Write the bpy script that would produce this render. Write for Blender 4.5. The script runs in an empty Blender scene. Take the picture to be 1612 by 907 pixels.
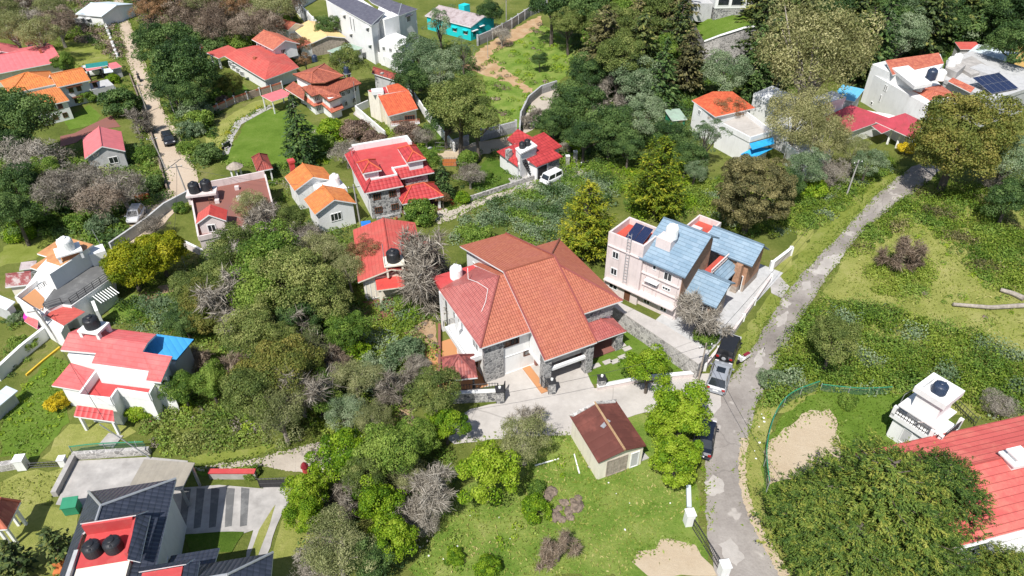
import bpy, math, random
import numpy as np
from mathutils import Vector, Matrix
R = math.radians
S = bpy.context.scene
COL = S.collection
rng = np.random.default_rng(7)
random.seed(7)

# ------------------------------------------------------------------ camera, sky, sun, exposure
CAM_H, PITCH, FPX = 46.0, R(37), 1100.0
cam = bpy.data.cameras.new("camera")
cam.sensor_width = 36.0
cam.lens = 36.0 * FPX / 1612.0
cam.clip_start, cam.clip_end = 0.5, 3000
camo = bpy.data.objects.new("camera", cam)
camo.location = (0, 0, CAM_H)
camo.rotation_euler = (R(90) - PITCH, 0, 0)
COL.objects.link(camo)
S.camera = camo
W = bpy.data.worlds.new("World")
S.world = W
W.use_nodes = True
SUN_AZ, SUN_EL = R(205), R(55)          # compass bearing of the sun (clockwise from +Y), elevation
nt = W.node_tree
bg = nt.nodes["Background"]
sky = nt.nodes.new("ShaderNodeTexSky")
sky.sky_type = 'NISHITA'
sky.sun_disc = False
sky.sun_elevation = SUN_EL
sky.sun_rotation = SUN_AZ
nt.links.new(sky.outputs[0], bg.inputs[0])
bg.inputs[1].default_value = 0.092
sl = bpy.data.lights.new("sun", 'SUN')
sl.energy = 4.7
sl.angle = R(0.5)
sl.color = (1.0, 0.965, 0.91)
so = bpy.data.objects.new("sun", sl)
sd = Vector((math.sin(SUN_AZ) * math.cos(SUN_EL), math.cos(SUN_AZ) * math.cos(SUN_EL), math.sin(SUN_EL)))
so.rotation_euler = (-sd).to_track_quat('-Z', 'Y').to_euler()
COL.objects.link(so)
S.view_settings.view_transform = 'Standard'
S.view_settings.look = 'None'
S.view_settings.exposure = 0.42
S.view_settings.gamma = 1.0
S.view_settings.use_curve_mapping = False
S.cycles.max_bounces = 5
S.cycles.transparent_max_bounces = 4
S.cycles.caustics_reflective = False
S.cycles.caustics_refractive = False

# ------------------------------------------------------------------ measuring: where a point of the survey photo lies on level z
SP, CP = math.sin(PITCH), math.cos(PITCH)
def G(px, py, z=0.0):
    u, v = (px - 806) / FPX, (py - 453.5) / FPX
    t = (CAM_H - z) / (SP + v * CP)
    return Vector((t * u, t * (CP - v * SP), z))
def dist(px, py, z=0.0):
    v = (py - 453.5) / FPX
    return (CAM_H - z) / (SP + v * CP)
def yaw_of(a, b, z=0.0):
    p, q = G(*a, z), G(*b, z)
    return math.atan2(q.y - p.y, q.x - p.x)

# ------------------------------------------------------------------ mesh builder
class MB:
    def __init__(s):
        s.v, s.f, s.uv, s.mi = [], [], [], []
    def poly(s, pts, uv=None, mi=0):
        n = len(s.v)
        s.v += [tuple(p) for p in pts]
        s.f.append(tuple(range(n, n + len(pts))))
        s.uv.append(uv)
        s.mi.append(mi)
        return s
    def box(s, x0, y0, z0, x1, y1, z1, mi=0):
        if x1 < x0: x0, x1 = x1, x0
        if y1 < y0: y0, y1 = y1, y0
        n = len(s.v)
        s.v += [(x0, y0, z0), (x1, y0, z0), (x1, y1, z0), (x0, y1, z0), (x0, y0, z1), (x1, y0, z1), (x1, y1, z1), (x0, y1, z1)]
        for q in ((0, 3, 2, 1), (4, 5, 6, 7), (0, 1, 5, 4), (1, 2, 6, 5), (2, 3, 7, 6), (3, 0, 4, 7)):
            s.f.append(tuple(n + i for i in q)); s.uv.append(None); s.mi.append(mi)
        return s
    def cbox(s, c, d, mi=0, rot=None):
        n = len(s.v)
        s.box(-d[0] / 2, -d[1] / 2, -d[2] / 2, d[0] / 2, d[1] / 2, d[2] / 2, mi)
        for i in range(n, n + 8):
            p = Vector(s.v[i])
            if rot is not None: p = rot @ p
            s.v[i] = tuple(p + Vector(c))
        return s
    def prism(s, pts, z0, z1, mi=0):
        a = sum(pts[i][0] * pts[(i + 1) % len(pts)][1] - pts[(i + 1) % len(pts)][0] * pts[i][1] for i in range(len(pts)))
        if a < 0: pts = pts[::-1]
        k = len(pts); n = len(s.v)
        s.v += [(p[0], p[1], z0) for p in pts] + [(p[0], p[1], z1) for p in pts]
        s.f.append(tuple(n + i for i in range(k - 1, -1, -1))); s.f.append(tuple(n + k + i for i in range(k)))
        s.uv += [None, None]; s.mi += [mi, mi]
        for i in range(k):
            j = (i + 1) % k
            s.f.append((n + i, n + j, n + k + j, n + k + i)); s.uv.append(None); s.mi.append(mi)
        return s
    def extr(s, prof, axis, a, b, mi=0):
        """profile of (t, z) pairs swept along axis 'x' or 'y' from a to b"""
        k = len(prof); n = len(s.v)
        for q in (a, b):
            s.v += [((q, p[0], p[1]) if axis == 'x' else (p[0], q, p[1])) for p in prof]
        s.f.append(tuple(n + i for i in range(k))); s.f.append(tuple(n + k + i for i in range(k - 1, -1, -1)))
        s.uv += [None, None]; s.mi += [mi, mi]
        for i in range(k):
            j = (i + 1) % k
            s.f.append((n + j, n + i, n + k + i, n + k + j)); s.uv.append(None); s.mi.append(mi)
        return s
    def lathe(s, prof, c=(0, 0, 0), n=20, mi=0, axis='z', cap=True):
        m = len(s.v)
        for r, h in prof:
            for i in range(n):
                a = 2 * math.pi * i / n
                x, y = r * math.cos(a), r * math.sin(a)
                p = (x, y, h) if axis == 'z' else ((h, x, y) if axis == 'x' else (x, h, y))
                s.v.append((c[0] + p[0], c[1] + p[1], c[2] + p[2]))
        for j in range(len(prof) - 1):
            for i in range(n):
                k = (i + 1) % n
                q = (m + j * n + i, m + j * n + k, m + (j + 1) * n + k, m + (j + 1) * n + i)
                s.f.append(q if axis == 'z' else q); s.uv.append(None); s.mi.append(mi)
        if cap:
            s.f.append(tuple(m + i for i in range(n - 1, -1, -1))); s.f.append(tuple(m + (len(prof) - 1) * n + i for i in range(n)))
            s.uv += [None, None]; s.mi += [mi, mi]
        return s
    def tube(s, path, r, n=6, mi=0):
        path = [Vector(p) for p in path]
        rs = r if isinstance(r, (list, tuple)) else [r] * len(path)
        m = len(s.v)
        for i, p in enumerate(path):
            d = (path[min(i + 1, len(path) - 1)] - path[max(i - 1, 0)])
            if d.length < 1e-6: d = Vector((0, 0, 1))
            d.normalize()
            a = d.cross(Vector((0, 0, 1)) if abs(d.z) < 0.9 else Vector((1, 0, 0))).normalized()
            b = d.cross(a)
            for k in range(n):
                t = 2 * math.pi * k / n
                s.v.append(tuple(p + (a * math.cos(t) + b * math.sin(t)) * rs[i]))
        for i in range(len(path) - 1):
            for k in range(n):
                j = (k + 1) % n
                s.f.append((m + i * n + k, m + i * n + j, m + (i + 1) * n + j, m + (i + 1) * n + k)); s.uv.append(None); s.mi.append(mi)
        s.f.append(tuple(m + k for k in range(n - 1, -1, -1))); s.f.append(tuple(m + (len(path) - 1) * n + k for k in range(n)))
        s.uv += [None, None]; s.mi += [mi, mi]
        return s
    def slab(s, pts, t=0.16, mi=0, side=1):
        """a sloping roof plane: top face with UV in metres along and up the slope, vertical thickness t"""
        P = [Vector(p) for p in pts]
        nrm = Vector((0, 0, 0))
        for i in range(len(P)):
            nrm += P[i].cross(P[(i + 1) % len(P)])
        if nrm.z < 0: P = P[::-1]; nrm = -nrm
        nrm.normalize()
        h = Vector((0, 0, 1)).cross(nrm)
        h = h.normalized() if h.length > 1e-3 else Vector((1, 0, 0))
        up = nrm.cross(h)
        B = [p - Vector((0, 0, t)) for p in P]
        warp = max(abs((p - P[0]).dot(nrm)) for p in P)
        if len(P) > 3 and warp > 0.02:
            from mathutils.geometry import tessellate_polygon
            for tr in tessellate_polygon([[Vector((p.x, p.y, 0)) for p in P]]):
                a, b, c = tr
                if ((P[b] - P[a]).cross(P[c] - P[a])).z < 0: a, b, c = a, c, b
                s.poly([P[k] for k in (a, b, c)], [(P[k].dot(h), P[k].dot(up)) for k in (a, b, c)], mi)
                s.poly([B[k] for k in (a, c, b)], None, side)
        else:
            s.poly(P, [(p.dot(h), p.dot(up)) for p in P], mi)
            s.poly(B[::-1], None, side)
        for i in range(len(P)):
            j = (i + 1) % len(P)
            s.poly([P[i], B[i], B[j], P[j]], None, side)
        return s
    def build(s, name, mat, parent=None, loc=None, rz=0.0, smooth=False):
        me = bpy.data.meshes.new(name)
        me.from_pydata(s.v, [], s.f)
        mats = mat if isinstance(mat, (list, tuple)) else [mat]
        for m in mats: me.materials.append(m)
        if len(mats) > 1: me.polygons.foreach_set("material_index", [min(i, len(mats) - 1) for i in s.mi])
        if any(u is not None for u in s.uv):
            lay = me.uv_layers.new(name="UVMap")
            arr = []
            for f, u in zip(s.f, s.uv):
                arr += [c for q in (u or [(0, 0)] * len(f)) for c in q]
            lay.data.foreach_set("uv", arr)
        if smooth: me.polygons.foreach_set("use_smooth", [True] * len(me.polygons))
        me.update()
        o = bpy.data.objects.new(name, me)
        COL.objects.link(o)
        if parent is not None: o.parent = parent
        if loc is not None: o.location = loc
        if rz: o.rotation_euler = (0, 0, rz)
        return o

def tag(o, label, cat, group=None, kind=None):
    if label: o["label"] = label
    if cat: o["category"] = cat
    if group: o["group"] = group
    if kind: o["kind"] = kind
    return o
def empty(name, loc, rz=0.0, label=None, cat=None, group=None):
    o = bpy.data.objects.new(name, None)
    o.empty_display_size = 0.3
    o.location = loc
    o.rotation_euler = (0, 0, rz)
    COL.objects.link(o)
    return tag(o, label, cat, group)
def recalc(o):
    import bmesh
    b = bmesh.new(); b.from_mesh(o.data)
    bmesh.ops.recalc_face_normals(b, faces=b.faces)
    b.to_mesh(o.data); b.free()
    return o

# ------------------------------------------------------------------ materials
class NT:
    def __init__(s, m): s.t = m.node_tree; s.n = s.t.nodes; s.l = s.t.links
    def __call__(s, typ, **kw):
        n = s.n.new("ShaderNode" + typ)
        for k, v in kw.items():
            if k.startswith("i_"): 
                key = k[2:]
                n.inputs[int(key) if key.isdigit() else key].default_value = v
            else: setattr(n, k, v)
        return n
    def lk(s, a, b): s.l.new(a, b)
def base(name, rough=0.8, spec=0.3, metal=0.0):
    m = bpy.data.materials.new(name)
    m.use_nodes = True
    N = NT(m)
    p = N.n["Principled BSDF"]
    p.inputs["Roughness"].default_value = rough
    p.inputs["Specular IOR Level"].default_value = spec
    p.inputs["Metallic"].default_value = metal
    return m, N, p
def c4(c): return (c[0], c[1], c[2], 1)
def noise(N, co, scale, detail=4, rough=0.6, vec=None):
    n = N("TexNoise", i_Scale=scale, i_Detail=detail, i_Roughness=rough)
    if vec:
        mp = N("Mapping"); mp.inputs["Scale"].default_value = vec
        N.lk(co, mp.inputs[0]); co = mp.outputs[0]
    N.lk(co, n.inputs["Vector"])
    return n.outputs["Fac"]
def ramp(N, fac, stops):
    r = N("ValToRGB")
    e = r.color_ramp.elements
    while len(e) < len(stops): e.new(0.5)
    for i, (p, c) in enumerate(stops):
        e[i].position = p; e[i].color = c4(c)
    N.lk(fac, r.inputs[0])
    return r.outputs[0]
def mixc(N, fac, a, b, typ='MIX'):
    m = N("Mix", data_type='RGBA', blend_type=typ)
    for sock, v in ((m.inputs[0], fac), (m.inputs[6], a), (m.inputs[7], b)):
        if hasattr(v, "links"): N.lk(v, sock)
        elif isinstance(v, (int, float)): sock.default_value = v
        else: sock.default_value = c4(v)
    return m.outputs[2]
def mth(N, op, a, b=None):
    m = N("Math", operation=op)
    for i, v in enumerate((a, b)):
        if v is None: continue
        if hasattr(v, "links"): N.lk(v, m.inputs[i])
        else: m.inputs[i].default_value = v
    return m.outputs[0]
def bump(N, p, h, strength=0.5, d=0.05):
    b = N("Bump", i_Strength=strength, i_Distance=d)
    N.lk(h, b.inputs["Height"]); N.lk(b.outputs[0], p.inputs["Normal"])
def plain(name, col, rough=0.7, var=0.12, scale=2.5, spec=0.3, metal=0.0, bmp=0.0, dirt=None, vec=None):
    m, N, p = base(name, rough, spec, metal)
    co = N("TexCoord").outputs["Object"]
    n = noise(N, co, scale, 5, 0.65, vec)
    a = tuple(max(0, c * (1 - var * 1.6)) for c in col); b = tuple(min(1, c * (1 + var * 1.2)) for c in col)
    c = ramp(N, n, [(0.3, a), (0.7, b)])
    if dirt:
        n2 = noise(N, co, dirt[1], 6, 0.7, dirt[3] if len(dirt) > 3 else None)
        f = ramp(N, n2, [(0.5, (0, 0, 0)), (0.72, (dirt[2],) * 3)])
        c = mixc(N, f, c, dirt[0])
    N.lk(c, p.inputs["Base Color"])
    if bmp: bump(N, p, noise(N, co, scale * 6, 4), bmp, 0.06)
    return m
def tiles(name, c1, c2, tw=0.30, th=0.36, rough=0.6, stain=None, bs=0.9, sp=0.35, wave=True, moss=0.0, seam=0.0):
    """roofing laid in courses: UV in metres, a colour of its own for each tile, curved pans and stepped courses"""
    m, N, p = base(name, rough, sp)
    tc = N("TexCoord")
    sx = N("SeparateXYZ"); N.lk(tc.outputs["UV"], sx.inputs[0])
    u, v = mth(N, 'DIVIDE', sx.outputs[0], tw), mth(N, 'DIVIDE', sx.outputs[1], th)
    fv = mth(N, 'FLOOR', v)
    if not wave:
        u = mth(N, 'ADD', u, mth(N, 'MULTIPLY', fv, 0.5))
    fu = mth(N, 'FLOOR', u)
    cb = N("CombineXYZ"); N.lk(fu, cb.inputs[0]); N.lk(fv, cb.inputs[1])
    wn = N("TexWhiteNoise"); N.lk(cb.outputs[0], wn.inputs[0])
    c = mixc(N, wn.outputs["Value"], c1, c2)
    big = noise(N, tc.outputs["Object"], 0.5, 6, 0.7)
    if stain:
        f = ramp(N, big, [(0.46, (0, 0, 0)), (0.68, (stain[1],) * 3)])
        c = mixc(N, f, c, stain[0])
    if moss:
        n3 = noise(N, tc.outputs["Object"], 1.7, 8, 0.75)
        f = ramp(N, n3, [(0.55, (0, 0, 0)), (0.7, (moss,) * 3)])
        c = mixc(N, f, c, (0.035, 0.025, 0.02))
    fr = mth(N, 'FRACT', u); fw = mth(N, 'FRACT', v)
    if seam:
        c = mixc(N, mth(N, 'MULTIPLY', mth(N, 'LESS_THAN', fw, 0.12), seam), c, tuple(x * 0.35 for x in c2))
    N.lk(c, p.inputs["Base Color"])
    if wave:
        hu = mth(N, 'ABSOLUTE', mth(N, 'SINE', mth(N, 'MULTIPLY', u, math.pi)))
    else:
        hu = mth(N, 'MULTIPLY', mth(N, 'LESS_THAN', fr, 0.06), -1.0)
    h = mth(N, 'ADD', mth(N, 'MULTIPLY', hu, 0.7), mth(N, 'MULTIPLY', mth(N, 'SUBTRACT', 1.0, fw), 0.9))
    bump(N, p, h, bs, 0.06)
    return m
def sheet(name, col, tw=0.25, rough=0.45, stain=None, sp=0.4, metal=0.0, var=0.1):
    """ribbed metal roofing"""
    m, N, p = base(name, rough, sp, metal)
    tc = N("TexCoord")
    sx = N("SeparateXYZ"); N.lk(tc.outputs["UV"], sx.inputs[0])
    u = mth(N, 'DIVIDE', sx.outputs[0], tw)
    n = noise(N, tc.outputs["Object"], 1.2, 6, 0.7)
    c = ramp(N, n, [(0.3, tuple(x * (1 - var) for x in col)), (0.7, tuple(min(1, x * (1 + var)) for x in col))])
    if stain:
        n2 = noise(N, tc.outputs["Object"], stain[2] if len(stain) > 2 else 0.8, 7, 0.75)
        f = ramp(N, n2, [(0.48, (0, 0, 0)), (0.6, (stain[1],) * 3)])
        c = mixc(N, f, c, stain[0])
    N.lk(c, p.inputs["Base Color"])
    s_ = mth(N, 'POWER', mth(N, 'ABSOLUTE', mth(N, 'SINE', mth(N, 'MULTIPLY', u, math.pi))), 0.5)
    bump(N, p, s_, 0.7, 0.04)
    return m
def stone(name, c1, c2, mortar, sc=2.6, rough=0.9):
    m, N, p = base(name, rough, 0.2)
    co = N("TexCoord").outputs["Object"]
    vo = N("TexVoronoi", i_Scale=sc); N.lk(co, vo.inputs["Vector"])
    ve = N("TexVoronoi", feature='DISTANCE_TO_EDGE', i_Scale=sc); N.lk(co, ve.inputs["Vector"])
    bw = N("RGBToBW"); N.lk(vo.outputs["Color"], bw.inputs[0])
    c = ramp(N, bw.outputs[0], [(0.2, c1), (0.8, c2)])
    f = mth(N, 'LESS_THAN', ve.outputs["Distance"], 0.045)
    c = mixc(N, f, c, mortar)
    n = noise(N, co, 9, 4)
    c = mixc(N, 0.35, c, ramp(N, n, [(0.2, (0.1, 0.1, 0.1)), (0.8, (0.9, 0.9, 0.9))]), 'OVERLAY')
    N.lk(c, p.inputs["Base Color"])
    bump(N, p, ve.outputs["Distance"], 0.6, 0.1)
    return m
def brickm(name, c1, c2, mortar, sc=3.0):
    m, N, p = base(name, 0.9, 0.2)
    tc = N("TexCoord").outputs["Object"]
    ad = N("SeparateXYZ"); N.lk(tc, ad.inputs[0])
    cb = N("CombineXYZ"); N.lk(mth(N, 'ADD', ad.outputs[0], ad.outputs[1]), cb.inputs[0]); N.lk(ad.outputs[2], cb.inputs[1])
    b = N("TexBrick", i_Scale=sc, i_4=0.02)
    b.inputs["Color1"].default_value = c4(c1); b.inputs["Color2"].default_value = c4(c2); b.inputs["Mortar"].default_value = c4(mortar)
    b.inputs["Mortar Size"].default_value = 0.02
    N.lk(cb.outputs[0], b.inputs["Vector"])
    n = noise(N, tc, 4, 5)
    c = mixc(N, 0.5, b.outputs["Color"], ramp(N, n, [(0.25, (0.2, 0.2, 0.2)), (0.75, (0.8, 0.8, 0.8))]), 'OVERLAY')
    N.lk(c, p.inputs["Base Color"])
    bump(N, p, b.outputs["Fac"], -0.4, 0.03)
    return m
def ground_mat(name, stops, sc=0.35, fine=6.0, bs=0.5, rough=0.95, speck=None, crack=None):
    """a patchy natural surface: broad patches, clumps and fine grain"""
    m, N, p = base(name, rough, 0.1)
    co = N("TexCoord").outputs["Object"]
    a = noise(N, co, sc, 6, 0.62); b = noise(N, co, fine, 4, 0.7); d = noise(N, co, fine * 5, 3, 0.7)
    f = mth(N, 'ADD', mth(N, 'MULTIPLY', a, 0.62), mth(N, 'ADD', mth(N, 'MULTIPLY', b, 0.24), mth(N, 'MULTIPLY', d, 0.14)))
    c = ramp(N, f, stops)
    if speck:
        n = noise(N, co, speck[1], 3, 0.8)
        c = mixc(N, ramp(N, n, [(speck[2], (0, 0, 0)), (speck[2] + 0.04, (speck[3],) * 3)]), c, speck[0])
    if crack:
        wv = N("TexNoise", i_Scale=0.9, i_Detail=5); N.lk(co, wv.inputs["Vector"])
        ve = N("TexVoronoi", feature='DISTANCE_TO_EDGE', i_Scale=crack[0])
        N.lk(mixc(N, crack[2], co, wv.outputs["Color"]), ve.inputs["Vector"])
        c = mixc(N, mth(N, 'MULTIPLY', mth(N, 'LESS_THAN', ve.outputs["Distance"], crack[0] * crack[1]), 0.3), c, (0.12, 0.11, 0.1))
    N.lk(c, p.inputs["Base Color"])
    bump(N, p, mth(N, 'ADD', b, d), bs, 0.12)
    return m
def leafm(name, cols, rough=0.6, trans=0.3, rand=0.35):
    """foliage: each leaf carries a random number, each clump another, each plant a third"""
    m = bpy.data.materials.new(name); m.use_nodes = True
    N = NT(m)
    out = N.n["Material Output"]
    p = N.n["Principled BSDF"]
    p.inputs["Roughness"].default_value = rough; p.inputs["Specular IOR Level"].default_value = 0.25
    at = N("Attribute", attribute_name="tone")
    oi = N("ObjectInfo")
    f = mth(N, 'ADD', at.outputs["Fac"], mth(N, 'MULTIPLY', mth(N, 'SUBTRACT', oi.outputs["Random"], 0.5), rand))
    if not name.startswith(('twig', 'flower')): cols = [tuple(x * 1.24 for x in q) for q in cols]
    k = len(cols)
    c = ramp(N, f, [(0.12 + 0.76 * i / (k - 1), q) for i, q in enumerate(cols)])
    N.lk(c, p.inputs["Base Color"])
    if trans:
        tr = N("BsdfTranslucent"); N.lk(mixc(N, 1.0, c, (1.0, 1.0, 0.5), 'MULTIPLY'), tr.inputs[0])
        mx = N("MixShader"); mx.inputs[0].default_value = trans
        N.lk(p.outputs[0], mx.inputs[1]); N.lk(tr.outputs[0], mx.inputs[2]); N.lk(mx.outputs[0], out.inputs[0])
    return m

M = {}
M['tile_orange'] = tiles('tile_orange', (0.44, 0.15, 0.088), (0.365, 0.11, 0.066), 0.23, 0.34, stain=((0.40, 0.125, 0.095), 0.5), seam=0.5, moss=0.12)
M['tile_painted'] = tiles('tile_painted', (0.41, 0.118, 0.10), (0.34, 0.085, 0.075), 0.23, 0.34, 0.35, stain=((0.55, 0.22, 0.2), 0.35), sp=0.5, seam=0.5)
M['tile_clay'] = tiles('tile_clay', (0.62, 0.22, 0.06), (0.50, 0.15, 0.045), 0.34, 0.42, stain=((0.5, 0.2, 0.08), 0.4))
M['tile_bright'] = tiles('tile_bright', (0.62, 0.135, 0.055), (0.47, 0.085, 0.038), 0.34, 0.42)
M['tile_old'] = tiles('tile_old', (0.40, 0.12, 0.07), (0.27, 0.075, 0.05), 0.28, 0.36, moss=0.55)
M['tile_mossy'] = tiles('tile_mossy', (0.36, 0.07, 0.05), (0.16, 0.04, 0.035), 0.28, 0.36, moss=0.85)
M['tile_red'] = tiles('tile_red', (0.47, 0.055, 0.055), (0.36, 0.038, 0.04), 0.5, 0.5, 0.5, wave=True, seam=0.5)
M['tile_redmoss'] = tiles('tile_redmoss', (0.47, 0.058, 0.058), (0.36, 0.04, 0.043), 0.5, 0.5, 0.5, moss=0.6, seam=0.5)
M['tile_maroon'] = tiles('tile_maroon', (0.40, 0.12, 0.10), (0.17, 0.05, 0.05), 0.26, 0.34)
M['tile_terracotta'] = tiles('tile_terracotta', (0.52, 0.17, 0.10), (0.38, 0.10, 0.065), 0.32, 0.40)
M['shingle_red'] = tiles('shingle_red', (0.57, 0.12, 0.105), (0.50, 0.095, 0.085), 1.2, 0.55, 0.6, wave=False, bs=0.6, stain=((0.62, 0.2, 0.15), 0.8), seam=0.6, moss=0.12)
M['shingle_pink'] = tiles('shingle_pink', (0.62, 0.13, 0.13), (0.56, 0.10, 0.10), 0.6, 0.4, 0.65, wave=False, bs=0.5, stain=((0.55, 0.2, 0.18), 0.6), seam=0.3, moss=0.10)
M['shingle_scarlet'] = tiles('shingle_scarlet', (0.52, 0.10, 0.08), (0.46, 0.08, 0.066), 0.6, 0.4, 0.65, wave=False, bs=0.5, stain=((0.42, 0.13, 0.10), 0.6), seam=0.35, moss=0.12)
M['shingle_scarletmoss'] = tiles('shingle_scarletmoss', (0.54, 0.07, 0.055), (0.47, 0.052, 0.043), 0.9, 0.45, 0.6, wave=False, bs=0.35, moss=0.55)
M['slate_blue'] = tiles('slate_blue', (0.235, 0.32, 0.40), (0.17, 0.255, 0.335), 0.8, 0.42, 0.5, seam=0.5, moss=0.0, wave=False, bs=0.7, stain=((0.28, 0.38, 0.46), 0.5))
M['slate_dark'] = tiles('slate_dark', (0.045, 0.052, 0.075), (0.03, 0.036, 0.052), 0.32, 0.40, 0.35, sp=0.5, bs=0.9, seam=0.7)
M['slate_grey'] = tiles('slate_grey', (0.13, 0.125, 0.15), (0.095, 0.09, 0.115), 0.7, 0.4, 0.45, wave=False, sp=0.4)
M['sheet_pink'] = sheet('sheet_pink', (0.62, 0.16, 0.17), 0.8, var=0.12)
M['sheet_maroon'] = sheet('sheet_maroon', (0.42, 0.06, 0.08), 0.5, stain=((0.30, 0.06, 0.06), 0.6))
M['sheet_blue'] = sheet('sheet_blue', (0.05, 0.29, 0.58), 0.5)
M['sheet_sky'] = sheet('sheet_sky', (0.13, 0.42, 0.62), 0.6)
M['sheet_rust'] = sheet('sheet_rust', (0.118, 0.042, 0.033), 0.9, 0.7, stain=((0.19, 0.065, 0.05), 0.8, 0.5), sp=0.2)
M['sheet_streak'] = sheet('sheet_streak', (0.22, 0.05, 0.05), 0.6, 0.7, stain=((0.42, 0.38, 0.36), 0.9, 0.9))
M['sheet_pale'] = sheet('sheet_pale', (0.55, 0.62, 0.66), 0.9, 0.5)
M['sheet_grey'] = sheet('sheet_grey', (0.40, 0.34, 0.34), 0.9, 0.7, stain=((0.2, 0.14, 0.13), 0.6))
M['sheet_green'] = sheet('sheet_green', (0.30, 0.40, 0.32), 0.9, 0.6, stain=((0.25, 0.3, 0.25), 0.6))
M['sheet_tan'] = sheet('sheet_tan', (0.62, 0.46, 0.22), 0.9, 0.7)
M['sheet_teal'] = sheet('sheet_teal', (0.02, 0.20, 0.18), 0.9, 0.6)
M['sheet_poly'] = sheet('sheet_poly', (0.30, 0.27, 0.22), 0.6, stain=((0.22, 0.2, 0.17), 0.5))
M['white'] = plain('white_paint', (0.74, 0.74, 0.73), 0.7, 0.04, 0.8, dirt=((0.45, 0.43, 0.4), 2.4, 0.28, (1, 1, 0.16)))
M['cream'] = plain('cream_paint', (0.74, 0.69, 0.58), 0.75, 0.04, 0.8, dirt=((0.42, 0.38, 0.3), 2.4, 0.45, (1, 1, 0.16)))
M['pinkwall'] = plain('pale_pink_paint', (0.64, 0.56, 0.54), 0.75, 0.05, 0.8, dirt=((0.36, 0.31, 0.29), 2.2, 0.5, (1, 1, 0.16)))
M['greywall'] = plain('grey_render', (0.46, 0.46, 0.46), 0.8, 0.06, 1.0, dirt=((0.25, 0.25, 0.24), 1.2, 0.5, (1, 1, 0.3)))
M['turquoise'] = plain('turquoise_paint', (0.015, 0.52, 0.55), 0.65, 0.05, 0.8)
M['yellowwall'] = plain('yellow_paint', (0.66, 0.42, 0.16), 0.7, 0.05, 0.8)
M['red_paint'] = plain('red_paint', (0.48, 0.065, 0.065), 0.6, 0.08, 0.8, dirt=((0.5, 0.14, 0.12), 1.0, 0.5))
M['red_floor'] = plain('red_floor', (0.48, 0.08, 0.055), 0.7, 0.1, 0.6, dirt=((0.42, 0.13, 0.09), 0.9, 0.6))
M['grey_floor'] = plain('grey_screed', (0.125, 0.125, 0.125), 0.85, 0.1, 0.7, dirt=((0.3, 0.3, 0.29), 0.8, 0.6))
M['terr_floor'] = tiles('terracotta_paving', (0.52, 0.27, 0.12), (0.44, 0.20, 0.09), 0.4, 0.4, 0.7, wave=False, bs=0.2)
M['brown_floor'] = tiles('brown_paving', (0.28, 0.115, 0.085), (0.20, 0.08, 0.065), 0.4, 0.2, 0.8, wave=False, bs=0.2, stain=((0.2, 0.1, 0.09), 0.6))
M['stone_grey'] = stone('grey_stone', (0.12, 0.12, 0.125), (0.34, 0.33, 0.32), (0.46, 0.45, 0.43), 2.8)
M['stone_wall'] = stone('rubble_wall', (0.22, 0.21, 0.20), (0.42, 0.40, 0.38), (0.5, 0.48, 0.45), 2.6)
M['brick'] = brickm('tan_brick', (0.38, 0.22, 0.14), (0.22, 0.13, 0.09), (0.36, 0.30, 0.25), 2.2)
M['redbrick'] = brickm('red_brick', (0.40, 0.13, 0.075), (0.30, 0.09, 0.06), (0.35, 0.27, 0.22), 2.5)
M['block'] = brickm('concrete_block', (0.40, 0.40, 0.41), (0.33, 0.33, 0.345), (0.28, 0.28, 0.28), 1.6)
M['concrete'] = plain('concrete', (0.38, 0.36, 0.34), 0.9, 0.16, 0.8, bmp=0.15, dirt=((0.27, 0.26, 0.25), 0.5, 0.55))
M['concrete_pale'] = ground_mat('pale_concrete', [(0.3, (0.335, 0.31, 0.285)), (0.5, (0.435, 0.405, 0.375)), (0.7, (0.53, 0.50, 0.465))], 0.3, 2.0, 0.12, crack=(0.11, 0.04, 0.14))
M['dark_metal'] = plain('dark_metal', (0.03, 0.03, 0.033), 0.5, 0.1, 3, 0.4)
M['steel'] = plain('steel', (0.45, 0.46, 0.47), 0.4, 0.06, 3, 0.5, 0.4)
M['wood'] = plain('brown_wood', (0.14, 0.06, 0.035), 0.6, 0.2, 4, vec=(1, 1, 6))
M['wood_grey'] = plain('weathered_wood', (0.34, 0.29, 0.24), 0.9, 0.25, 3, bmp=0.3)
M['orange_wood'] = plain('orange_wood', (0.5, 0.16, 0.05), 0.7, 0.15, 4)
M['glass'] = plain('window_glass', (0.02, 0.025, 0.03), 0.08, 0.2, 1.0, 0.8)
M['pv'] = None
M['black_plastic'] = plain('black_plastic', (0.018, 0.019, 0.022), 0.4, 0.1, 3, 0.5)
M['navy_plastic'] = plain('navy_plastic', (0.025, 0.04, 0.075), 0.4, 0.1, 3, 0.5)
M['white_plastic'] = plain('white_plastic', (0.80, 0.80, 0.78), 0.45, 0.04, 2, 0.4)
M['blue_tarp'] = plain('blue_tarpaulin', (0.02, 0.16, 0.55), 0.55, 0.15, 2.0, bmp=0.4)
M['skyblue_tarp'] = plain('sky_blue_sheet', (0.03, 0.33, 0.66), 0.5, 0.12, 1.5, bmp=0.2)
M['green_paint'] = plain('green_paint', (0.03, 0.22, 0.12), 0.6, 0.1, 2)
M['pink_paint'] = plain('magenta_paint', (0.55, 0.04, 0.33), 0.6, 0.1, 2)
M['yellow_paint'] = plain('yellow_line_paint', (0.65, 0.42, 0.04), 0.7, 0.12, 2)
M['tyre'] = plain('tyre_rubber', (0.015, 0.015, 0.016), 0.85, 0.2, 5)
M['lamp_red'] = plain('red_lens', (0.35, 0.01, 0.01), 0.2, 0.05, 3, 0.6)
M['lamp_clear'] = plain('clear_lens', (0.7, 0.7, 0.72), 0.15, 0.05, 3, 0.7)
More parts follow.
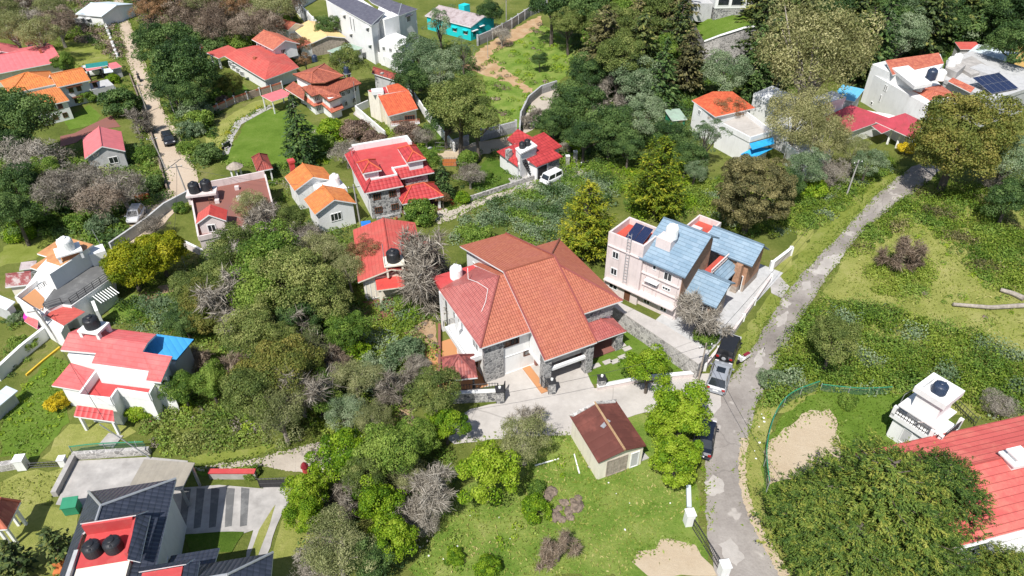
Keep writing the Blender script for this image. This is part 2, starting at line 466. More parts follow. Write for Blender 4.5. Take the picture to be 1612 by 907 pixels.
M['bark'] = plain('bark', (0.115, 0.095, 0.078), 0.95, 0.3, 4, bmp=0.5, vec=(1, 1, 0.3))
M['bark_pale'] = plain('pale_bark', (0.32, 0.28, 0.24), 0.95, 0.25, 3, bmp=0.4, vec=(1, 1, 0.3))
M['soil'] = ground_mat('bare_soil', [(0.3, (0.24, 0.14, 0.08)), (0.5, (0.38, 0.26, 0.16)), (0.7, (0.47, 0.37, 0.26))], 0.4, 4, 0.5)
M['soil_orange'] = ground_mat('orange_soil', [(0.3, (0.30, 0.17, 0.08)), (0.5, (0.42, 0.28, 0.16)), (0.7, (0.50, 0.39, 0.26))], 0.5, 3, 0.6)
M['soil_pale'] = ground_mat('pale_soil', [(0.3, (0.40, 0.31, 0.21)), (0.5, (0.45, 0.365, 0.26)), (0.7, (0.50, 0.42, 0.31))], 0.4, 4, 0.4)
M['terrain'] = ground_mat('hillside', [(0.30, (0.055, 0.05, 0.02)), (0.42, (0.09, 0.12, 0.022)), (0.54, (0.15, 0.17, 0.04)), (0.68, (0.25, 0.21, 0.10))], 0.12, 2.0, 0.9)
M['lawn'] = ground_mat('mown_lawn', [(0.32, (0.07, 0.125, 0.014)), (0.5, (0.11, 0.18, 0.024)), (0.7, (0.17, 0.225, 0.05))], 0.35, 3.0, 0.6)
M['lawn_lime'] = ground_mat('lime_lawn', [(0.32, (0.12, 0.155, 0.02)), (0.5, (0.19, 0.22, 0.045)), (0.7, (0.29, 0.28, 0.11))], 0.3, 3.0, 0.5)
M['meadow'] = ground_mat('rough_grass', [(0.32, (0.075, 0.15, 0.02)), (0.45, (0.14, 0.225, 0.034)), (0.56, (0.23, 0.29, 0.065)), (0.70, (0.38, 0.36, 0.15))], 0.3, 3.5, 0.9, speck=((0.5, 0.45, 0.36), 8, 0.72, 0.5))
M['drygrass'] = ground_mat('dry_grass', [(0.32, (0.16, 0.19, 0.04)), (0.5, (0.27, 0.285, 0.075)), (0.7, (0.40, 0.37, 0.15))], 0.3, 3.5, 0.8)
M['weeds'] = ground_mat('weedy_grass', [(0.32, (0.05, 0.10, 0.012)), (0.5, (0.09, 0.16, 0.02)), (0.66, (0.16, 0.20, 0.05))], 0.4, 5, 1.0)
M['asphalt'] = ground_mat('worn_asphalt', [(0.34, (0.17, 0.15, 0.135)), (0.47, (0.25, 0.225, 0.205)), (0.58, (0.315, 0.287, 0.262)), (0.68, (0.41, 0.375, 0.345))], 0.16, 1.2, 0.3, speck=((0.44, 0.405, 0.37), 0.30, 0.6, 0.7), crack=(0.13, 0.025, 0.45))
M['road_pale'] = ground_mat('road_pale', [(0.3, (0.30, 0.275, 0.25)), (0.5, (0.40, 0.37, 0.34)), (0.7, (0.48, 0.45, 0.415))], 0.6, 3, 0.3)
M['dirtroad'] = ground_mat('earthen_road', [(0.3, (0.36, 0.28, 0.205)), (0.5, (0.46, 0.37, 0.28)), (0.7, (0.52, 0.44, 0.35))], 0.14, 2.5, 0.25)
M['lane'] = ground_mat('concrete_lane', [(0.3, (0.30, 0.26, 0.22)), (0.5, (0.42, 0.37, 0.31)), (0.7, (0.50, 0.45, 0.39))], 0.2, 2.5, 0.25)
M['litter'] = plain('litter_white', (0.75, 0.75, 0.74), 0.7, 0.05, 3)
M['rubble'] = plain('rubble', (0.20, 0.155, 0.12), 0.95, 0.35, 3, bmp=0.5)
M['skin'] = plain('skin', (0.30, 0.16, 0.10), 0.6, 0.05, 3)
# ------------------------------------------------------------------ ground sheets
LVL = {}
def level(lvl):
    LVL[lvl] = LVL.get(lvl, 0) + 1
    return 0.008 * lvl + 0.0005 * LVL[lvl]
def wpoly(px, z=0.0): return [G(x, y, z) for x, y in px]
def ragged(pts, step=0.8, amp=0.25, seed=1):
    """a polygon's outline broken up so that it runs like a worn edge"""
    r = random.Random(seed)
    out = []
    for i in range(len(pts)):
        a, b = pts[i], pts[(i + 1) % len(pts)]
        n = max(1, int((b - a).length / step))
        for k in range(n):
            p = a.lerp(b, k / n)
            if k or amp > 0.3: p = p + Vector((r.uniform(-amp, amp), r.uniform(-amp, amp), 0))
            out.append(p)
    return out
def smooth_line(pts, n=6):
    out = []
    for i in range(len(pts) - 1):
        p0, p1, p2, p3 = pts[max(i - 1, 0)], pts[i], pts[i + 1], pts[min(i + 2, len(pts) - 1)]
        for k in range(n):
            t = k / n
            out.append(0.5 * ((2 * p1) + (p2 - p0) * t + (2 * p0 - 5 * p1 + 4 * p2 - p3) * t * t + (3 * p1 - p0 - 3 * p2 + p3) * t ** 3))
    out.append(pts[-1])
    return out
def patch(name, px, mat, lvl, amp=0.2, seed=1, step=0.8):
    pts = wpoly(px)
    if amp: pts = ragged(pts, step, amp, seed)
    z = level(lvl)
    m = MB()
    m.poly([(p.x, p.y, z) for p in pts])
    o = m.build(name, M[mat])
    if o.data.polygons[0].normal.z < 0: o.data.flip_normals()
    o["kind"] = "structure"
    return o
def strip(name, left, right, mat, lvl, amp=0.12, seed=3):
    """a road or path between its two traced edges, joined as one ribbon of quads"""
    L, Q = smooth_line(wpoly(left)), smooth_line(wpoly(right))
    def resample(P, n):
        d = [0]
        for i in range(1, len(P)): d.append(d[-1] + (P[i] - P[i - 1]).length)
        out = []
        for k in range(n):
            t = d[-1] * k / (n - 1); i = 1
            while i < len(d) - 1 and d[i] < t: i += 1
            out.append(P[i - 1].lerp(P[i], (t - d[i - 1]) / max(1e-6, d[i] - d[i - 1])))
        return out
    n = 90
    L, Q = resample(L, n), resample(Q, n)
    r = random.Random(seed)
    z = level(lvl)
    m = MB()
    for P in (L, Q):
        for i, p in enumerate(P): P[i] = (p.x + r.uniform(-amp, amp), p.y + r.uniform(-amp, amp), z)
    for i in range(n - 1): m.poly([L[i], Q[i], Q[i + 1], L[i + 1]])
    o = m.build(name, M[mat])
    for p in o.data.polygons:
        if p.normal.z < 0: p.flip()
    o["kind"] = "structure"
    return o

# ------------------------------------------------------------------ foliage
def leaf_mesh(name, P, Nn, size, tone, mat, aspect=1.6, along=None):
    """rhombic leaves (or leaf sprays): position, facing, length, colour number; along = growing direction"""
    P = np.asarray(P, float); n = len(P)
    Nn = np.asarray(Nn, float); Nn /= np.linalg.norm(Nn, axis=1)[:, None] + 1e-9
    if along is None: t = rng.normal(size=(n, 3))
    else: t = np.asarray(along, float)
    t = t - Nn * np.sum(t * Nn, axis=1)[:, None]
    t /= np.linalg.norm(t, axis=1)[:, None] + 1e-9
    b = np.cross(Nn, t)
    size = np.broadcast_to(np.asarray(size, float), (n,))[:, None]
    fold = Nn * size * 0.08
    V = np.empty((n, 4, 3))
    V[:, 0] = P - t * size * 0.5; V[:, 2] = P + t * size * 0.5
    V[:, 1] = P + b * size / aspect * 0.5 + fold; V[:, 3] = P - b * size / aspect * 0.5 + fold
    me = bpy.data.meshes.new(name)
    me.vertices.add(4 * n); me.vertices.foreach_set("co", V.reshape(-1))
    me.loops.add(4 * n); me.loops.foreach_set("vertex_index", np.arange(4 * n, dtype=np.int32))
    me.polygons.add(n); me.polygons.foreach_set("loop_start", np.arange(0, 4 * n, 4, dtype=np.int32))
    a = me.attributes.new("tone", 'FLOAT', 'FACE')
    a.data.foreach_set("value", np.asarray(tone, np.float32))
    me.materials.append(M[mat])
    me.update(calc_edges=True)
    return me
def sph(n, zmin=-1.0):
    z = rng.uniform(zmin, 1, n); a = rng.uniform(0, 2 * math.pi, n)
    r = np.sqrt(1 - z * z)
    return np.stack([r * np.cos(a), r * np.sin(a), z], 1)
M['leaf_dark'] = leafm('leaf_dark', [(0.022, 0.05, 0.016), (0.048, 0.095, 0.026), (0.09, 0.15, 0.04), (0.135, 0.20, 0.06)])
M['leaf_mid'] = leafm('leaf_mid', [(0.045, 0.095, 0.014), (0.095, 0.17, 0.024), (0.155, 0.235, 0.036), (0.23, 0.30, 0.06)])
M['leaf_bright'] = leafm('leaf_bright', [(0.0585, 0.13, 0.0078), (0.13, 0.234, 0.0104), (0.208, 0.305, 0.0156), (0.299, 0.377, 0.039)], trans=0.35)
M['leaf_lime'] = leafm('leaf_lime', [(0.115, 0.161, 0.0069), (0.218, 0.241, 0.0092), (0.333, 0.322, 0.0161), (0.437, 0.402, 0.0345)], trans=0.35)
M['leaf_olive'] = leafm('leaf_olive', [(0.058, 0.088, 0.02), (0.112, 0.152, 0.036), (0.18, 0.218, 0.058), (0.27, 0.285, 0.095)])
M['leaf_gold'] = leafm('leaf_gold', [(0.055, 0.08, 0.016), (0.11, 0.135, 0.026), (0.175, 0.18, 0.04), (0.25, 0.215, 0.055)])
M['leaf_silver'] = leafm('leaf_silver', [(0.06, 0.105, 0.05), (0.12, 0.18, 0.088), (0.19, 0.25, 0.135), (0.27, 0.32, 0.2)])
M['leaf_euca'] = leafm('leaf_euca', [(0.075, 0.094, 0.032), (0.15, 0.172, 0.062), (0.24, 0.255, 0.11), (0.34, 0.335, 0.17)])
M['leaf_eucb'] = leafm('leaf_eucb', [(0.11, 0.12, 0.045), (0.20, 0.205, 0.08), (0.30, 0.29, 0.13), (0.40, 0.37, 0.19)])
M['leaf_cypress'] = leafm('leaf_cypress', [(0.03, 0.066, 0.012), (0.072, 0.122, 0.02), (0.135, 0.182, 0.028), (0.235, 0.245, 0.045)], trans=0.2)
M['leaf_fresh'] = leafm('leaf_fresh', [(0.055, 0.11, 0.012), (0.115, 0.185, 0.02), (0.185, 0.25, 0.032), (0.27, 0.32, 0.055)], trans=0.35)
M['leaf_goldcyp'] = leafm('leaf_goldcyp', [(0.045, 0.085, 0.006), (0.11, 0.155, 0.01), (0.20, 0.22, 0.014), (0.34, 0.32, 0.025)], trans=0.2)
M['leaf_pine'] = leafm('leaf_pine', [(0.022, 0.04, 0.012), (0.052, 0.08, 0.02), (0.10, 0.12, 0.03), (0.17, 0.17, 0.045)], trans=0.1)
M['leaf_bronze'] = leafm('leaf_bronze', [(0.048, 0.05, 0.02), (0.095, 0.092, 0.036), (0.155, 0.14, 0.055), (0.22, 0.19, 0.08)], trans=0.15)
M['leaf_rust'] = leafm('leaf_rust', [(0.084, 0.06, 0.024), (0.168, 0.102, 0.048), (0.264, 0.144, 0.072), (0.336, 0.216, 0.12)])
M['leaf_purple'] = leafm('leaf_purple', [(0.075, 0.0562, 0.0438), (0.15, 0.1, 0.0813), (0.237, 0.163, 0.125), (0.312, 0.237, 0.175)])
M['leaf_yellow'] = leafm('leaf_yellow', [(0.16, 0.15, 0.01), (0.35, 0.28, 0.01), (0.55, 0.42, 0.015), (0.65, 0.5, 0.03)])
M['twig'] = leafm('twig', [(0.11, 0.092, 0.07), (0.19, 0.165, 0.13), (0.28, 0.25, 0.205), (0.38, 0.345, 0.29)], trans=0)
M['twig_brown'] = leafm('twig_brown', [(0.09, 0.062, 0.042), (0.16, 0.115, 0.08), (0.235, 0.18, 0.13), (0.31, 0.25, 0.19)], trans=0)
M['flower_white'] = leafm('flower_white', [(0.6, 0.6, 0.5), (0.7, 0.7, 0.62)], trans=0.1)
M['flower_red'] = leafm('flower_red', [(0.5, 0.02, 0.03), (0.6, 0.06, 0.06)], trans=0.1)
M['flower_pink'] = leafm('flower_pink', [(0.5, 0.06, 0.14), (0.6, 0.16, 0.24)], trans=0.1)

def blob_crown(nc, nl, rz, cr, ls, zmin=-0.45, inner=0.55, aspect=1.6, droop=0.0, irr=0.22, twigs=0):
    """clumps of leaves spread through an uneven dome; returns leaf arrays and the clump centres"""
    D = sph(nc, zmin)
    ph = rng.uniform(0, 6.28, 6)
    lob = 1 + irr * (np.sin(3 * np.arctan2(D[:, 1], D[:, 0]) + ph[0]) * 0.6 + np.sin(2 * np.arctan2(D[:, 1], D[:, 0]) + ph[1] + 2 * D[:, 2]) * 0.6 + rng.normal(size=nc) * 0.35)
    rad = rng.uniform(inner, 1.0, nc) ** 0.7 * lob * (1 - cr * 0.6)
    C = D * rad[:, None]; C[:, 2] *= rz
    P, Nn, T, A = [], [], [], []
    for i in range(nc):
        r = cr * rng.uniform(0.7, 1.3)
        k = int(nl * rng.uniform(0.7, 1.3))
        d = sph(k, -0.55)
        d = d + D[i] * 0.45 + np.array([0, 0, 0.15]); d /= np.linalg.norm(d, axis=1)[:, None]
        q = C[i] + d * (r * rng.uniform(0.45, 1.0, k) ** 0.6)[:, None] * np.array([1, 1, 0.8])
        if droop: q[:, 2] -= droop * r * rng.uniform(0, 1, k) ** 2 * 2
        P.append(q)
        Nn.append(d + rng.normal(size=(k, 3)) * 0.55)
        T.append(np.clip(0.5 + rng.normal() * 0.16 + rng.normal(size=k) * 0.15, 0, 1))
        A.append(d)
    return np.concatenate(P), np.concatenate(Nn), np.concatenate(T), C, np.concatenate(A)
def trunk_mb(zc, C, r0=0.07, nlimb=7, bare=False):
    m = MB()
    lean = rng.normal(size=2) * 0.06
    top = (lean[0], lean[1], zc * 0.95)
    m.tube([(0, 0, -0.02), (lean[0] * 0.2, lean[1] * 0.2, zc * 0.3), (lean[0] * 0.7, lean[1] * 0.7, zc * 0.65), top], [r0 * 1.25, r0, r0 * 0.75, r0 * 0.35], 7)
    idx = rng.choice(len(C), min(nlimb, len(C)), replace=False)
    for i in idx:
        c = C[i] + np.array([0, 0, zc])
        z0 = zc * rng.uniform(0.35, 0.75)
        a = np.array([lean[0] * z0 / zc, lean[1] * z0 / zc, z0])
        mid = a * 0.5 + c * 0.5 + np.array([0, 0, -0.06])
        m.tube([a, mid, c * 0.97 + a * 0.03], [r0 * 0.5, r0 * 0.34, r0 * 0.12], 5)
    return m
PROTO = {}
def reg(kind, trunk_mesh, crown_mesh, zc): PROTO.setdefault(kind, []).append((trunk_mesh, crown_mesh, zc))
def mesh_of(mb, name, mat):
    o = mb.build(name, M[mat]); me = o.data
    bpy.data.objects.remove(o)
    return me
def make_blob(kind, mat, n=3, nc=60, nl=95, rz=0.85, cr=0.30, ls=0.095, zc=1.55, bark='bark', r0=0.07, nlimb=8, **kw):
    if kw.get('aspect', 1) < 3.5: nl, ls = int(nl * 2.6), ls * 0.62
    else: nl, ls = int(nl * 1.2), ls * 0.95
    nc = int(nc * 1.15)
    for k in range(n):
        P, Nn, T, C, A = blob_crown(nc, nl, rz, cr, ls, **kw)
        P = P + np.array([0, 0, zc])
        ok = P[:, 2] > 0.02
        me = leaf_mesh("crown", P[ok], Nn[ok], ls * rng.uniform(0.7, 1.35, ok.sum()), T[ok], mat, kw.get('aspect', 1.6), A[ok] + rng.normal(size=(ok.sum(), 3)) * 0.55 if kw.get('aspect', 1) > 3.5 else None)
        reg(kind, mesh_of(trunk_mb(zc, C, r0, nlimb), "trunk", bark), me, zc)
def make_conifer(kind, mat, n=2, H=2.8, levels=26, per=9, ls=0.2, up=0.35, droop=0.0, jag=0.25, shape=0.85, base_z=0.12, bark='bark', fr=10, tip=0.06, sw=0.20, sprig=0, asp=2.2):
    """branches in tiers, each carrying flat feathery sprays that point outwards"""
    for k in range(n):
        P, Nn, T, A = [], [], [], []
        m = MB()
        m.tube([(0, 0, -0.02), (0, 0, H * 0.5), (0.01, 0.01, H * 0.97)], [0.08, 0.05, 0.012], 6)
        for lv in range(levels):
            t = lv / (levels - 1)
            z = base_z + (H - base_z) * t ** 0.92
            R0 = (1 - t) ** shape * (1.0 if t > 0.12 else 0.72 + t * 2.3) + tip
            for b in range(max(4, int(per * (0.5 + 0.7 * (1 - t))))):
                a = rng.uniform(0, 2 * math.pi)
                L = R0 * rng.uniform(1 - jag, 1 + jag * 0.45)
                d = np.array([math.cos(a), math.sin(a), up * rng.uniform(0.4, 1.5)])
                d0 = d / np.linalg.norm(d)
                tone_b = rng.normal() * 0.12
                if b < 3: m.tube([(0, 0, z), tuple(np.array([0, 0, z]) + d0 * L * 0.85)], [0.018, 0.004], 4)
                nf = max(4, int(fr * L))
                s = np.sort(rng.uniform(0.25, 1.0, nf))
                pos = np.array([0, 0, z]) + d0 * (L * s)[:, None]
                pos[:, 2] -= droop * (s * L) ** 2
                side = np.cross(d0, [0, 0, 1.0]); side /= np.linalg.norm(side) + 1e-9
                w = rng.uniform(-1, 1, nf)
                pos = pos + side * (w * sw * L * (1.15 - s))[:, None] + rng.normal(size=(nf, 3)) * 0.025
                al = d0 + side * (w * 0.75)[:, None] + rng.normal(size=(nf, 3)) * 0.22 + np.array([0, 0, 0.1])
                tn = rng.normal(size=nf) * 0.17
                if sprig:
                    tn = np.repeat(tn, sprig) + rng.normal(size=nf * sprig) * 0.07
                    al = np.repeat(al / np.linalg.norm(al, axis=1)[:, None], sprig, 0)
                    nf *= sprig
                    al = al + rng.normal(size=(nf, 3)) * 0.5
                    pos = np.repeat(pos, sprig, 0) + al * ls * rng.uniform(0, 1.3, nf)[:, None]
                P.append(pos); A.append(al)
                Nn.append(np.array([0, 0, 1.0]) + d0 * 0.35 + rng.normal(size=(nf, 3)) * 0.42)
                T.append(np.clip(0.45 + tone_b + tn, 0, 1))
        P, Nn, T, A = map(np.concatenate, (P, Nn, T, A))
        me = leaf_mesh("crown", P, Nn, ls * rng.uniform(0.65, 1.3, len(P)), T, mat, asp, A)
        reg(kind, mesh_of(m, "trunk", bark), me, H * 0.45)
def make_bare(kind, mat, n=3, zc=1.3, depth=5, bark='bark_pale', ntw=13, spread=0.85, r0=0.055, twl=0.26, aspect=16.0, leafmat=None):
    for k in range(n):
        m = MB(); tips = []
        def grow(p, d, L, r, dep):
            q = p + d * L * 0.5 + Vector(rng.normal(size=3)) * L * 0.06
            e = p + d * L + Vector(rng.normal(size=3)) * L * 0.10
            m.tube([p, q, e], [r, r * 0.85, r * 0.66], 5 if dep > 3 else 3)
            if dep <= 2: tips.append((q, d)); tips.append((e, d))
            if dep == 0: return
            for _ in range(3 if dep != 3 else 2):
                nd = (d + Vector(rng.normal(size=3)) * spread + Vector((0, 0, 0.12))).normalized()
                grow(e if _ else q, nd, L * rng.uniform(0.62, 0.82), r * 0.58, dep - 1)
        grow(Vector((0, 0, 0)), Vector((0, 0, 1)), zc * 0.40, r0, depth)
        c = np.array([t[0] for t in tips]); dd = np.array([t[1] for t in tips])
        rr = np.percentile(np.linalg.norm(c[:, :2], axis=1), 93)
        zmean = float(np.median(c[:, 2]))
        P = np.repeat(c, ntw, 0); A = np.repeat(dd, ntw, 0) + rng.normal(size=(len(P), 3)) * 0.7
        P = P + A * twl * 0.35 * rng.uniform(0.2, 1.2, len(P))[:, None]
        me = leaf_mesh("crown", P / rr, rng.normal(size=(len(P), 3)), twl / rr * rng.uniform(0.5, 1.3, len(P)), np.clip(0.5 + rng.normal(size=len(P)) * 0.2, 0, 1), mat, aspect, A)
        for i, v in enumerate(m.v): m.v[i] = (v[0] / rr, v[1] / rr, v[2] / rr)
        reg(kind, mesh_of(m, "trunk", bark), me, zmean / rr)

make_blob('broad_dark', 'leaf_dark', 3, 66, 90, zc=1.5, irr=0.32)
make_blob('broad_mid', 'leaf_mid', 3, 64, 90, zc=1.65, irr=0.3)
make_blob('broad_bright', 'leaf_bright', 4, 46, 80, cr=0.30, ls=0.125, zc=1.45, rz=0.95, irr=0.3)
make_blob('round_lime', 'leaf_lime', 2, 72, 95, rz=0.85, cr=0.28, ls=0.105, zc=1.15, irr=0.12)
make_blob('broad_olive', 'leaf_olive', 3, 78, 85, zc=1.8, ls=0.08, cr=0.27, irr=0.28)
make_blob('broad_gold', 'leaf_gold', 2, 115, 105, rz=0.95, zc=1.12, ls=0.062, cr=0.22, irr=0.15)
make_blob('broad_silver', 'leaf_silver', 3, 74, 80, zc=1.35, ls=0.075, cr=0.28, irr=0.26)
make_blob('airy_euca', 'leaf_eucb', 3, 84, 95, rz=0.95, cr=0.25, ls=0.08, zc=1.7, droop=0.6, irr=0.28, inner=0.5, bark='bark_pale', nlimb=14, aspect=2.6)
make_blob('sparse_silver', 'leaf_silver', 2, 40, 55, rz=1.0, cr=0.22, ls=0.075, zc=1.9, irr=0.38, inner=0.3, nlimb=16)
make_blob('sparse_rust', 'leaf_rust', 2, 44, 60, rz=0.9, cr=0.24, ls=0.075, zc=1.5, irr=0.32, inner=0.3, nlimb=14)
make_blob('twiggy_grey', 'twig', 3, 66, 75, rz=0.75, cr=0.32, ls=0.14, zc=1.0, irr=0.3, aspect=11.0, nlimb=26, bark='bark_pale', inner=0.25)
make_blob('twiggy_brown', 'twig_brown', 3, 66, 75, rz=0.8, cr=0.32, ls=0.13, zc=1.1, irr=0.3, aspect=8.0, nlimb=24, bark='bark_pale', inner=0.3)
make_blob('rough_olive', 'leaf_euca', 3, 70, 75, rz=0.8, cr=0.28, ls=0.08, zc=1.5, irr=0.3, aspect=2.6, nlimb=14, bark='bark_pale')
make_blob('bronze_round', 'leaf_bronze', 1, 190, 95, rz=1.05, cr=0.16, ls=0.055, zc=1.2, irr=0.08, inner=0.5, zmin=-0.9)
make_blob('shrub_mid', 'leaf_mid', 3, 36, 50, rz=0.75, cr=0.34, ls=0.17, zc=0.5, r0=0.04, nlimb=5)
make_blob('shrub_dark', 'leaf_dark', 2, 36, 50, rz=0.75, cr=0.34, ls=0.17, zc=0.5, r0=0.04, nlimb=5)
make_blob('shrub_bright', 'leaf_bright', 3, 36, 50, rz=0.75, cr=0.34, ls=0.18, zc=0.5, r0=0.04, nlimb=5)
make_blob('shrub_silver', 'leaf_silver', 2, 40, 55, rz=0.75, cr=0.32, ls=0.14, zc=0.5, r0=0.04, nlimb=5)
make_blob('shrub_yellow', 'leaf_yellow', 1, 40, 60, rz=0.75, cr=0.3, ls=0.14, zc=0.5, r0=0.04, nlimb=5)
make_blob('shrub_purple', 'leaf_purple', 2, 40, 55, rz=0.75, cr=0.34, ls=0.13, zc=0.55, r0=0.04, nlimb=8)
make_conifer('gold_cypress', 'leaf_goldcyp', 2, H=2.5, levels=26, per=12, ls=0.09, up=0.6, shape=0.72, jag=0.32, fr=14, tip=0.1, sw=0.14, sprig=6, asp=3.0)
make_conifer('big_cypress', 'leaf_cypress', 3, H=1.7, levels=28, per=17, ls=0.045, up=0.3, shape=0.58, jag=0.38, fr=28, tip=0.14, sw=0.085, sprig=10, asp=3.0)
make_conifer('dark_pine', 'leaf_pine', 3, H=3.4, levels=26, per=12, ls=0.17, up=0.1, droop=0.12, shape=0.6, jag=0.38, base_z=0.7, fr=20, tip=0.12)
make_conifer('brown_pine', 'leaf_bronze', 2, H=3.0, levels=26, per=12, ls=0.16, up=0.15, droop=0.1, shape=0.55, jag=0.36, base_z=0.5, fr=20, tip=0.14)
make_conifer('dark_spruce', 'leaf_dark', 2, H=3.2, levels=28, per=12, ls=0.16, up=-0.02, droop=0.1, shape=0.8, jag=0.25, fr=18)
make_conifer('young_cypress', 'leaf_pine', 2, H=2.3, levels=18, per=9, ls=0.26, up=0.6, shape=0.75, jag=0.4, fr=10)
make_bare('bare_pale', 'twig', 3, zc=1.5)
make_bare('bare_brown', 'twig_brown', 2, zc=1.2, bark='bark')

NTREE = {}
def tree(kind, cx, cy, rpx, label, hs=1.0, cat='tree', name=None, group=None):
    """crown centre and crown radius as measured on the survey photo; hs stretches the height"""
    vs = PROTO[kind]
    if 'bare' in kind: hs *= 0.95
    i = NTREE.get(kind, 0); NTREE[kind] = i + 1
    tm, cm, zc = vs[i % len(vs)]
    r = 3.0
    rpx *= {'big_cypress': 1.0, 'gold_cypress': 0.95}.get(kind, 1.13)
    for _ in range(5): r = rpx * dist(cx, cy, zc * r * hs) / FPX
    p = G(cx, cy, zc * r * hs)
    nm = name or {'bare_pale': 'bare_tree', 'bare_brown': 'bare_tree', 'twiggy_grey': 'bare_tree', 'twiggy_brown': 'bare_tree'}.get(kind) or (
        'shrub' if 'shrub' in kind else ('cypress_tree' if 'cypress' in kind else ('pine_tree' if 'pine' in kind or 'spruce' in kind else 'leafy_tree')))
    if 'shrub' in kind and cat == 'tree': cat = 'shrub'
    e = empty(nm, (p.x, p.y, 0), rng.uniform(0, 6.28), label, cat, group)
    e.scale = (r, r, r * hs)
    for part, me in (('trunk', tm), ('crown', cm)):
        o = bpy.data.objects.new(part, me); COL.objects.link(o); o.parent = e
    return e
def inpoly(P, poly):
    x, y = P[:, 0], P[:, 1]
    c = np.zeros(len(P), bool)
    n = len(poly)
    for i in range(n):
        x0, y0 = poly[i]; x1, y1 = poly[(i + 1) % n]
        if y0 == y1: continue
        c ^= ((y0 > y) != (y1 > y)) & (x < (x1 - x0) * (y - y0) / (y1 - y0) + x0)
    return c
def scatter_in(px, n):
    w = np.array([(p.x, p.y) for p in wpoly(px)])
    lo, hi = w.min(0), w.max(0)
    area = 0.5 * abs(np.sum(w[:, 0] * np.roll(w[:, 1], -1) - np.roll(w[:, 0], -1) * w[:, 1]))
    k = n(area) if callable(n) else n
    out = np.zeros((0, 2))
    while len(out) < k:
        q = rng.uniform(lo, hi, (max(200, 3 * k), 2))
        out = np.concatenate([out, q[inpoly(q, w)]])
    return out[:k]
def thicket(name, px, mat, dens=0.9, rad=(0.5, 1.1), h=0.9, nl=55, ls=0.3, bare=0.0, mix=None):
    """dense low growth: overlapping clumps of leaves over an area, one mass nobody could count"""
    dens, nl, ls = dens * 1.4, int(nl * 2.0), ls * 0.64
    C = scatter_in(px, lambda a: int(a * dens))
    if bare:
        f = np.sin(C[:, 0] * 0.55 + 1.3) + np.sin(C[:, 1] * 0.48 + C[:, 0] * 0.3) + rng.normal(size=len(C)) * 0.35
        C = C[f > np.quantile(f, bare)]
    P, Nn, T = [], [], []
    tone0 = np.sin(C[:, 0] * 0.8) * 0.08 + np.sin(C[:, 1] * 0.6 + 2) * 0.08
    for i, c in enumerate(C):
        r = rng.uniform(*rad); k = int(nl * rng.uniform(0.7, 1.3) * min(1.6, max(0.5, r)))
        d = sph(k, -0.15)
        q = d * (r * rng.uniform(0.5, 1.0, k) ** 0.6)[:, None]
        q[:, 2] = q[:, 2] * h * rng.uniform(0.6, 1.3) + 0.12
        q[:, :2] += c
        q[:, 2] = np.maximum(q[:, 2], 0.05)
        P.append(q); Nn.append(d + np.array([0, 0, 0.35]) + rng.normal(size=(k, 3)) * 0.5)
        T.append(np.clip(0.48 + tone0[i] + rng.normal() * 0.13 + rng.normal(size=k) * 0.13, 0, 1))
    P, Nn, T = map(np.concatenate, (P, Nn, T))
    me = leaf_mesh(name, P, Nn, ls * rng.uniform(0.6, 1.4, len(P)), T, mat, 1.7)
    if mix:
        for m_ in mix: me.materials.append(M[m_])
        idx = np.zeros(len(P), np.int32)
        patchy = np.sin(P[:, 0] * 0.9 + 0.7 * np.sin(P[:, 1])) + np.sin(P[:, 1] * 1.1 + P[:, 0] * 0.4) + rng.normal(size=len(P)) * 0.3
        th = np.quantile(patchy, 0.72)
        idx[patchy > th] = 1
        if len(mix) > 1: idx[patchy < np.quantile(patchy, 0.14)] = 2
        me.polygons.foreach_set("material_index", idx)
    o = bpy.data.objects.new(name, me); COL.objects.link(o)
    o["kind"] = "stuff"
    return o
def tufts(name, px, mat, dens, ls=0.22, hgt=0.16):
    C = scatter_in(px, lambda a: int(a * dens))
    n = len(C)
    P = np.column_stack([C, rng.uniform(0.02, hgt, n)])
    Nn = rng.normal(size=(n, 3)) * np.array([1, 1, 0.6]) + np.array([0, 0, 0.5])
    T = np.clip(0.5 + 0.16 * np.sin(C[:, 0] * 0.7) * np.sin(C[:, 1] * 0.6) + rng.normal(size=n) * 0.16, 0, 1)
    A = rng.normal(size=(n, 3)) + np.array([0, 0, 1.2])
    o = bpy.data.objects.new(name, leaf_mesh(name, P, Nn, ls * rng.uniform(0.5, 1.5, n), T, mat, 2.6, A))
    COL.objects.link(o); o["kind"] = "stuff"
    return o

def edge_tufts(name, lines, mat, dens, w=0.45, ls=0.26, hgt=0.16):
    """grass creeping over the edges of roads and bare patches"""
    Q = []
    for px in lines:
        P = wpoly(px)
        for a, b in zip(P[:-1], P[1:]):
            k = int((b - a).length * dens * rng.uniform(0.8, 1.2))
            t = rng.uniform(0, 1, k)[:, None]
            q = np.array(a)[None, :2] * (1 - t) + np.array(b)[None, :2] * t
            amp = w * (0.3 + 0.7 * np.abs(np.sin(q[:, :1] * 0.9 + q[:, 1:] * 0.7)))
            Q.append(q + rng.normal(size=q.shape) * amp)
    C = np.concatenate(Q); n = len(C)
    Nn = rng.normal(size=(n, 3)) + np.array([0, 0, 0.4])
    o = bpy.data.objects.new(name, leaf_mesh(name, np.column_stack([C, rng.uniform(0.04, hgt, n)]), Nn, ls * rng.uniform(0.5, 1.4, n), np.clip(0.5 + rng.normal(size=n) * 0.2, 0, 1), mat, 2.4, rng.normal(size=(n, 3)) + np.array([0, 0, 1.0])))
    COL.objects.link(o); o["kind"] = "stuff"
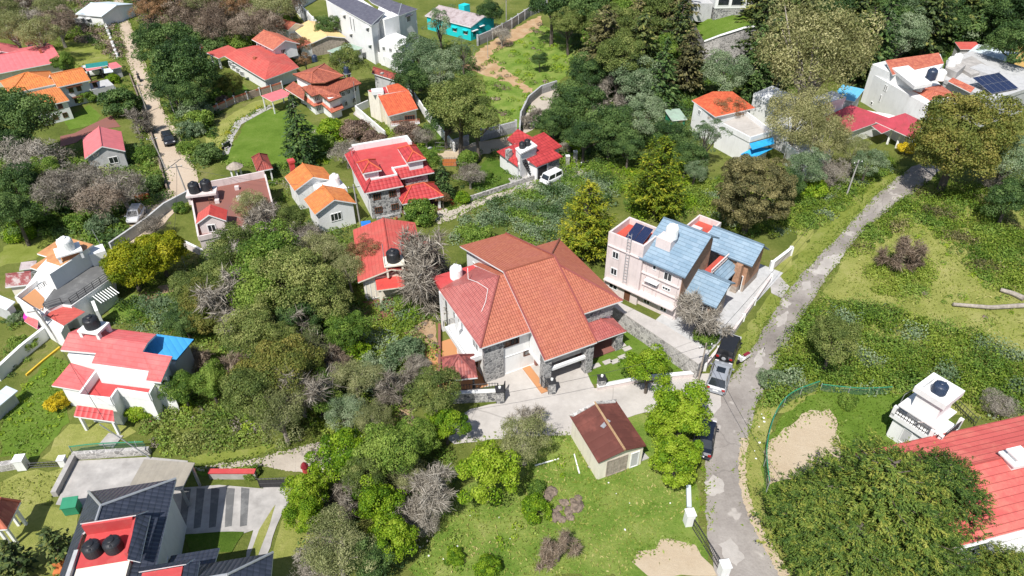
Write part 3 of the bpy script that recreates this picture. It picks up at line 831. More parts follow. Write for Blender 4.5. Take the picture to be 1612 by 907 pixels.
# ------------------------------------------------------------------ houses
class House:
    """local frame: x along the front, -y to the front, z up, metres; built under one Empty at the house's base"""
    def __init__(s, name, label, cat, at, yaw, z0=0.0, world=None):
        p = Vector((world[0], world[1], z0)) if world else G(at[0], at[1], z0)
        s.o = empty(name, p, yaw, label, cat)
        s.p, s.yaw = p, yaw
        s.c, s.s = math.cos(yaw), math.sin(yaw)
    def L(s, px, py, z):
        w = G(px, py, z) - s.p
        return (w.x * s.c + w.y * s.s, -w.x * s.s + w.y * s.c)
    def Rt(s, a, b, z):
        p, q = s.L(a[0], a[1], z), s.L(b[0], b[1], z)
        return (min(p[0], q[0]), min(p[1], q[1]), max(p[0], q[0]), max(p[1], q[1]))
    def world(s, x, y, z=0.0): return Vector((s.p.x + x * s.c - y * s.s, s.p.y + x * s.s + y * s.c, s.p.z + z))
    def add(s, name, mb, mat, parent=None, smooth=False): return mb.build(name, mat, parent or s.o, smooth=smooth)
    def wall(s, rect, z0, z1, mat, inset=0.0):
        m = MB(); m.box(rect[0] + inset, rect[1] + inset, z0, rect[2] - inset, rect[3] - inset, z1)
        return s.add('wall', m, M[mat])
    def gablewall(s, rect, z0, ze, rise, axis, mat, inset=0.0, off=0.5):
        """a block whose two ends rise to the ridge; off = where across the block the ridge runs"""
        x0, y0, x1, y1 = rect[0] + inset, rect[1] + inset, rect[2] - inset, rect[3] - inset
        m = MB()
        if axis == 'x':
            ym = rect[1] + (rect[3] - rect[1]) * off
            m.extr([(y0, z0), (y1, z0), (y1, ze), (ym, ze + rise), (y0, ze)], 'x', x0, x1)
        else:
            xm = rect[0] + (rect[2] - rect[0]) * off
            m.extr([(x0, z0), (x1, z0), (x1, ze), (xm, ze + rise), (x0, ze)], 'y', y0, y1)
        o = s.add('wall', m, M[mat]); return recalc(o)
    def roof(s, planes, mat, t=0.16, side='white', ridges=(), cap=None, parent=None):
        m = MB()
        for p in planes: m.slab(p, t)
        o = s.add('roof', m, [M[mat], M[side]], parent)
        if ridges:
            r = MB()
            for i, (a, b) in enumerate(ridges):
                r.tube([Vector(a) + Vector((0, 0, 0.03)), Vector(b) + Vector((0, 0, 0.03))], 0.09, 6)
                if len(ridges) == 2 or i == len(ridges) - 1: s.add('ridge_cap', r, M[cap or mat], o); r = MB()
        return o
    def gable(s, rect, ze, rise, axis, mat, off=0.5, t=0.16, side='white', cap=None):
        x0, y0, x1, y1 = rect
        if axis == 'x':
            ym = y0 + (y1 - y0) * off; a, b = (x0, ym, ze + rise), (x1, ym, ze + rise)
            pl = [[(x0, y0, ze), (x1, y0, ze), b, a], [(x1, y1, ze), (x0, y1, ze), a, b]]
        else:
            xm = x0 + (x1 - x0) * off; a, b = (xm, y0, ze + rise), (xm, y1, ze + rise)
            pl = [[(x1, y0, ze), (x1, y1, ze), b, a], [(x0, y1, ze), (x0, y0, ze), a, b]]
        return s.roof(pl, mat, t, side, [(a, b)], cap)
    def hip(s, rect, ze, rise, mat, t=0.16, side='white', cap=None, k=0.5):
        x0, y0, x1, y1 = rect
        w, d = x1 - x0, y1 - y0
        if w >= d:
            e = min(d * k, w / 2 - 0.01); ym = (y0 + y1) / 2
            a, b = (x0 + e, ym, ze + rise), (x1 - e, ym, ze + rise)
            pl = [[(x0, y0, ze), (x1, y0, ze), b, a], [(x1, y0, ze), (x1, y1, ze), b], [(x1, y1, ze), (x0, y1, ze), a, b], [(x0, y1, ze), (x0, y0, ze), a]]
            rg = [(a, b), (a, (x0, y0, ze)), (a, (x0, y1, ze)), (b, (x1, y0, ze)), (b, (x1, y1, ze))]
        else:
            e = min(w * k, d / 2 - 0.01); xm = (x0 + x1) / 2
            a, b = (xm, y0 + e, ze + rise), (xm, y1 - e, ze + rise)
            pl = [[(x0, y0, ze), (x1, y0, ze), a], [(x1, y0, ze), (x1, y1, ze), b, a], [(x1, y1, ze), (x0, y1, ze), b], [(x0, y1, ze), (x0, y0, ze), a, b]]
            rg = [(a, b), (a, (x0, y0, ze)), (a, (x1, y0, ze)), (b, (x0, y1, ze)), (b, (x1, y1, ze))]
        return s.roof(pl, mat, t, side, rg, cap)
    def flat(s, rect, z, mat, ph=0.7, pw=0.18, pmat='white', over=0.0):
        """roof terrace: floor slab and a parapet around it"""
        x0, y0, x1, y1 = rect
        m = MB(); m.box(x0 - over, y0 - over, z - 0.15, x1 + over, y1 + over, z + 0.005)
        o = s.add('terrace', m, M[mat])
        if ph:
            q = MB()
            x0 -= over; y0 -= over; x1 += over; y1 += over
            q.box(x0 - 0.01, y0 - 0.01, z - 0.2, x1 + 0.01, y0 + pw, z + ph); q.box(x0 - 0.01, y1 - pw, z - 0.2, x1 + 0.01, y1 + 0.01, z + ph)
            q.box(x0 - 0.01, y0 + pw, z - 0.2, x0 + pw, y1 - pw, z + ph); q.box(x1 - pw, y0 + pw, z - 0.2, x1 + 0.01, y1 - pw, z + ph)
            s.add('parapet', q, M[pmat])
        return o
    def box(s, name, rect, z0, z1, mat, parent=None, label=None):
        m = MB(); m.box(rect[0], rect[1], z0, rect[2], rect[3], z1)
        o = s.add(name, m, M[mat], parent)
        if label: o["label"] = label
        return o
    def win(s, rect, side, u, z, w=1.2, h=1.2, frame='white', glass='glass', mull=1, shade=None, name='window', tr=0):
        """window on a wall of the given block: u = distance of its middle from the wall's left end seen from outside"""
        x0, y0, x1, y1 = rect
        if side == 'S': o, dx, n = Vector((x0, y0, 0)), Vector((1, 0, 0)), Vector((0, -1, 0))
        elif side == 'N': o, dx, n = Vector((x1, y1, 0)), Vector((-1, 0, 0)), Vector((0, 1, 0))
        elif side == 'W': o, dx, n = Vector((x0, y1, 0)), Vector((0, -1, 0)), Vector((-1, 0, 0))
        else: o, dx, n = Vector((x1, y0, 0)), Vector((0, 1, 0)), Vector((1, 0, 0))
        rot = Matrix((dx, n, Vector((0, 0, 1)))).transposed()
        c = o + dx * u
        def bx(m, a0, a1, z0, z1, d0, d1):
            m.cbox(c + dx * (a0 + a1) / 2 + n * (d0 + d1) / 2 + Vector((0, 0, (z0 + z1) / 2)), (a1 - a0, d1 - d0, z1 - z0), 0, rot)
        f = MB(); t = 0.08
        bx(f, -w / 2, w / 2, z, z + t, -0.05, 0.06); bx(f, -w / 2, w / 2, z + h - t, z + h, -0.05, 0.06)
        bx(f, -w / 2, -w / 2 + t, z + t, z + h - t, -0.05, 0.06); bx(f, w / 2 - t, w / 2, z + t, z + h - t, -0.05, 0.06)
        for k in range(mull):
            q = -w / 2 + w * (k + 1) / (mull + 1)
            bx(f, q - 0.03, q + 0.03, z + t, z + h - t, -0.05, 0.05)
        if tr: bx(f, -w / 2 + t, w / 2 - t, z + h * tr - 0.03, z + h * tr + 0.03, -0.05, 0.045)
        fo = s.add(name, f, M[frame])
        g = MB(); bx(g, -w / 2 + t, w / 2 - t, z + t, z + h - t, -0.05, 0.012)
        s.add('pane' if name == 'window' else 'panel', g, M[glass], fo)
        if shade:
            a = MB(); bx(a, -w / 2 - 0.25, w / 2 + 0.25, z + h + 0.08, z + h + 0.2, -0.02, 0.55)
            s.add('sunshade', a, M[shade], fo)
        return fo
    def rail(s, pts, z, h=0.95, mat='dark_metal', step=0.55, r=0.03, name='railing', bars=2):
        m = MB()
        P = [Vector((p[0], p[1], z)) for p in pts]
        for a, b in zip(P[:-1], P[1:]):
            for k in range(bars + 1):
                q = Vector((0, 0, h * (k + 1) / (bars + 1)))
                m.tube([a + q, b + q], r, 4)
            n = max(1, int((b - a).length / step))
            for i in range(n + 1):
                p = a.lerp(b, i / n); m.tube([p, p + Vector((0, 0, h))], r, 4)
        return s.add(name, m, M[mat])
    def posts(s, pts, z0, z1, w=0.3, mat='white', name='post'):
        for p in pts:
            m = MB(); m.box(p[0] - w / 2, p[1] - w / 2, z0, p[0] + w / 2, p[1] + w / 2, z1)
            s.add(name, m, M[mat])
def fitz(H, a, b): pass
# ------------------------------------------------------------------ the ground, roads and paths
m = MB(); m.poly([(-500, -60, 0), (500, -60, 0), (500, 900, 0), (-500, 900, 0)])
o = m.build('ground', M['terrain']); o["kind"] = "structure"
# broad areas
patch('meadow', [(640, 907), (690, 830), (720, 770), (850, 700), (905, 660), (1000, 640), (1075, 700), (1100, 800), (1125, 907)], 'meadow', 1, 0.4, 2)
patch('field', [(1215, 640), (1265, 520), (1330, 400), (1470, 285), (1612, 300), (1660, 520), (1680, 700), (1560, 660), (1400, 640)], 'drygrass', 1, 0.4, 3)
patch('verge', [(1112, 600), (1160, 540), (1215, 455), (1275, 375), (1330, 320), (1400, 262), (1430, 262), (1375, 312), (1320, 372), (1262, 432), (1222, 484), (1180, 552), (1150, 592)], 'lawn_lime', 2, 0.25, 4)
patch('verge', [(1195, 640), (1215, 600), (1300, 612), (1215, 660), (1200, 780), (1225, 850), (1260, 907), (1240, 907), (1200, 830), (1180, 770), (1168, 720)], 'drygrass', 2, 0.3, 5)
patch('lawn', [(1200, 780), (1205, 700), (1235, 650), (1290, 615), (1400, 618), (1480, 640), (1520, 700), (1400, 760)], 'lawn', 3, 0.25, 6)
patch('bare_soil', [(1207, 765), (1207, 700), (1255, 662), (1262, 652), (1305, 644), (1333, 715), (1290, 740)], 'soil_pale', 4, 0.3, 7)
patch('bare_soil', [(995, 885), (1005, 868), (1032, 865), (1040, 848), (1095, 858), (1130, 907), (1020, 907)], 'soil_pale', 3, 0.15, 8)
patch('slope', [(745, 85), (800, 70), (850, 38), (900, 60), (905, 110), (870, 140), (850, 150), (830, 200), (780, 215), (735, 190), (760, 130)], 'meadow', 1, 0.6, 9, 1.5)
patch('bare_soil', [(725, 100), (790, 55), (850, 25), (855, 40), (800, 72), (770, 88), (810, 120), (850, 150), (835, 150), (800, 130), (735, 110)], 'soil_orange', 2, 0.5, 10)
patch('forest_floor', [(1100, 130), (1180, 40), (1400, 10), (1612, 10), (1612, 110), (1480, 110), (1340, 80), (1250, 150)], 'weeds', 1, 0.6, 11, 2)
patch('slope', [(1480, 40), (1540, 40), (1590, 80), (1560, 90), (1440, 95)], 'meadow', 2, 0.6, 12)
patch('garden_lawn', [(100, 110), (85, 85), (100, 60), (160, 52), (180, 95), (130, 108)], 'lawn_lime', 2, 0.2, 13)
patch('garden_lawn', [(100, 190), (140, 165), (160, 182), (148, 196), (110, 205)], 'lawn', 2, 0.1, 14)
patch('garden_lawn', [(345, 255), (375, 215), (390, 185), (412, 172), (450, 175), (470, 180), (520, 215), (540, 230), (520, 255), (440, 262), (370, 262)], 'lawn', 2, 0.2, 15)
patch('garden_lawn', [(330, 165), (340, 125), (380, 130), (400, 150), (360, 162)], 'lawn', 2, 0.2, 16)
patch('yard', [(320, 235), (330, 200), (400, 160), (460, 150), (445, 172), (410, 172), (385, 185), (360, 235), (340, 245)], 'drygrass', 1, 0.2, 17)
patch('garden_lawn', [(650, 205), (680, 195), (715, 225), (690, 240), (655, 240)], 'weeds', 2, 0.2, 18)
patch('garden_lawn', [(735, 290), (770, 245), (800, 262), (815, 290), (770, 310)], 'weeds', 2, 0.2, 19)
patch('field', [(0, 390), (60, 365), (100, 362), (110, 390), (40, 410), (0, 420)], 'lawn_lime', 1, 0.4, 20)
patch('lawn', [(0, 645), (30, 620), (80, 558), (112, 570), (105, 640), (110, 665), (60, 722), (0, 720)], 'lawn', 2, 0.3, 21)
patch('drying_grass', [(65, 722), (110, 668), (170, 665), (215, 680), (160, 700), (110, 712), (100, 735)], 'drygrass', 3, 0.25, 22)
patch('drying_grass', [(0, 760), (30, 745), (95, 738), (105, 735), (80, 792), (50, 798), (0, 800)], 'drygrass', 2, 0.25, 23)
patch('garden_lawn', [(0, 805), (60, 795), (85, 798), (125, 806), (120, 907), (0, 907)], 'drygrass', 3, 0.2, 24)
patch('garden_lawn', [(925, 605), (930, 570), (985, 512), (1010, 515), (1040, 545), (1085, 582), (1000, 600)], 'lawn', 4, 0.06, 25)
patch('weed_patch', [(180, 475), (240, 455), (310, 425), (300, 470), (200, 505), (160, 500)], 'meadow', 2, 0.5, 26)
patch('bare_soil', [(215, 465), (265, 448), (290, 440), (280, 455), (230, 475)], 'soil', 3, 0.3, 27)
patch('bare_soil', [(640, 520), (680, 500), (692, 520), (690, 600), (660, 560)], 'soil', 2, 0.4, 28)
patch('bare_soil', [(615, 660), (640, 615), (648, 640), (652, 690), (640, 700)], 'soil', 2, 0.3, 29)
patch('grass_bank', [(290, 720), (400, 705), (440, 700), (400, 720), (310, 730)], 'lawn_lime', 1, 0.2, 30)
patch('grass_bank', [(300, 742), (400, 726), (405, 735), (380, 745), (320, 750)], 'lawn', 3, 0.15, 31)
patch('soil_bank', [(690, 255), (700, 238), (760, 222), (800, 215), (830, 215), (800, 232), (740, 250)], 'soil_pale', 2, 0.3, 32)
patch('levelled_plot', [(815, 205), (825, 160), (870, 138), (885, 150), (880, 165), (838, 205), (822, 212)], 'lane', 3, 0.3, 33)
patch('field', [(700, 330), (760, 300), (830, 283), (925, 262), (930, 270), (850, 292), (760, 325), (700, 345)], 'lawn', 2, 0.2, 34)
patch('grass_bank', [(1215, 425), (1240, 395), (1262, 350), (1300, 340), (1240, 425), (1230, 440)], 'drygrass', 3, 0.3, 35)

# roads
strip('road', [(1455, 255), (1425, 270), (1375, 312), (1320, 372), (1262, 432), (1224, 482), (1180, 555), (1150, 596), (1125, 640), (1113, 700), (1110, 760), (1112, 830), (1128, 907), (1160, 1000)],
      [(1482, 265), (1462, 285), (1412, 322), (1362, 362), (1327, 402), (1292, 452), (1256, 512), (1226, 562), (1200, 620), (1178, 680), (1168, 740), (1180, 800), (1205, 855), (1232, 907), (1300, 1000)], 'asphalt', 6)
strip('road_edge', [(1166, 690), (1162, 745), (1174, 803), (1200, 858), (1228, 910)], [(1178, 690), (1174, 745), (1186, 800), (1213, 853), (1243, 907)], 'soil_pale', 7, 0.1)
strip('dirt_road', [(172, -40), (178, 0), (190, 60), (205, 110), (224, 180), (243, 240), (260, 285), (262, 308), (238, 342), (203, 378), (172, 394)],
      [(186, -40), (193, 0), (215, 60), (240, 130), (262, 180), (290, 230), (312, 278), (308, 300), (275, 334), (252, 358), (215, 388)], 'dirtroad', 6, 0.2)
patch('roadside', [(185, 352), (205, 325), (240, 318), (262, 300), (250, 335), (205, 378), (195, 368)], 'soil_pale', 5, 0.3, 40)
patch('driveway', [(745, 612), (760, 590), (800, 560), (832, 545), (870, 560), (905, 560), (925, 590), (936, 612), (1005, 605), (1090, 590), (1135, 588), (1135, 640), (1122, 655), (1015, 650), (905, 685), (780, 692), (715, 700), (690, 680), (740, 645), (795, 632), (795, 606)], 'concrete_pale', 8, 0.05, 41)
strip('lane', [(300, 738), (350, 730), (405, 722), (440, 712), (500, 697), (560, 690)], [(318, 742), (360, 738), (412, 734), (452, 742), (500, 745), (560, 735)], 'lane', 5, 0.1)
strip('lane', [(680, 340), (700, 335), (760, 312), (805, 298), (850, 285), (925, 263)], [(690, 353), (715, 345), (765, 320), (810, 305), (858, 296), (930, 271)], 'lane', 5, 0.12)
strip('lane', [(685, 243), (720, 238), (760, 226), (830, 212)], [(690, 254), (735, 250), (765, 238), (835, 222)], 'soil_pale', 6, 0.12)
patch('apron', [(685, 348), (690, 325), (705, 330), (700, 350)], 'lane', 6, 0.05, 44)
patch('forecourt', [(800, 282), (840, 262), (910, 258), (918, 268), (860, 285), (815, 300)], 'concrete', 7, 0.05, 45)
patch('path', [(345, 245), (358, 215), (370, 192), (400, 175), (425, 165), (428, 170), (405, 182), (380, 196), (368, 218), (360, 243)], 'concrete', 5, 0.08, 46)
patch('paved_drive', [(118, 210), (145, 196), (175, 182), (190, 200), (150, 205), (120, 225), (95, 232), (95, 215)], 'brown_floor', 6, 0.0, 47)
patch('track', [(1495, 10), (1540, 30), (1600, 45), (1612, 52), (1612, 40), (1550, 20), (1505, 5)], 'lane', 3, 0.3, 48)
for k, q in enumerate(([(1108, 760), (1122, 748), (1138, 758), (1140, 775), (1125, 782), (1112, 778)], [(1290, 418), (1300, 405), (1330, 398), (1318, 418), (1300, 436), (1280, 430)], [(1262, 446), (1275, 442), (1276, 455), (1262, 458)], [(1222, 500), (1240, 490), (1236, 512), (1222, 516)], [(1130, 858), (1150, 848), (1172, 880), (1160, 892), (1140, 880)], [(1190, 560), (1205, 545), (1200, 575), (1188, 580)], [(1232, 470), (1246, 478), (1240, 486), (1228, 480)])):
    patch('road_patch', q, 'road_pale', 9, 0.16, 70 + k, 0.3)
patch('driveway', [(1212, 442), (1228, 436), (1243, 452), (1230, 470), (1214, 462)], 'concrete', 7, 0.08, 80)

# ------------------------------------------------------------------ the big villa in the middle
H = House('villa', 'large villa with orange tiled roofs and one glossy maroon slope, centre of photo', 'house', None, R(27), world=(1.845, 51.44))
W0 = (-6.5, -3.4, 6.7, 7.0)
H.wall(W0, 0, 6.0, 'white')
m = MB(); m.extr([(1.0, 0), (10.7, 0), (10.7, 5.9), (1.0, 9.1)], 'x', -1.9, 2.4); recalc(H.add('wall', m, M['white']))
FL, FR, BR, BL = (-7.2, -4.1, 6), (7.4, -4.1, 6), (7.4, 7.6, 6), (-7.2, 5.2, 6)
AL, AR = (-2.9, 1.0, 9.0), (2.4, 1.2, 9.0)
r1 = H.roof([[FL, FR, AR, AL], [FR, BR, AR], [BR, (-2.6, 7.6, 6), AL, AR]], 'tile_orange')
m = MB()
for p in ([BL, FL, AL], [(-7.2, 5.2, 6.0), AL, (-2.6, 6.4, 6.5)]): m.slab(p, 0.16)
o = H.add('roof', m, [M['tile_painted'], M['white']]); o["label"] = "glossy maroon painted left slope"
rc = MB()
for pth in ([FL, AL], [FR, AR, BR]):
    rc = MB(); rc.tube([Vector(a) + Vector((0, 0, .04)) for a in pth], 0.10, 6); H.add('ridge_cap', rc, M['tile_painted'], r1)
a, b = (-2.45, 1.0, 9.35), (2.9, 1.0, 9.35)
r2 = H.roof([[(-2.45, -6.9, 4.85), (2.9, -6.9, 4.85), b, a], [(2.9, 11.2, 6.0), (-2.45, 11.2, 6.0), a, b]], 'tile_orange', ridges=[(a, b)])
for pth in ([(2.86, -6.8, 4.98), (2.86, 1.0, 9.45), (2.86, 11.1, 6.1)], [(-2.4, -6.8, 4.98), (-2.4, 1.0, 9.45)]):
    rc = MB(); rc.tube(pth, 0.09, 6); H.add('ridge_cap', rc, M['tile_painted'], r2)
# flat terrace behind the painted slope, with its low wall
H.box('terrace', (-7.0, 5.0, -2.0, 7.4), 5.6, 6.05, 'red_paint')
# front faces: stone corner panels, white garage wall, windows
for x0, x1 in ((-6.62, -4.75), (-0.85, 0.05)):
    m = MB(); m.box(x0, -3.62, 0, x1, -3.2, 5.95); H.add('stone_panel', m, M['stone_grey'])
H.win(W0, 'S', 2.55, 4.4, 1.7, 1.0, 'wood', 'glass', 3)
H.win(W0, 'S', 4.45, 2.0, 1.2, 0.9, 'wood', 'glass', 1)
H.win(W0, 'S', 4.85, 4.9, 0.7, 0.4, 'white', 'glass', 0)
f = H.win(W0, 'S', 3.55, 0.05, 3.4, 2.9, 'white', 'white', 0, name='garage_door'); 
# carport under the front slope
H.posts([(-1.95, -6.3), (2.4, -6.3)], 0, 4.75, 0.75, 'stone_grey', 'pillar')
m = MB(); m.box(-1.7, -6.55, 2.45, 2.1, -6.25, 2.85); m.box(-2.15, -6.0, 2.5, -1.85, -3.5, 2.95); m.box(2.1, -6.0, 2.5, 2.4, -3.5, 2.95)
H.add('beam', m, M['white'])
for x0, x1 in ((-2.05, -1.9), (2.2, 2.35)):
    m = MB(); m.extr([(-5.9, 2.95), (-3.5, 2.95), (-3.5, 6.4), (-5.9, 5.1)], 'x', x0, x1); recalc(H.add('side_wall', m, M['white']))
m = MB(); m.box(-1.6, -5.95, 2.86, 2.05, -5.8, 4.9); H.add('stone_panel', m, M['stone_grey'])
m = MB(); m.box(-1.3, -6.05, 3.0, 1.8, -5.96, 4.1); H.add('display_panel', m, M['concrete'])
m = MB(); m.box(-1.5, -3.75, 0, 2.2, -3.41, 2.4); H.add('garage_wall', m, M['brown_floor'])
H.box('step', (-2.75, -7.1, -2.0, -3.5), 0.03, 0.16, 'terr_floor')
# porch on the right, low hipped roof with a stone pillar
pz = 3.1
P0, P1, P2, P3 = (2.6, -5.5, pz), (7.15, -5.5, pz), (7.15, -2.6, pz), (2.6, -2.6, pz)
t0, t1 = (2.6, -3.0, 4.5), (4.7, -2.9, 4.5)
H.roof([[P0, P1, t1, t0], [P1, P2, t1]], 'tile_painted', ridges=[(P1, t1)])
H.posts([(6.6, -5.0)], 0, 3.05, 0.7, 'stone_grey', 'pillar')
H.box('porch_floor', (2.6, -5.3, 6.9, -3.4), 0.03, 0.14, 'brown_floor')
m = MB(); m.box(2.5, -3.65, 4.2, 6.75, -3.38, 5.9); H.add('stone_panel', m, M['stone_grey'])
H.win((2.6, -3.4, 6.7, 5), 'S', 2.3, 0.15, 1.5, 2.3, 'wood', 'glass', 1, name='door')
# left side: balcony with pale balustrade, tall window openings
m = MB(); m.box(-7.9, -2.8, 3.0, -6.5, 2.2, 3.2); m.box(-7.95, -2.85, 3.2, -7.75, 2.25, 3.85); m.box(-7.75, -2.85, 3.2, -6.5, -2.65, 3.85); m.box(-7.75, 2.05, 3.2, -6.5, 2.25, 3.85)
H.add('balcony', m, M['white'])
H.win(W0, 'W', 4.2, 3.3, 1.6, 2.2, 'white', 'glass', 1)
H.win(W0, 'W', 8.5, 3.3, 1.3, 1.6, 'white', 'glass', 1)
H.win(W0, 'W', 8.2, 0.5, 1.2, 1.6, 'wood', 'glass', 1)
H.win((-1.9, 6.0, 2.4, 10.7), 'W', 2.0, 3.9, 0.8, 1.3, 'white', 'glass', 0)
H.win((-1.9, 6.0, 2.4, 10.7), 'W', 3.6, 3.9, 0.8, 1.3, 'white', 'glass', 0)
H.posts([(-7.17, 1.1), (-7.17, 4.9)], 0, 5.95, 0.25, 'white', 'column')
H.box('patio', (-10.6, -4.0, -6.5, 3.4), 0.02, 0.10, 'terr_floor')
H.rail([(-10.5, 3.4), (-10.5, -3.6)], 0.1, 0.9, bars=3, step=1.2)
H.rail([(-7.8, 3.0), (-6.5, 3.0)], 3.0, 0.9, bars=3)
m = MB(); m.tube([(x, y, 6.12 + (x + 7.2) * 0.70) for x, y in ((-4.4, 4.6), (-4.9, 3.4), (-4.5, 2.2), (-4.2, 0.6), (-4.9, -0.4), (-5.6, -1.0))], 0.025, 5); H.add('water_pipe', m, M['white_plastic'])
# lower storeys are 3 m in all: heights and plan brought to the measured size
def squash(z): return z if z < 0.2 else (0.2 + (z - 0.2) * 2.8 / 3.8 if z < 4 else z - 1.0)
def villa_fit(o):
    for ch in o.children:
        for v in ch.data.vertices: v.co.x *= 1.025; v.co.y *= 1.025; v.co.z = squash(v.co.z)
        villa_fit(ch)
villa_fit(H.o)
H.p = Vector((1.891, 52.73, 0)); H.o.location = H.p
VIL = H
# ------------------------------------------------------------------ house with blue slate roofs, right of the villa
H = House('slate_roof_house', 'pale pink three storey house with blue slate roofs and brown brick gable ends', 'house', (1000, 480), R(-40.3))
TW = (-4.1, 0.0, 0.1, 3.9)
H.wall(TW, 0, 6.7, 'pinkwall')
H.flat(TW, 6.72, 'red_floor', 0.75, 0.2, 'pinkwall')
MW = (0.1, 0.35, 4.5, 6.1)
m = MB(); m.extr([(0.35, 0), (6.1, 0), (6.1, 7.3), (4.4, 8.35), (0.35, 6.1)], 'x', 0.1, 4.5); recalc(H.add('wall', m, M['pinkwall']))
m = MB(); m.extr([(0.38, 3.0), (6.05, 3.0), (6.05, 7.25), (4.4, 8.3), (0.38, 6.05)], 'x', 4.48, 4.56); recalc(H.add('brick_gable', m, M['brick']))
a, b = (-0.45, 4.4, 8.55), (5.0, 4.4, 8.55)
H.roof([[(-0.45, -0.1, 6.0), (5.0, -0.1, 6.0), b, a], [(5.0, 6.6, 7.3), (-0.45, 6.6, 7.3), a, b]], 'slate_blue', side='slate_blue', ridges=[(a, b)])
for i, (u, z) in enumerate(((1.3, 3.7), (1.3, 1.8))):
    m = MB(); m.box(-4.9, 1.4 + 0.2 * i, z, -4.1, 3.9, z + 0.15); m.box(-4.95, 1.4 + 0.2 * i, z + 0.15, -4.85, 3.9, z + 0.8); m.box(-4.85, 1.4 + 0.2 * i, z + 0.15, -4.1, 1.5 + 0.2 * i, z + 0.8)
    H.add('balcony', m, M['pinkwall'])
    H.win(TW, 'W', 1.2, z + 0.2, 0.9, 1.4, 'white', 'glass', 0)
m = MB(); m.box(-3.9, -0.55, 1.75, 4.5, 0.36, 1.87); H.add('canopy', m, M['pinkwall'])
H.win(MW, 'S', 1.3, 5.0, 0.45, 0.6, 'white', 'glass', 0)
H.win(MW, 'S', 2.9, 4.4, 0.95, 1.0, 'white', 'glass', 1)
H.win(MW, 'S', 1.35, 3.0, 1.0, 0.55, 'white', 'glass', 1, shade='white')
H.win(MW, 'S', 2.95, 3.2, 0.95, 0.45, 'white', 'glass', 2)
H.win(MW, 'S', 1.0, 0.5, 0.8, 0.9, 'white', 'glass', 1); H.win(MW, 'S', 3.0, 0.5, 0.8, 0.9, 'white', 'glass', 1)
H.win(TW, 'S', 1.2, 0.7, 1.1, 0.7, 'white', 'glass', 1); H.win(TW, 'S', 3.0, 0.1, 0.7, 1.5, 'wood', 'wood', 0, name='door')
for x0, x1, z in ((-4.0, -0.2, 5.9), (-4.0, 4.4, 4.15), (0.3, 4.4, 2.75)):
    m = MB(); m.box(x0, -0.16 if x1 < 0 else 0.18, z, x1, 0.36, z + 0.12); H.add('ledge', m, M['pinkwall'])
H.win(TW, 'S', 1.1, 4.6, 0.8, 0.9, 'white', 'glass', 1); H.win(TW, 'S', 1.1, 2.5, 0.8, 0.9, 'white', 'glass', 1)
H.win(TW, 'W', 2.6, 4.5, 0.8, 1.0, 'white', 'glass', 1)
for x in (0.55, 2.0, 4.2):
    m = MB(); m.tube([(x, 0.28, 1.9), (x, 0.28, 5.9)], 0.04, 5); H.add('drainpipe', m, M['pinkwall'])
m = MB()
for x in (-1.75, -1.35):
    m.tube([(x, -0.12, 2.2), (x, -0.12, 8.4)], 0.035, 4)
for k in range(16): m.tube([(-1.75, -0.12, 2.4 + k * 0.38), (-1.35, -0.12, 2.4 + k * 0.38)], 0.025, 4)
H.add('ladder', m, M['steel'])
H.box('tank_stand', (0.55, 1.5, 2.2, 2.9), 6.6, 8.05, 'pinkwall')
# low wing with porch
PW = (4.56, 1.9, 7.6, 4.8)
m = MB(); m.extr([(1.9, 0), (4.8, 0), (4.8, 3.8), (3.75, 4.4), (1.9, 3.0)], 'x', 4.56, 7.6); recalc(H.add('wall', m, M['brick']))
a, b = (4.3, 3.75, 4.62), (8.15, 3.75, 4.62)
H.roof([[(3.7, 1.35, 2.95), (8.15, 1.35, 2.95), b, a], [(8.15, 5.2, 3.85), (4.3, 5.2, 3.85), a, b]], 'slate_blue', side='slate_blue', ridges=[(a, b)])
H.win((4.0, 1.9, 7.6, 4.8), 'S', 0.9, 1.2, 1.3, 1.1, 'white', 'glass', 2)
H.win((4.0, 1.9, 7.6, 4.8), 'S', 2.6, 1.2, 1.0, 1.1, 'white', 'glass', 1)
H.box('wall', (3.3, 2.0, 4.56, 4.8), 0, 2.9, 'brick')
# red terrace and the lean-to
H.wall((4.56, 5.4, 5.4, 9.3), 0, 3.6, 'brick')
H.box('terrace', (4.56, 5.3, 5.35, 9.2), 3.6, 3.66, 'red_floor')
m = MB()
m.box(5.32, 5.3, 3.6, 5.45, 9.3, 3.72); m.box(5.32, 5.3, 4.05, 5.45, 9.3, 4.17)
for k in range(9): m.box(5.33, 5.35 + k * 0.48, 3.72, 5.44, 5.45 + k * 0.48, 4.05)
H.add('balustrade', m, M['pinkwall'])
H.roof([[(6.7, 5.9, 2.7), (6.7, 9.5, 2.7), (5.46, 9.5, 3.5), (5.46, 5.9, 3.5)]], 'slate_blue', side='slate_blue')
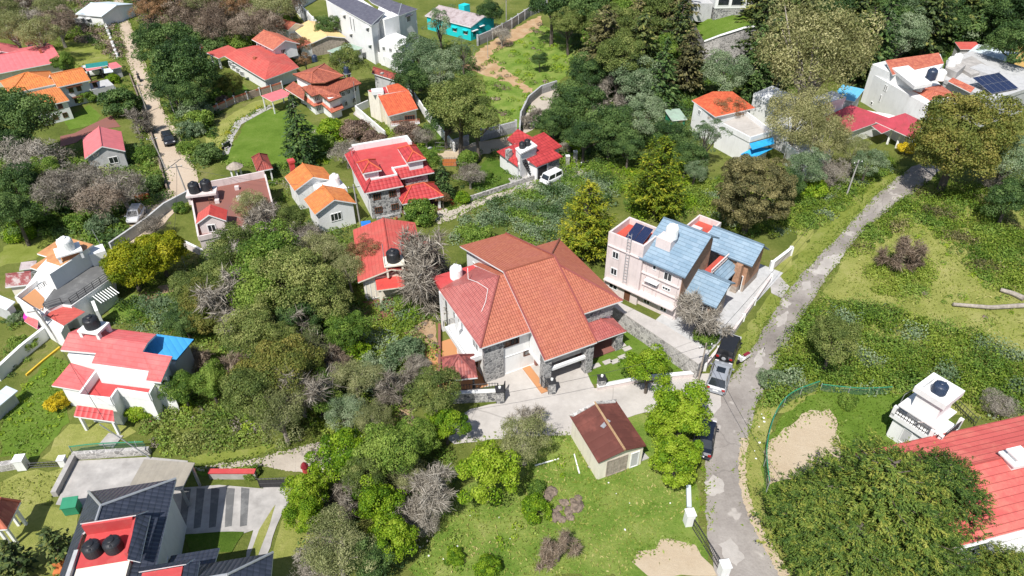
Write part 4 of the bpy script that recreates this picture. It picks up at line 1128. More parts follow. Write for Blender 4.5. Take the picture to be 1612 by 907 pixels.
# rear wing
BW = (2.6, 9.3, 7.7, 12.8)
m = MB(); m.extr([(9.3, 0), (12.8, 0), (12.8, 3.9), (11.0, 5.2), (9.3, 3.9)], 'x', 2.6, 7.7); recalc(H.add('wall', m, M['brick']))
a, b = (2.3, 11.0, 5.5), (8.2, 11.0, 5.5)
H.roof([[(2.3, 8.9, 3.95), (8.2, 8.9, 3.95), b, a], [(8.2, 13.1, 3.95), (2.3, 13.1, 3.95), a, b]], 'slate_blue', side='slate_blue', ridges=[(a, b)])
H.win((2.6, 9.3, 7.7, 12.8), 'S', 4.0, 0.1, 1.7, 2.0, 'white', 'glass', 0, name='door')
H.posts([(6.9, 8.9)], 0, 3.7, 0.7, 'brick', 'pillar')
m = MB(); m.box(-0.4, 7.2, 0, 2.3, 13.2, 4.2); H.add('wall', m, M['pinkwall'])
H.flat((-0.4, 7.2, 2.3, 13.2), 4.22, 'red_floor', 0.7, 0.18, 'pinkwall')
H.box('stair_head', (0.6, 8.5, 1.7, 9.8), 4.2, 5.6, 'pinkwall')
H.box('courtyard', (3.0, -3.6, 9.6, 15.6), 0.02, 0.09, 'greywall', label='grey paved courtyard')
BLU = H

# ------------------------------------------------------------------ red-roofed stone house with roof terrace
H = House('stone_villa', 'two storey grey stone house with red tile skirts around a red roof terrace', 'house', (600, 345), R(23))
H.wall((-1.0, 0.5, 2.8, 10.8), 0, 4.3, 'white'); H.wall((2.8, 2.4, 7.1, 10.8), 0, 4.3, 'white')
for r in ((-0.98, 0.42, 2.85, 0.6), (2.85, 2.33, 7.1, 2.5)):
    m = MB(); m.box(r[0], r[1], 0, r[2], r[3], 4.25); H.add('stone_facing', m, M['stone_grey'])
H.box('terrace', (-0.4, 1.2, 2.9, 10.6), 4.7, 4.82, 'red_paint'); H.box('terrace', (2.9, 3.2, 6.9, 10.6), 4.7, 4.82, 'red_paint')
zz, zt = 4.05, 5.0
sk = [[(-1.6, 0, zz), (3.3, 0, zz), (2.9, 1.3, zt), (-0.4, 1.3, zt)], [(-1.6, 11.4, zz), (-1.6, 0, zz), (-0.4, 1.3, zt), (-0.4, 10.6, zt)],
      [(3.3, 1.9, zz), (7.9, 1.9, zz), (6.9, 3.2, zt), (2.9, 3.2, zt)], [(7.9, 1.9, zz), (7.9, 11.4, zz), (6.9, 10.6, zt), (6.9, 3.2, zt)], [(3.3, 0, zz), (3.3, 2.0, zz), (2.9, 3.2, zt), (2.9, 1.3, zt)]]
H.roof(sk, 'tile_redmoss', ridges=[(sk[0][0], sk[0][3]), (sk[2][1], sk[2][2])], cap='tile_red')
m = MB(); m.box(-0.6, 10.3, 4.3, 7.0, 10.7, 5.6); m.box(6.75, 8.5, 4.3, 7.0, 10.3, 5.6); H.add('parapet', m, M['white'])
m = MB(); m.box(2.75, 1.3, 4.8, 2.95, 3.3, 5.15); m.box(-0.4, 1.2, 4.8, 2.95, 1.36, 5.12); m.box(2.95, 3.1, 4.8, 5.0, 3.26, 5.12); H.add('kerb', m, M['white'])
for r, k in (((-0.9, 1.9, 0.8, 4.3), 1), ((4.9, 2.6, 6.7, 6.2), 2)):
    H.wall(r, 4.5, 6.0, 'white')
    H.hip((r[0] - 0.35, r[1] - 0.35, r[2] + 0.35, r[3] + 0.35), 5.9, 0.75, 'tile_bright' if k == 9 else 'tile_red', cap='tile_bright')
PR = (2.6, -1.2, 8.0, 2.6)
H.hip(PR, 2.2, 1.3, 'tile_red', cap='tile_bright')
H.posts([(3.0, -0.7), (7.5, -0.7), (7.5, 2.0), (5.4, -0.7)], 0, 2.15, 0.28)
H.box('porch_floor', (2.9, -0.9, 7.7, 2.3), 0.02, 0.3, 'brown_floor')
S1 = (-0.98, 0.42, 2.85, 0.6)
for u, z in ((0.9, 2.6), (2.9, 2.6), (0.9, 0.7), (3.0, 0.7)): H.win(S1, 'S', u, z, 0.95, 0.85, 'wood', 'glass', 2)
H.win((2.85, 2.33, 7.1, 2.5), 'S', 0.8, 2.7, 0.9, 0.9, 'wood', 'glass', 2)
for v in (2.0, 5.0, 8.0): H.win((-1.0, 0.5, 2.8, 10.8), 'W', v, 2.6, 0.8, 0.9, 'white', 'glass', 1)
H.win((-0.9, 1.9, 0.8, 4.3), 'W', 1.2, 4.8, 0.6, 0.7, 'white', 'glass', 0)
H.box('planter', (-0.6, -0.6, 2.4, -0.1), 0, 0.55, 'stone_grey')

# ------------------------------------------------------------------ scarlet roofed bungalow below it
H = House('scarlet_bungalow', 'low scarlet roofed bungalow stained dark by leaf litter, carrying a black tank on a stand', 'house', (620, 460), R(13))
RB = H.Rt((572, 358), (563, 442), 3.4); w = H.L(645, 349, 3.4)
x0, y0 = H.L(563, 442, 3.2); x1, y1 = H.L(645, 349, 3.2)
xr, yr = H.L(672, 376, 3.0)
H.wall((x0 + 0.5, y0 + 0.5, x1 - 0.2, y1 - 0.5), 0, 3.0, 'cream')
ap = ((x0 + x1) / 2, (y0 + y1) / 2 + 0.5)
H.gable((x0, y0, x1 + 0.6, y1), 3.0, 1.1, 'y', 'shingle_scarlet', side='cream')
H.wall((x1 - 0.6, y0 + 2.5, xr - 0.4, yr - 0.4), 0, 2.75, 'cream')
H.gable((x1 - 1.2, y0 + 2.1, xr + 0.1, yr), 2.7, 0.9, 'x', 'shingle_scarlet', side='cream')
px0, py0 = H.L(593, 456, 2.4); px1, _ = H.L(650, 445, 2.4)
m = MB(); m.slab([(px0, py0, 2.3), (px1, py0, 2.3), (px1, py0 + 2.6, 3.2), (px0, py0 + 2.6, 3.2)], 0.15)
H.add('porch_roof', m, [M['shingle_scarletmoss'], M['cream']])
H.posts([(px0 + 0.3, py0 + 0.3), (px1 - 0.3, py0 + 0.3)], 0, 2.25, 0.3, 'cream')
H.win((x0 + 0.5, y0 + 0.5, x1, y1), 'S', 0.9, 0.3, 1.5, 2.2, 'white', 'cream', 2, name='door')
H.box('porch_floor', (x0 + 0.2, y0 - 3.0, px0 + 1.6, y0 + 0.3), 0.02, 0.25, 'brown_floor')
tx, ty = H.L(620, 412, 4.4)
m = MB()
for dx in (-0.8, 0.8):
    for dy in (-0.7, 0.7): m.box(tx + dx - 0.1, ty + dy - 0.1, 3.0, tx + dx + 0.1, ty + dy + 0.1, 4.4)
m.box(tx - 1.05, ty - 0.95, 4.4, tx + 1.05, ty + 0.95, 4.55); H.add('tank_stand', m, M['cream'])
m = MB()
for dx, dy in ((-0.95, 0.85), (0.95, 0.85), (-0.95, -0.85)): m.tube([(tx + dx, ty + dy, 4.5), (tx + dx, ty + dy, 6.2)], 0.04, 4)
H.add('rods', m, M['steel'])
SCAR = H.world(tx, ty, 4.55)

# ------------------------------------------------------------------ orange house with two gables
H = House('orange_gabled_house', 'small white house with two bright orange tiled gables and a red chimney', 'house', (480, 330), R(31))
for (ra, rb, el, er, dz) in (((483, 256), (543, 283), (457, 280), None, 0), ((515, 290), (551, 305), (492, 326), None, 1)): pass
ax, ay = H.L(483, 256, 4.2); bx_, by_ = H.L(515, 290, 4.2)
g1 = H.Rt((457, 277), (487, 281), 4.0)
# roof one: ridge runs back along local x; roof two in front of it
def gab(rt, rb, elf, ze, rise):
    x0_, y0_ = H.L(*rt, ze + rise); x1_, y1_ = H.L(*rb, ze + rise)
    return x0_, y0_, x1_, y1_
r1 = gab((483, 256), (486, 280), None, 3.0, 1.3)
wx = 2.6
for (tp, bt, nm) in (((483, 256), (486, 281), 0), ((515, 290), (519, 317), 1)):
    xa, ya = H.L(*tp, 4.2); xb, yb = H.L(*bt, 4.2)
    xm = (xa + xb) / 2
    yb2 = min(ya, yb); ya2 = max(ya, yb)
    rc = (xm - wx, yb2, xm + wx, ya2)
    H.gablewall((rc[0] + 0.35, rc[1] + 0.3, rc[2] - 0.35, rc[3] - 0.3), 0, 3.0, 1.05, 'y', 'white')
    H.gable(rc, 3.0, 1.25, 'y', 'tile_clay')
    if nm: H.win((rc[0] + 0.35, rc[1] + 0.3, rc[2] - 0.35, rc[3] - 0.3), 'S', 2.2, 1.2, 1.4, 1.1, 'white', 'glass', 2)
    else: F0 = rc
xc, yc = H.L(461, 268, 3.4)
m = MB(); m.box(xc - 0.3, yc - 0.3, 0, xc + 0.3, yc + 0.3, 4.6); m.box(xc - 0.42, yc - 0.42, 4.6, xc + 0.42, yc + 0.42, 4.9); H.add('chimney', m, M['red_paint'])
xt, yt = H.L(528, 290, 3.2)
H.box('terrace', (xt - 2.5, yt - 1.4, xt + 1.0, yt + 1.4), 0, 3.1, 'white')
CLAYT = H.world(xt, yt, 3.1)

# ------------------------------------------------------------------ terrace house by the dirt road
H = House('terrace_house', 'pink flat roofed house with a brown tiled terrace and small scarlet gabled stair room', 'house', (370, 340), R(14))
TL, TR_, BR, BL = [H.L(*q, 3.0) for q in ((300, 302), (418, 279), (436, 350), (314, 378))]
m = MB(); m.prism([BL, BR, TR_, TL], 0, 2.95); H.add('wall', m, M['pinkwall'])
m = MB(); m.prism([BL, BR, TR_, TL], 2.951, 3.0); H.add('terrace', m, M['brown_floor'])
def edge_wall(a, b, z0, z1, t=0.2):
    a, b = Vector(a), Vector(b); d = (b - a).normalized(); n = Vector((-d.y, d.x)) * t / 2
    m = MB(); m.prism([tuple(a - n), tuple(b - n), tuple(b + n), tuple(a + n)], z0, z1); return m
for a, b, h in ((TL, TR_, 0.9), (TR_, BR, 0.45), (BL, BR, 0.5), (TL, BL, 0.5)): H.add('parapet', edge_wall(a, b, 2.9, 3.0 + h), M['pinkwall'])
q0, q1 = H.L(306, 352, 4.6), H.L(357, 346, 4.6)
SR = (q0[0] + 0.1, q0[1], q1[0] - 0.1, q0[1] + 2.4)
H.gablewall((SR[0] + 0.3, SR[1] + 0.25, SR[2] - 0.3, SR[3]), 2.9, 4.6, 0.8, 'y', 'pinkwall')
xm = (SR[0] + SR[2]) / 2
for pl, mt in (([(SR[0], SR[3], 4.5), (SR[0], SR[1], 4.5), (xm, SR[1], 5.5), (xm, SR[3], 5.5)], 'shingle_scarlet'), ([(SR[2], SR[1], 4.5), (SR[2], SR[3], 4.5), (xm, SR[3], 5.5), (xm, SR[1], 5.5)], 'shingle_scarletmoss')):
    H.roof([pl], mt)
H.win((SR[0] + 0.3, SR[1] + 0.25, SR[2] - 0.3, SR[3]), 'S', 1.2, 3.1, 0.9, 1.0, 'white', 'glass', 1)
t1 = H.L(307, 302, 4.3); t2 = H.L(326, 298, 4.3)
m = MB(); m.box(t1[0] - 1.0, t1[1] - 0.9, 4.0, t2[0] + 1.1, t2[1] + 0.7, 4.25)
m.box(t1[0] - 0.9, t1[1] - 0.7, 2.95, t1[0] - 0.6, t1[1] + 0.6, 4.0); m.box(t2[0] + 0.7, t2[1] - 0.7, 2.95, t2[0] + 1.0, t2[1] + 0.6, 4.0)
H.add('tank_stand', m, M['pinkwall'])
TER_T = [H.world(t1[0], t1[1], 4.25), H.world(t2[0], t2[1], 4.25)]
for q in ((373, 296), (376, 312), (342, 317)):
    c = H.L(*q, 3.2); m = MB(); m.box(c[0] - 0.25, c[1] - 0.25, 3.0, c[0] + 0.25, c[1] + 0.25, 3.45); H.add('vent_shaft', m, M['pinkwall'])
m = MB()
for x in (-0.25, 0.25):
    c = H.L(334, 318, 3.0); m.tube([(c[0] + x, c[1] - 0.4, 3.0), (c[0] + x, c[1] + 0.5, 4.6)], 0.03, 4)
for k in range(5): m.tube([(c[0] - 0.25, c[1] - 0.3 + k * 0.18, 3.2 + k * 0.32), (c[0] + 0.25, c[1] - 0.3 + k * 0.18, 3.2 + k * 0.32)], 0.025, 4)
H.add('ladder', m, M['wood'])

# ------------------------------------------------------------------ white house with dark flat roof, far left
H = House('flat_roof_house', 'white house with dark grey roof deck, orange upper roof and scarlet canopy at left edge', 'house', (110, 470), R(36))
dk = [H.L(*q, 3.1) for q in ((66, 480), (76, 487), (98, 478), (112, 479), (172, 438), (168, 405), (95, 440))]
m = MB(); m.prism([H.L(*q, 3.0) for q in ((27, 472), (67, 499), (73, 489), (98, 480), (112, 482), (172, 440), (166, 400), (146, 392), (60, 425))], 0, 3.0); H.add('wall', m, M['white'])
m = MB(); m.prism(dk, 3.001, 3.08); H.add('roof_deck', m, M['grey_floor'])
m = MB(); m.prism([H.L(*q, 3.0) for q in ((33, 472), (68, 490), (70, 470), (55, 455))], 3.002, 3.05); H.add('terrace', m, M['terr_floor'])
for a, b in (((27, 472), (68, 500)), ((27, 472), (60, 446))): H.add('parapet', edge_wall(H.L(*a, 3.1), H.L(*b, 3.1), 2.8, 3.5, 0.18), M['white'])
H.rail([H.L(*q, 3.1) for q in ((72, 486), (98, 478), (112, 478), (170, 438))], 3.08, 0.7, bars=2, step=0.8)
H.rail([H.L(*q, 3.1) for q in ((62, 457), (80, 446))], 3.08, 0.6, bars=3, step=0.5)
up = [H.L(*q, 5.2) for q in ((55, 428), (78, 432), (143, 388), (135, 380), (100, 380), (75, 392))]
m = MB(); m.prism([H.L(*q, 5.0) for q in ((58, 424), (78, 432), (140, 392), (125, 384), (90, 390))], 3.0, 5.0); H.add('wall', m, M['white'])
m = MB(); m.slab([(*H.L(47, 421, 4.9), 4.9), (*H.L(77, 431, 4.9), 4.9), (*H.L(147, 385, 5.3), 5.3), (*H.L(100, 372, 5.3), 5.3), (*H.L(58, 399, 5.1), 5.1), (*H.L(74, 404, 5.0), 5.0)], 0.18); H.add('roof', m, [M['terr_floor'], M['white']])
m = MB(); m.prism([H.L(*q, 2.4) for q in ((58, 500), (96, 524), (104, 508), (76, 494))], 0, 2.4); H.add('wall', m, M['white'])
cpt = [(*H.L(*q, z), z) for q, z in (((72, 497), 2.7), ((100, 513), 2.6), ((134, 491), 2.7), ((98, 476), 2.8))]
m = MB(); m.slab(cpt, 0.1); H.add('canopy', m, [M['shingle_scarlet'], M['white']])
c = H.L(158, 410, 3.1); H.box('stair_head', (c[0] - 0.8, c[1] - 0.8, c[0] + 0.8, c[1] + 0.8), 3.0, 4.5, 'white')
c = H.L(108, 396, 5.6)
m = MB(); m.box(c[0] - 1.2, c[1] - 1.0, 5.7, c[0] + 1.2, c[1] + 1.0, 5.85)
for dx in (-1, 1):
    for dy in (-0.8, 0.8): m.box(c[0] + dx - 0.12, c[1] + dy - 0.12, 4.9, c[0] + dx + 0.12, c[1] + dy + 0.12, 5.7)
H.add('tank_stand', m, M['white'])
FLT = H.world(c[0], c[1], 5.85)
m = MB(); a, b = H.L(148, 470, 2.2), H.L(175, 455, 2.2)
for k in range(8):
    p = Vector(a).lerp(Vector(b), k / 7); m.tube([(p.x, p.y, 2.5), (p.x + 0.5, p.y - 1.6, 2.4)], 0.06, 4)
H.add('pergola', m, M['white'])
m = MB(); c = H.L(148, 480, 2.5); m.box(c[0] - 0.15, c[1] - 1.2, 0, c[0] + 0.15, c[1] + 0.8, 2.5); H.add('fin_wall', m, M['white'])
m = MB(); m.prism([H.L(*q, 1.0) for q in ((38, 492), (60, 505), (60, 515), (36, 500))], 0.6, 1.0); H.add('plinth', m, M['pink_paint'])
m = MB(); m.slab([(*H.L(38, 506, 1.6), 1.6), (*H.L(58, 518, 1.5), 1.5), (*H.L(60, 505, 1.9), 1.9), (*H.L(44, 498, 1.9), 1.9)], 0.08); H.add('awning', m, [M['shingle_pink'], M['white']])
for q in ((45, 492), (60, 500)):
    pass

# ------------------------------------------------------------------ pink shingle house with blue sheet wing
H = House('blue_wing_house', 'white house with pink shingle roof, red terrace and bright blue sheet roof at one end', 'house', (180, 655), R(-11.5))
def PW_(q, z): return (*H.L(*q, z), z)
mainp = [PW_((95, 551), 5.0), PW_((151, 556), 5.0), PW_((144, 572), 4.6), PW_((234, 584), 4.6), PW_((230, 599), 4.35), PW_((253, 602), 4.35), PW_((271, 561), 5.4), PW_((224, 554), 5.7), PW_((232, 540), 6.1), PW_((108, 524), 6.1)]
m = MB(); m.slab(mainp, 0.18); H.add('roof', m, [M['shingle_pink'], M['white']])
bk = [PW_((108, 524), 6.1), PW_((232, 540), 6.1), PW_((246, 526), 5.6), PW_((135, 512), 5.6)]
m = MB(); m.slab(bk, 0.18); H.add('roof', m, [M['shingle_pink'], M['white']])
m = MB(); m.slab([PW_((223, 553), 4.6), PW_((277, 567), 4.2), PW_((305, 534), 4.4), PW_((247, 526), 4.9)], 0.07); H.add('sheet_roof', m, [M['sheet_blue'], M['sheet_blue']])["label"] = "bright blue ribbed sheet roof"
b1 = [H.L(*q, 4.3) for q in ((106, 560), (150, 566), (150, 582), (232, 592), (262, 594), (262, 560), (240, 540), (118, 532))]
m = MB(); m.prism(b1, 0, 4.3); H.add('wall', m, M['white'])
m = MB(); m.prism([H.L(*q, 3.9) for q in ((236, 575), (275, 572), (298, 545), (250, 540))], 0, 3.9); H.add('wall', m, M['greywall'])
m = MB(); m.slab([PW_((81, 607), 2.8), PW_((133, 616), 2.8), PW_((152, 583), 3.5), PW_((111, 571), 3.5)], 0.15); H.add('roof', m, [M['shingle_pink'], M['white']])
m = MB(); m.prism([H.L(*q, 2.6) for q in ((95, 606), (134, 612), (150, 584), (114, 576))], 0, 2.6); H.add('wall', m, M['white'])
tp = [H.L(*q, 2.7) for q in ((130, 630), (178, 635), (188, 620), (238, 628), (250, 606), (160, 588))]
m = MB(); m.prism(tp, 0, 2.65); H.add('wall', m, M['white'])
m = MB(); m.prism(tp, 2.651, 2.72); H.add('terrace', m, M['red_paint'])
for i in range(len(tp) - 1):
    if i < 4: H.add('parapet', edge_wall(tp[i], tp[i + 1], 2.5, 3.35, 0.16), M['white'])
H.add('parapet', edge_wall(tp[5], tp[0], 2.5, 3.5, 0.18), M['white'])
m = MB(); m.slab([PW_((116, 655), 1.9), PW_((180, 664), 1.9), PW_((178, 646), 2.45), PW_((121, 638), 2.45)], 0.15); H.add('porch_roof', m, [M['tile_red'], M['white']])
c0 = H.L(118, 656, 1.9); c1 = H.L(178, 664, 1.9)
H.posts([(c0[0] + 0.2, c0[1] + 0.25), (c1[0] - 0.3, c1[1] + 0.25)], 0, 1.85, 0.22)
ed = H.L(160, 588, 3.4); 
RW = (ed[0], ed[1], ed[0] + 6, ed[1] + 1)
for u in (0.9, 3.4): H.win(RW, 'S', u, 3.2, 0.9, 0.5, 'white', 'glass', 2)
e1 = H.L(262, 594, 2.5); EW = (e1[0] - 3, e1[1], e1[0] + 0.02, e1[1] + 3)
H.win(EW, 'E', 1.2, 2.3, 0.7, 0.9, 'white', 'glass', 0)
c = H.L(148, 517, 6.5)
m = MB(); m.box(c[0] - 1.0, c[1] - 0.8, 6.5, c[0] + 1.0, c[1] + 0.8, 6.7)
for dx in (-0.85, 0.85):
    for dy in (-0.6, 0.6): m.box(c[0] + dx - 0.15, c[1] + dy - 0.15, 5.2, c[0] + dx + 0.15, c[1] + dy + 0.15, 6.5)
H.add('tank_stand', m, M['white'])
BWT = H.world(c[0], c[1], 6.7)
H.box('doorstep', (c1[0] - 1.2, c1[1] - 1.2, c1[0] + 0.2, c1[1] + 0.1), 0.02, 0.12, 'concrete')

# ------------------------------------------------------------------ dark slate house, bottom left
H = House('dark_slate_house', 'house with dark blue slate hipped roofs and red roof wells, bottom left corner', 'house', (240, 860), R(11))
TL, TR_ = H.L(138, 778, 5), H.L(278, 750, 5)
x0, x1, y1 = TL[0], TR_[0], (TL[1] + TR_[1]) / 2
y0 = y1 - 11
ap = (x0 + 2.2, y1 - 3.0, 6.9)
HW = (x0 + 0.5, y0, x1 - 0.5, y1 - 0.5)
H.wall(HW, 0, 4.9, 'white')
e = 5.0
apb = (x0 + 2.2, y0, 6.9)
# red well with two tanks cut into the roof
A = H.L(132, 838, 6.4); B = H.L(212, 822, 6.4); C = H.L(136, 882, 5.6)
wx0, wx1, wy1, wy0 = A[0], B[0], A[1] + 0.1, A[1] - 2.3
zr = lambda x: e + 1.9 * (x1 - x) / (x1 - ap[0])
zl = lambda x: e + 1.9 * (x - x0) / (ap[0] - x0)
H.roof([[(x1, y1, e), (x0, y1, e), ap], [(x0, y1, e), (x0, wy1 + 0.2, e), (ap[0], wy1 + 0.2, 6.9), ap], [(x0, wy1 + 0.2, e), (x0, y0, e), (wx0 - 0.36, y0, zl(wx0 - 0.36)), (wx0 - 0.36, wy1 + 0.2, zl(wx0 - 0.36))],
        [(x1, y0, e), (x1, y1, e), ap, (ap[0], wy1 + 0.2, 6.9), (wx1 + 0.2, wy1 + 0.2, zr(wx1 + 0.2)), (wx1 + 0.2, y0, zr(wx1 + 0.2))]], 'slate_dark', ridges=[(ap, (x1, y1, e)), (ap, (x0, y1, e)), (ap, (ap[0], wy1 + 0.2, 6.9))], cap='steel')
m = MB(); m.box(wx0, wy0, 4.6, wx1, wy1, 5.95); H.add('tank_well', m, M['red_paint'])
m = MB(); m.box(wx0, wy1, 5.3, wx1, wy1 + 0.2, 6.9); m.box(wx1, wy0, 5.3, wx1 + 0.2, wy1 + 0.2, 6.7); H.add('well_wall', m, M['red_paint'])
m = MB(); m.slab([(wx0 - 0.1, wy1 + 0.15, 7.0), (wx1 + 0.25, wy1 + 0.15, 7.0), (wx1 + 0.7, wy1 + 0.8, 6.45), (wx0 - 0.1, wy1 + 0.8, 6.45)], 0.1); m.slab([(wx1 + 0.25, wy0 - 0.4, 6.6), (wx1 + 0.85, wy0 - 0.4, 6.1), (wx1 + 0.85, wy1 + 0.5, 6.3), (wx1 + 0.25, wy1 + 0.15, 7.0)], 0.1)
H.add('well_roof', m, [M['slate_dark'], M['white']])
m = MB(); m.box(wx0, wy0 - 4, 5.0, wx1 + 0.1, wy0 - 0.01, 5.9); H.add('terrace', m, M['cream'])
m = MB(); m.box(wx0 - 0.35, wy0 - 4, 5.0, wx0 - 0.1, wy0 + 1.2, 6.2); H.add('parapet', m, M['greywall'])
H.win(HW, 'E', 6.0, 1.0, 1.2, 1.3, 'white', 'glass', 1)
DKT = [H.world(wx0 + 0.85, wy0 + 0.95, 5.95), H.world(wx0 + 2.05, wy0 + 1.0, 5.95)]
# side wing at the bottom edge
a0, a1 = H.L(430, 870, 4.2), H.L(300, 896, 4.2)
wx1b, wyt = a0[0], a0[1]
H.wall((x1 - 0.5, wyt - 5, wx1b - 0.5, wyt - 0.4), 0, 4.1, 'white')
ap2 = (wx1b - 2.2, wyt - 2.2, 5.9)
H.roof([[(wx1b, wyt, 4.2), (x1 - 0.6, wyt, 4.2), (x1 - 0.6, wyt - 2.2, 5.9), ap2], [(wx1b, wyt - 4.4, 4.2), (wx1b, wyt, 4.2), ap2], [(x1 - 0.6, wyt - 4.4, 4.2), (wx1b, wyt - 4.4, 4.2), ap2, (x1 - 0.6, wyt - 2.2, 5.9)]], 'slate_dark', ridges=[(ap2, (wx1b, wyt, 4.2)), (ap2, (x1, wyt - 2.2, 5.9))], cap='steel')
c0, c1 = H.L(222, 905, 6.2), H.L(287, 890, 6.2)
m = MB(); m.box(c0[0], c0[1] - 3, 4.5, c1[0], c1[1], 6.1); H.add('tank_well', m, M['red_paint'])
m = MB(); m.slab([(c0[0] - 0.2, c1[1] + 0.05, 6.2), (c1[0] + 0.2, c1[1] + 0.05, 6.2), (c1[0] + 0.5, c1[1] + 0.7, 5.7), (c0[0] - 0.4, c1[1] + 0.7, 5.7)], 0.1); m.slab([(c1[0] + 0.1, c1[1] - 3, 6.15), (c1[0] + 0.8, c1[1] - 3, 5.6), (c1[0] + 0.8, c1[1] + 0.5, 5.6), (c1[0] + 0.1, c1[1] + 0.05, 6.15)], 0.1)
H.add('well_roof', m, [M['slate_dark'], M['white']])
b0, b1 = H.L(345, 861, 3.6), H.L(310, 885, 3.6)
m = MB(); m.slab([(b0[0], b0[1], 3.5), (x1 + 0.2, b0[1], 3.5), (x1 + 0.2, wyt - 0.5, 4.15), (b0[0], wyt - 0.5, 4.15)], 0.12); H.add('porch_roof', m, [M['slate_dark'], M['white']])
DARK = H
# ------------------------------------------------------------------ houses of the upper left
H = House('pink_roof_bungalow', 'long bungalow under a wide faded pink sheet roof, upper left edge of the photo', 'house', (60, 110), R(38))
r = H.Rt((91, 97), (87, 69), 2.7)
y0 = H.L(91, 97, 2.6)[1]; x1 = H.L(88, 80, 3.2)[0]; ym = H.L(87, 70, 3.8)[1]
H.gablewall((-9, y0 + 0.5, x1 - 0.4, 2 * ym - y0 - 0.5), 0, 2.5, 1.0, 'x', 'cream')
H.gable((-9.5, y0, x1, 2 * ym - y0), 2.5, 1.2, 'x', 'sheet_pink')
xb, yb = H.L(27, 68, 3.8)
H.gablewall((xb - 6, ym + 2.2, xb - 0.3, ym + 8), 0, 2.6, 1.0, 'y', 'cream')
H.gable((xb - 6.3, ym + 1.5, xb, ym + 8.5), 2.6, 1.3, 'y', 'sheet_pink')
H.box('chimney', (x1 - 2.6, ym - 2.2, x1 - 2.2, ym - 1.8), 2.5, 4.0, 'redbrick')
a = H.L(20, 122, 0)
H = House('clay_roof_villa', 'white two storey villa with ochre clay tiled hipped and gabled roofs beside a grey yard', 'house', (75, 150), yaw_of((76, 118), (128, 107), 5.0))
xr0, yr = H.L(76, 118, 5.0); xr1, _ = H.L(128, 107, 5.0)
_, ye = H.L(92, 137, 3.7)
GR = (xr0 + 0.2, ye, xr1 + 0.2, 2 * yr - ye)
H.gablewall((GR[0] + 0.3, GR[1] + 0.4, GR[2] - 0.3, GR[3] - 0.4), 0, 3.6, 1.15, 'x', 'white'); H.gable(GR, 3.7, 1.3, 'x', 'tile_clay')
GW = (GR[0] + 0.3, GR[1] + 0.4, GR[2] - 0.3, GR[3] - 0.4)
for u in (1.5, 2.7, 5.2): H.win(GW, 'S', u, 2.2, 0.7, 0.9, 'wood', 'glass', 1, shade='wood')
H.win(GW, 'S', 2.0, 0.4, 1.2, 0.9, 'wood', 'glass', 2, shade='wood')
c = H.L(49, 116, 4.6)
HB = (c[0] - 4.4, c[1] - 3.6, c[0] + 3.2, c[1] + 3.6)
H.wall((HB[0] + 0.4, HB[1] + 0.4, HB[2] - 0.4, HB[3] - 0.4), 0, 3.3, 'white'); H.hip(HB, 3.3, 1.6, 'tile_clay')
f0 = H.L(92, 140, 3.5); f1 = H.L(98, 157, 3.3)
FB = (f0[0] - 4.6, f1[1] - 0.4, f0[0] + 0.2, GR[1] + 0.6)
H.wall((FB[0] + 0.3, FB[1] + 0.3, FB[2] - 0.3, FB[3]), 0, 3.1, 'white')
m = MB(); m.slab([(FB[0], FB[1], 3.1), (FB[2], FB[1], 3.1), (FB[2], FB[3], 3.65), (FB[0], FB[3], 3.65)], 0.15); H.add('roof', m, [M['tile_clay'], M['white']])
FW = (FB[0] + 0.3, FB[1] + 0.3, FB[2] - 0.3, FB[3])
for u, z in ((3.0, 2.0), (1.6, 2.0), (3.2, 0.5), (1.8, 0.5)): H.win(FW, 'S', u, z, 0.7, 0.8, 'wood', 'glass', 1)
H.win(FW, 'E', 0.8, 1.9, 0.7, 0.9, 'wood', 'glass', 1)
b = H.L(150, 145, 2.0)
H.box('yard_room', (GR[2] - 0.2, ye + 0.2, GR[2] + 3.2, ye + 3.8), 0, 2.0, 'greywall')
H.box('yard_wall', (GR[2] + 3.2, ye - 0.5, GR[2] + 3.4, ye + 4.4), 0, 1.5, 'white')

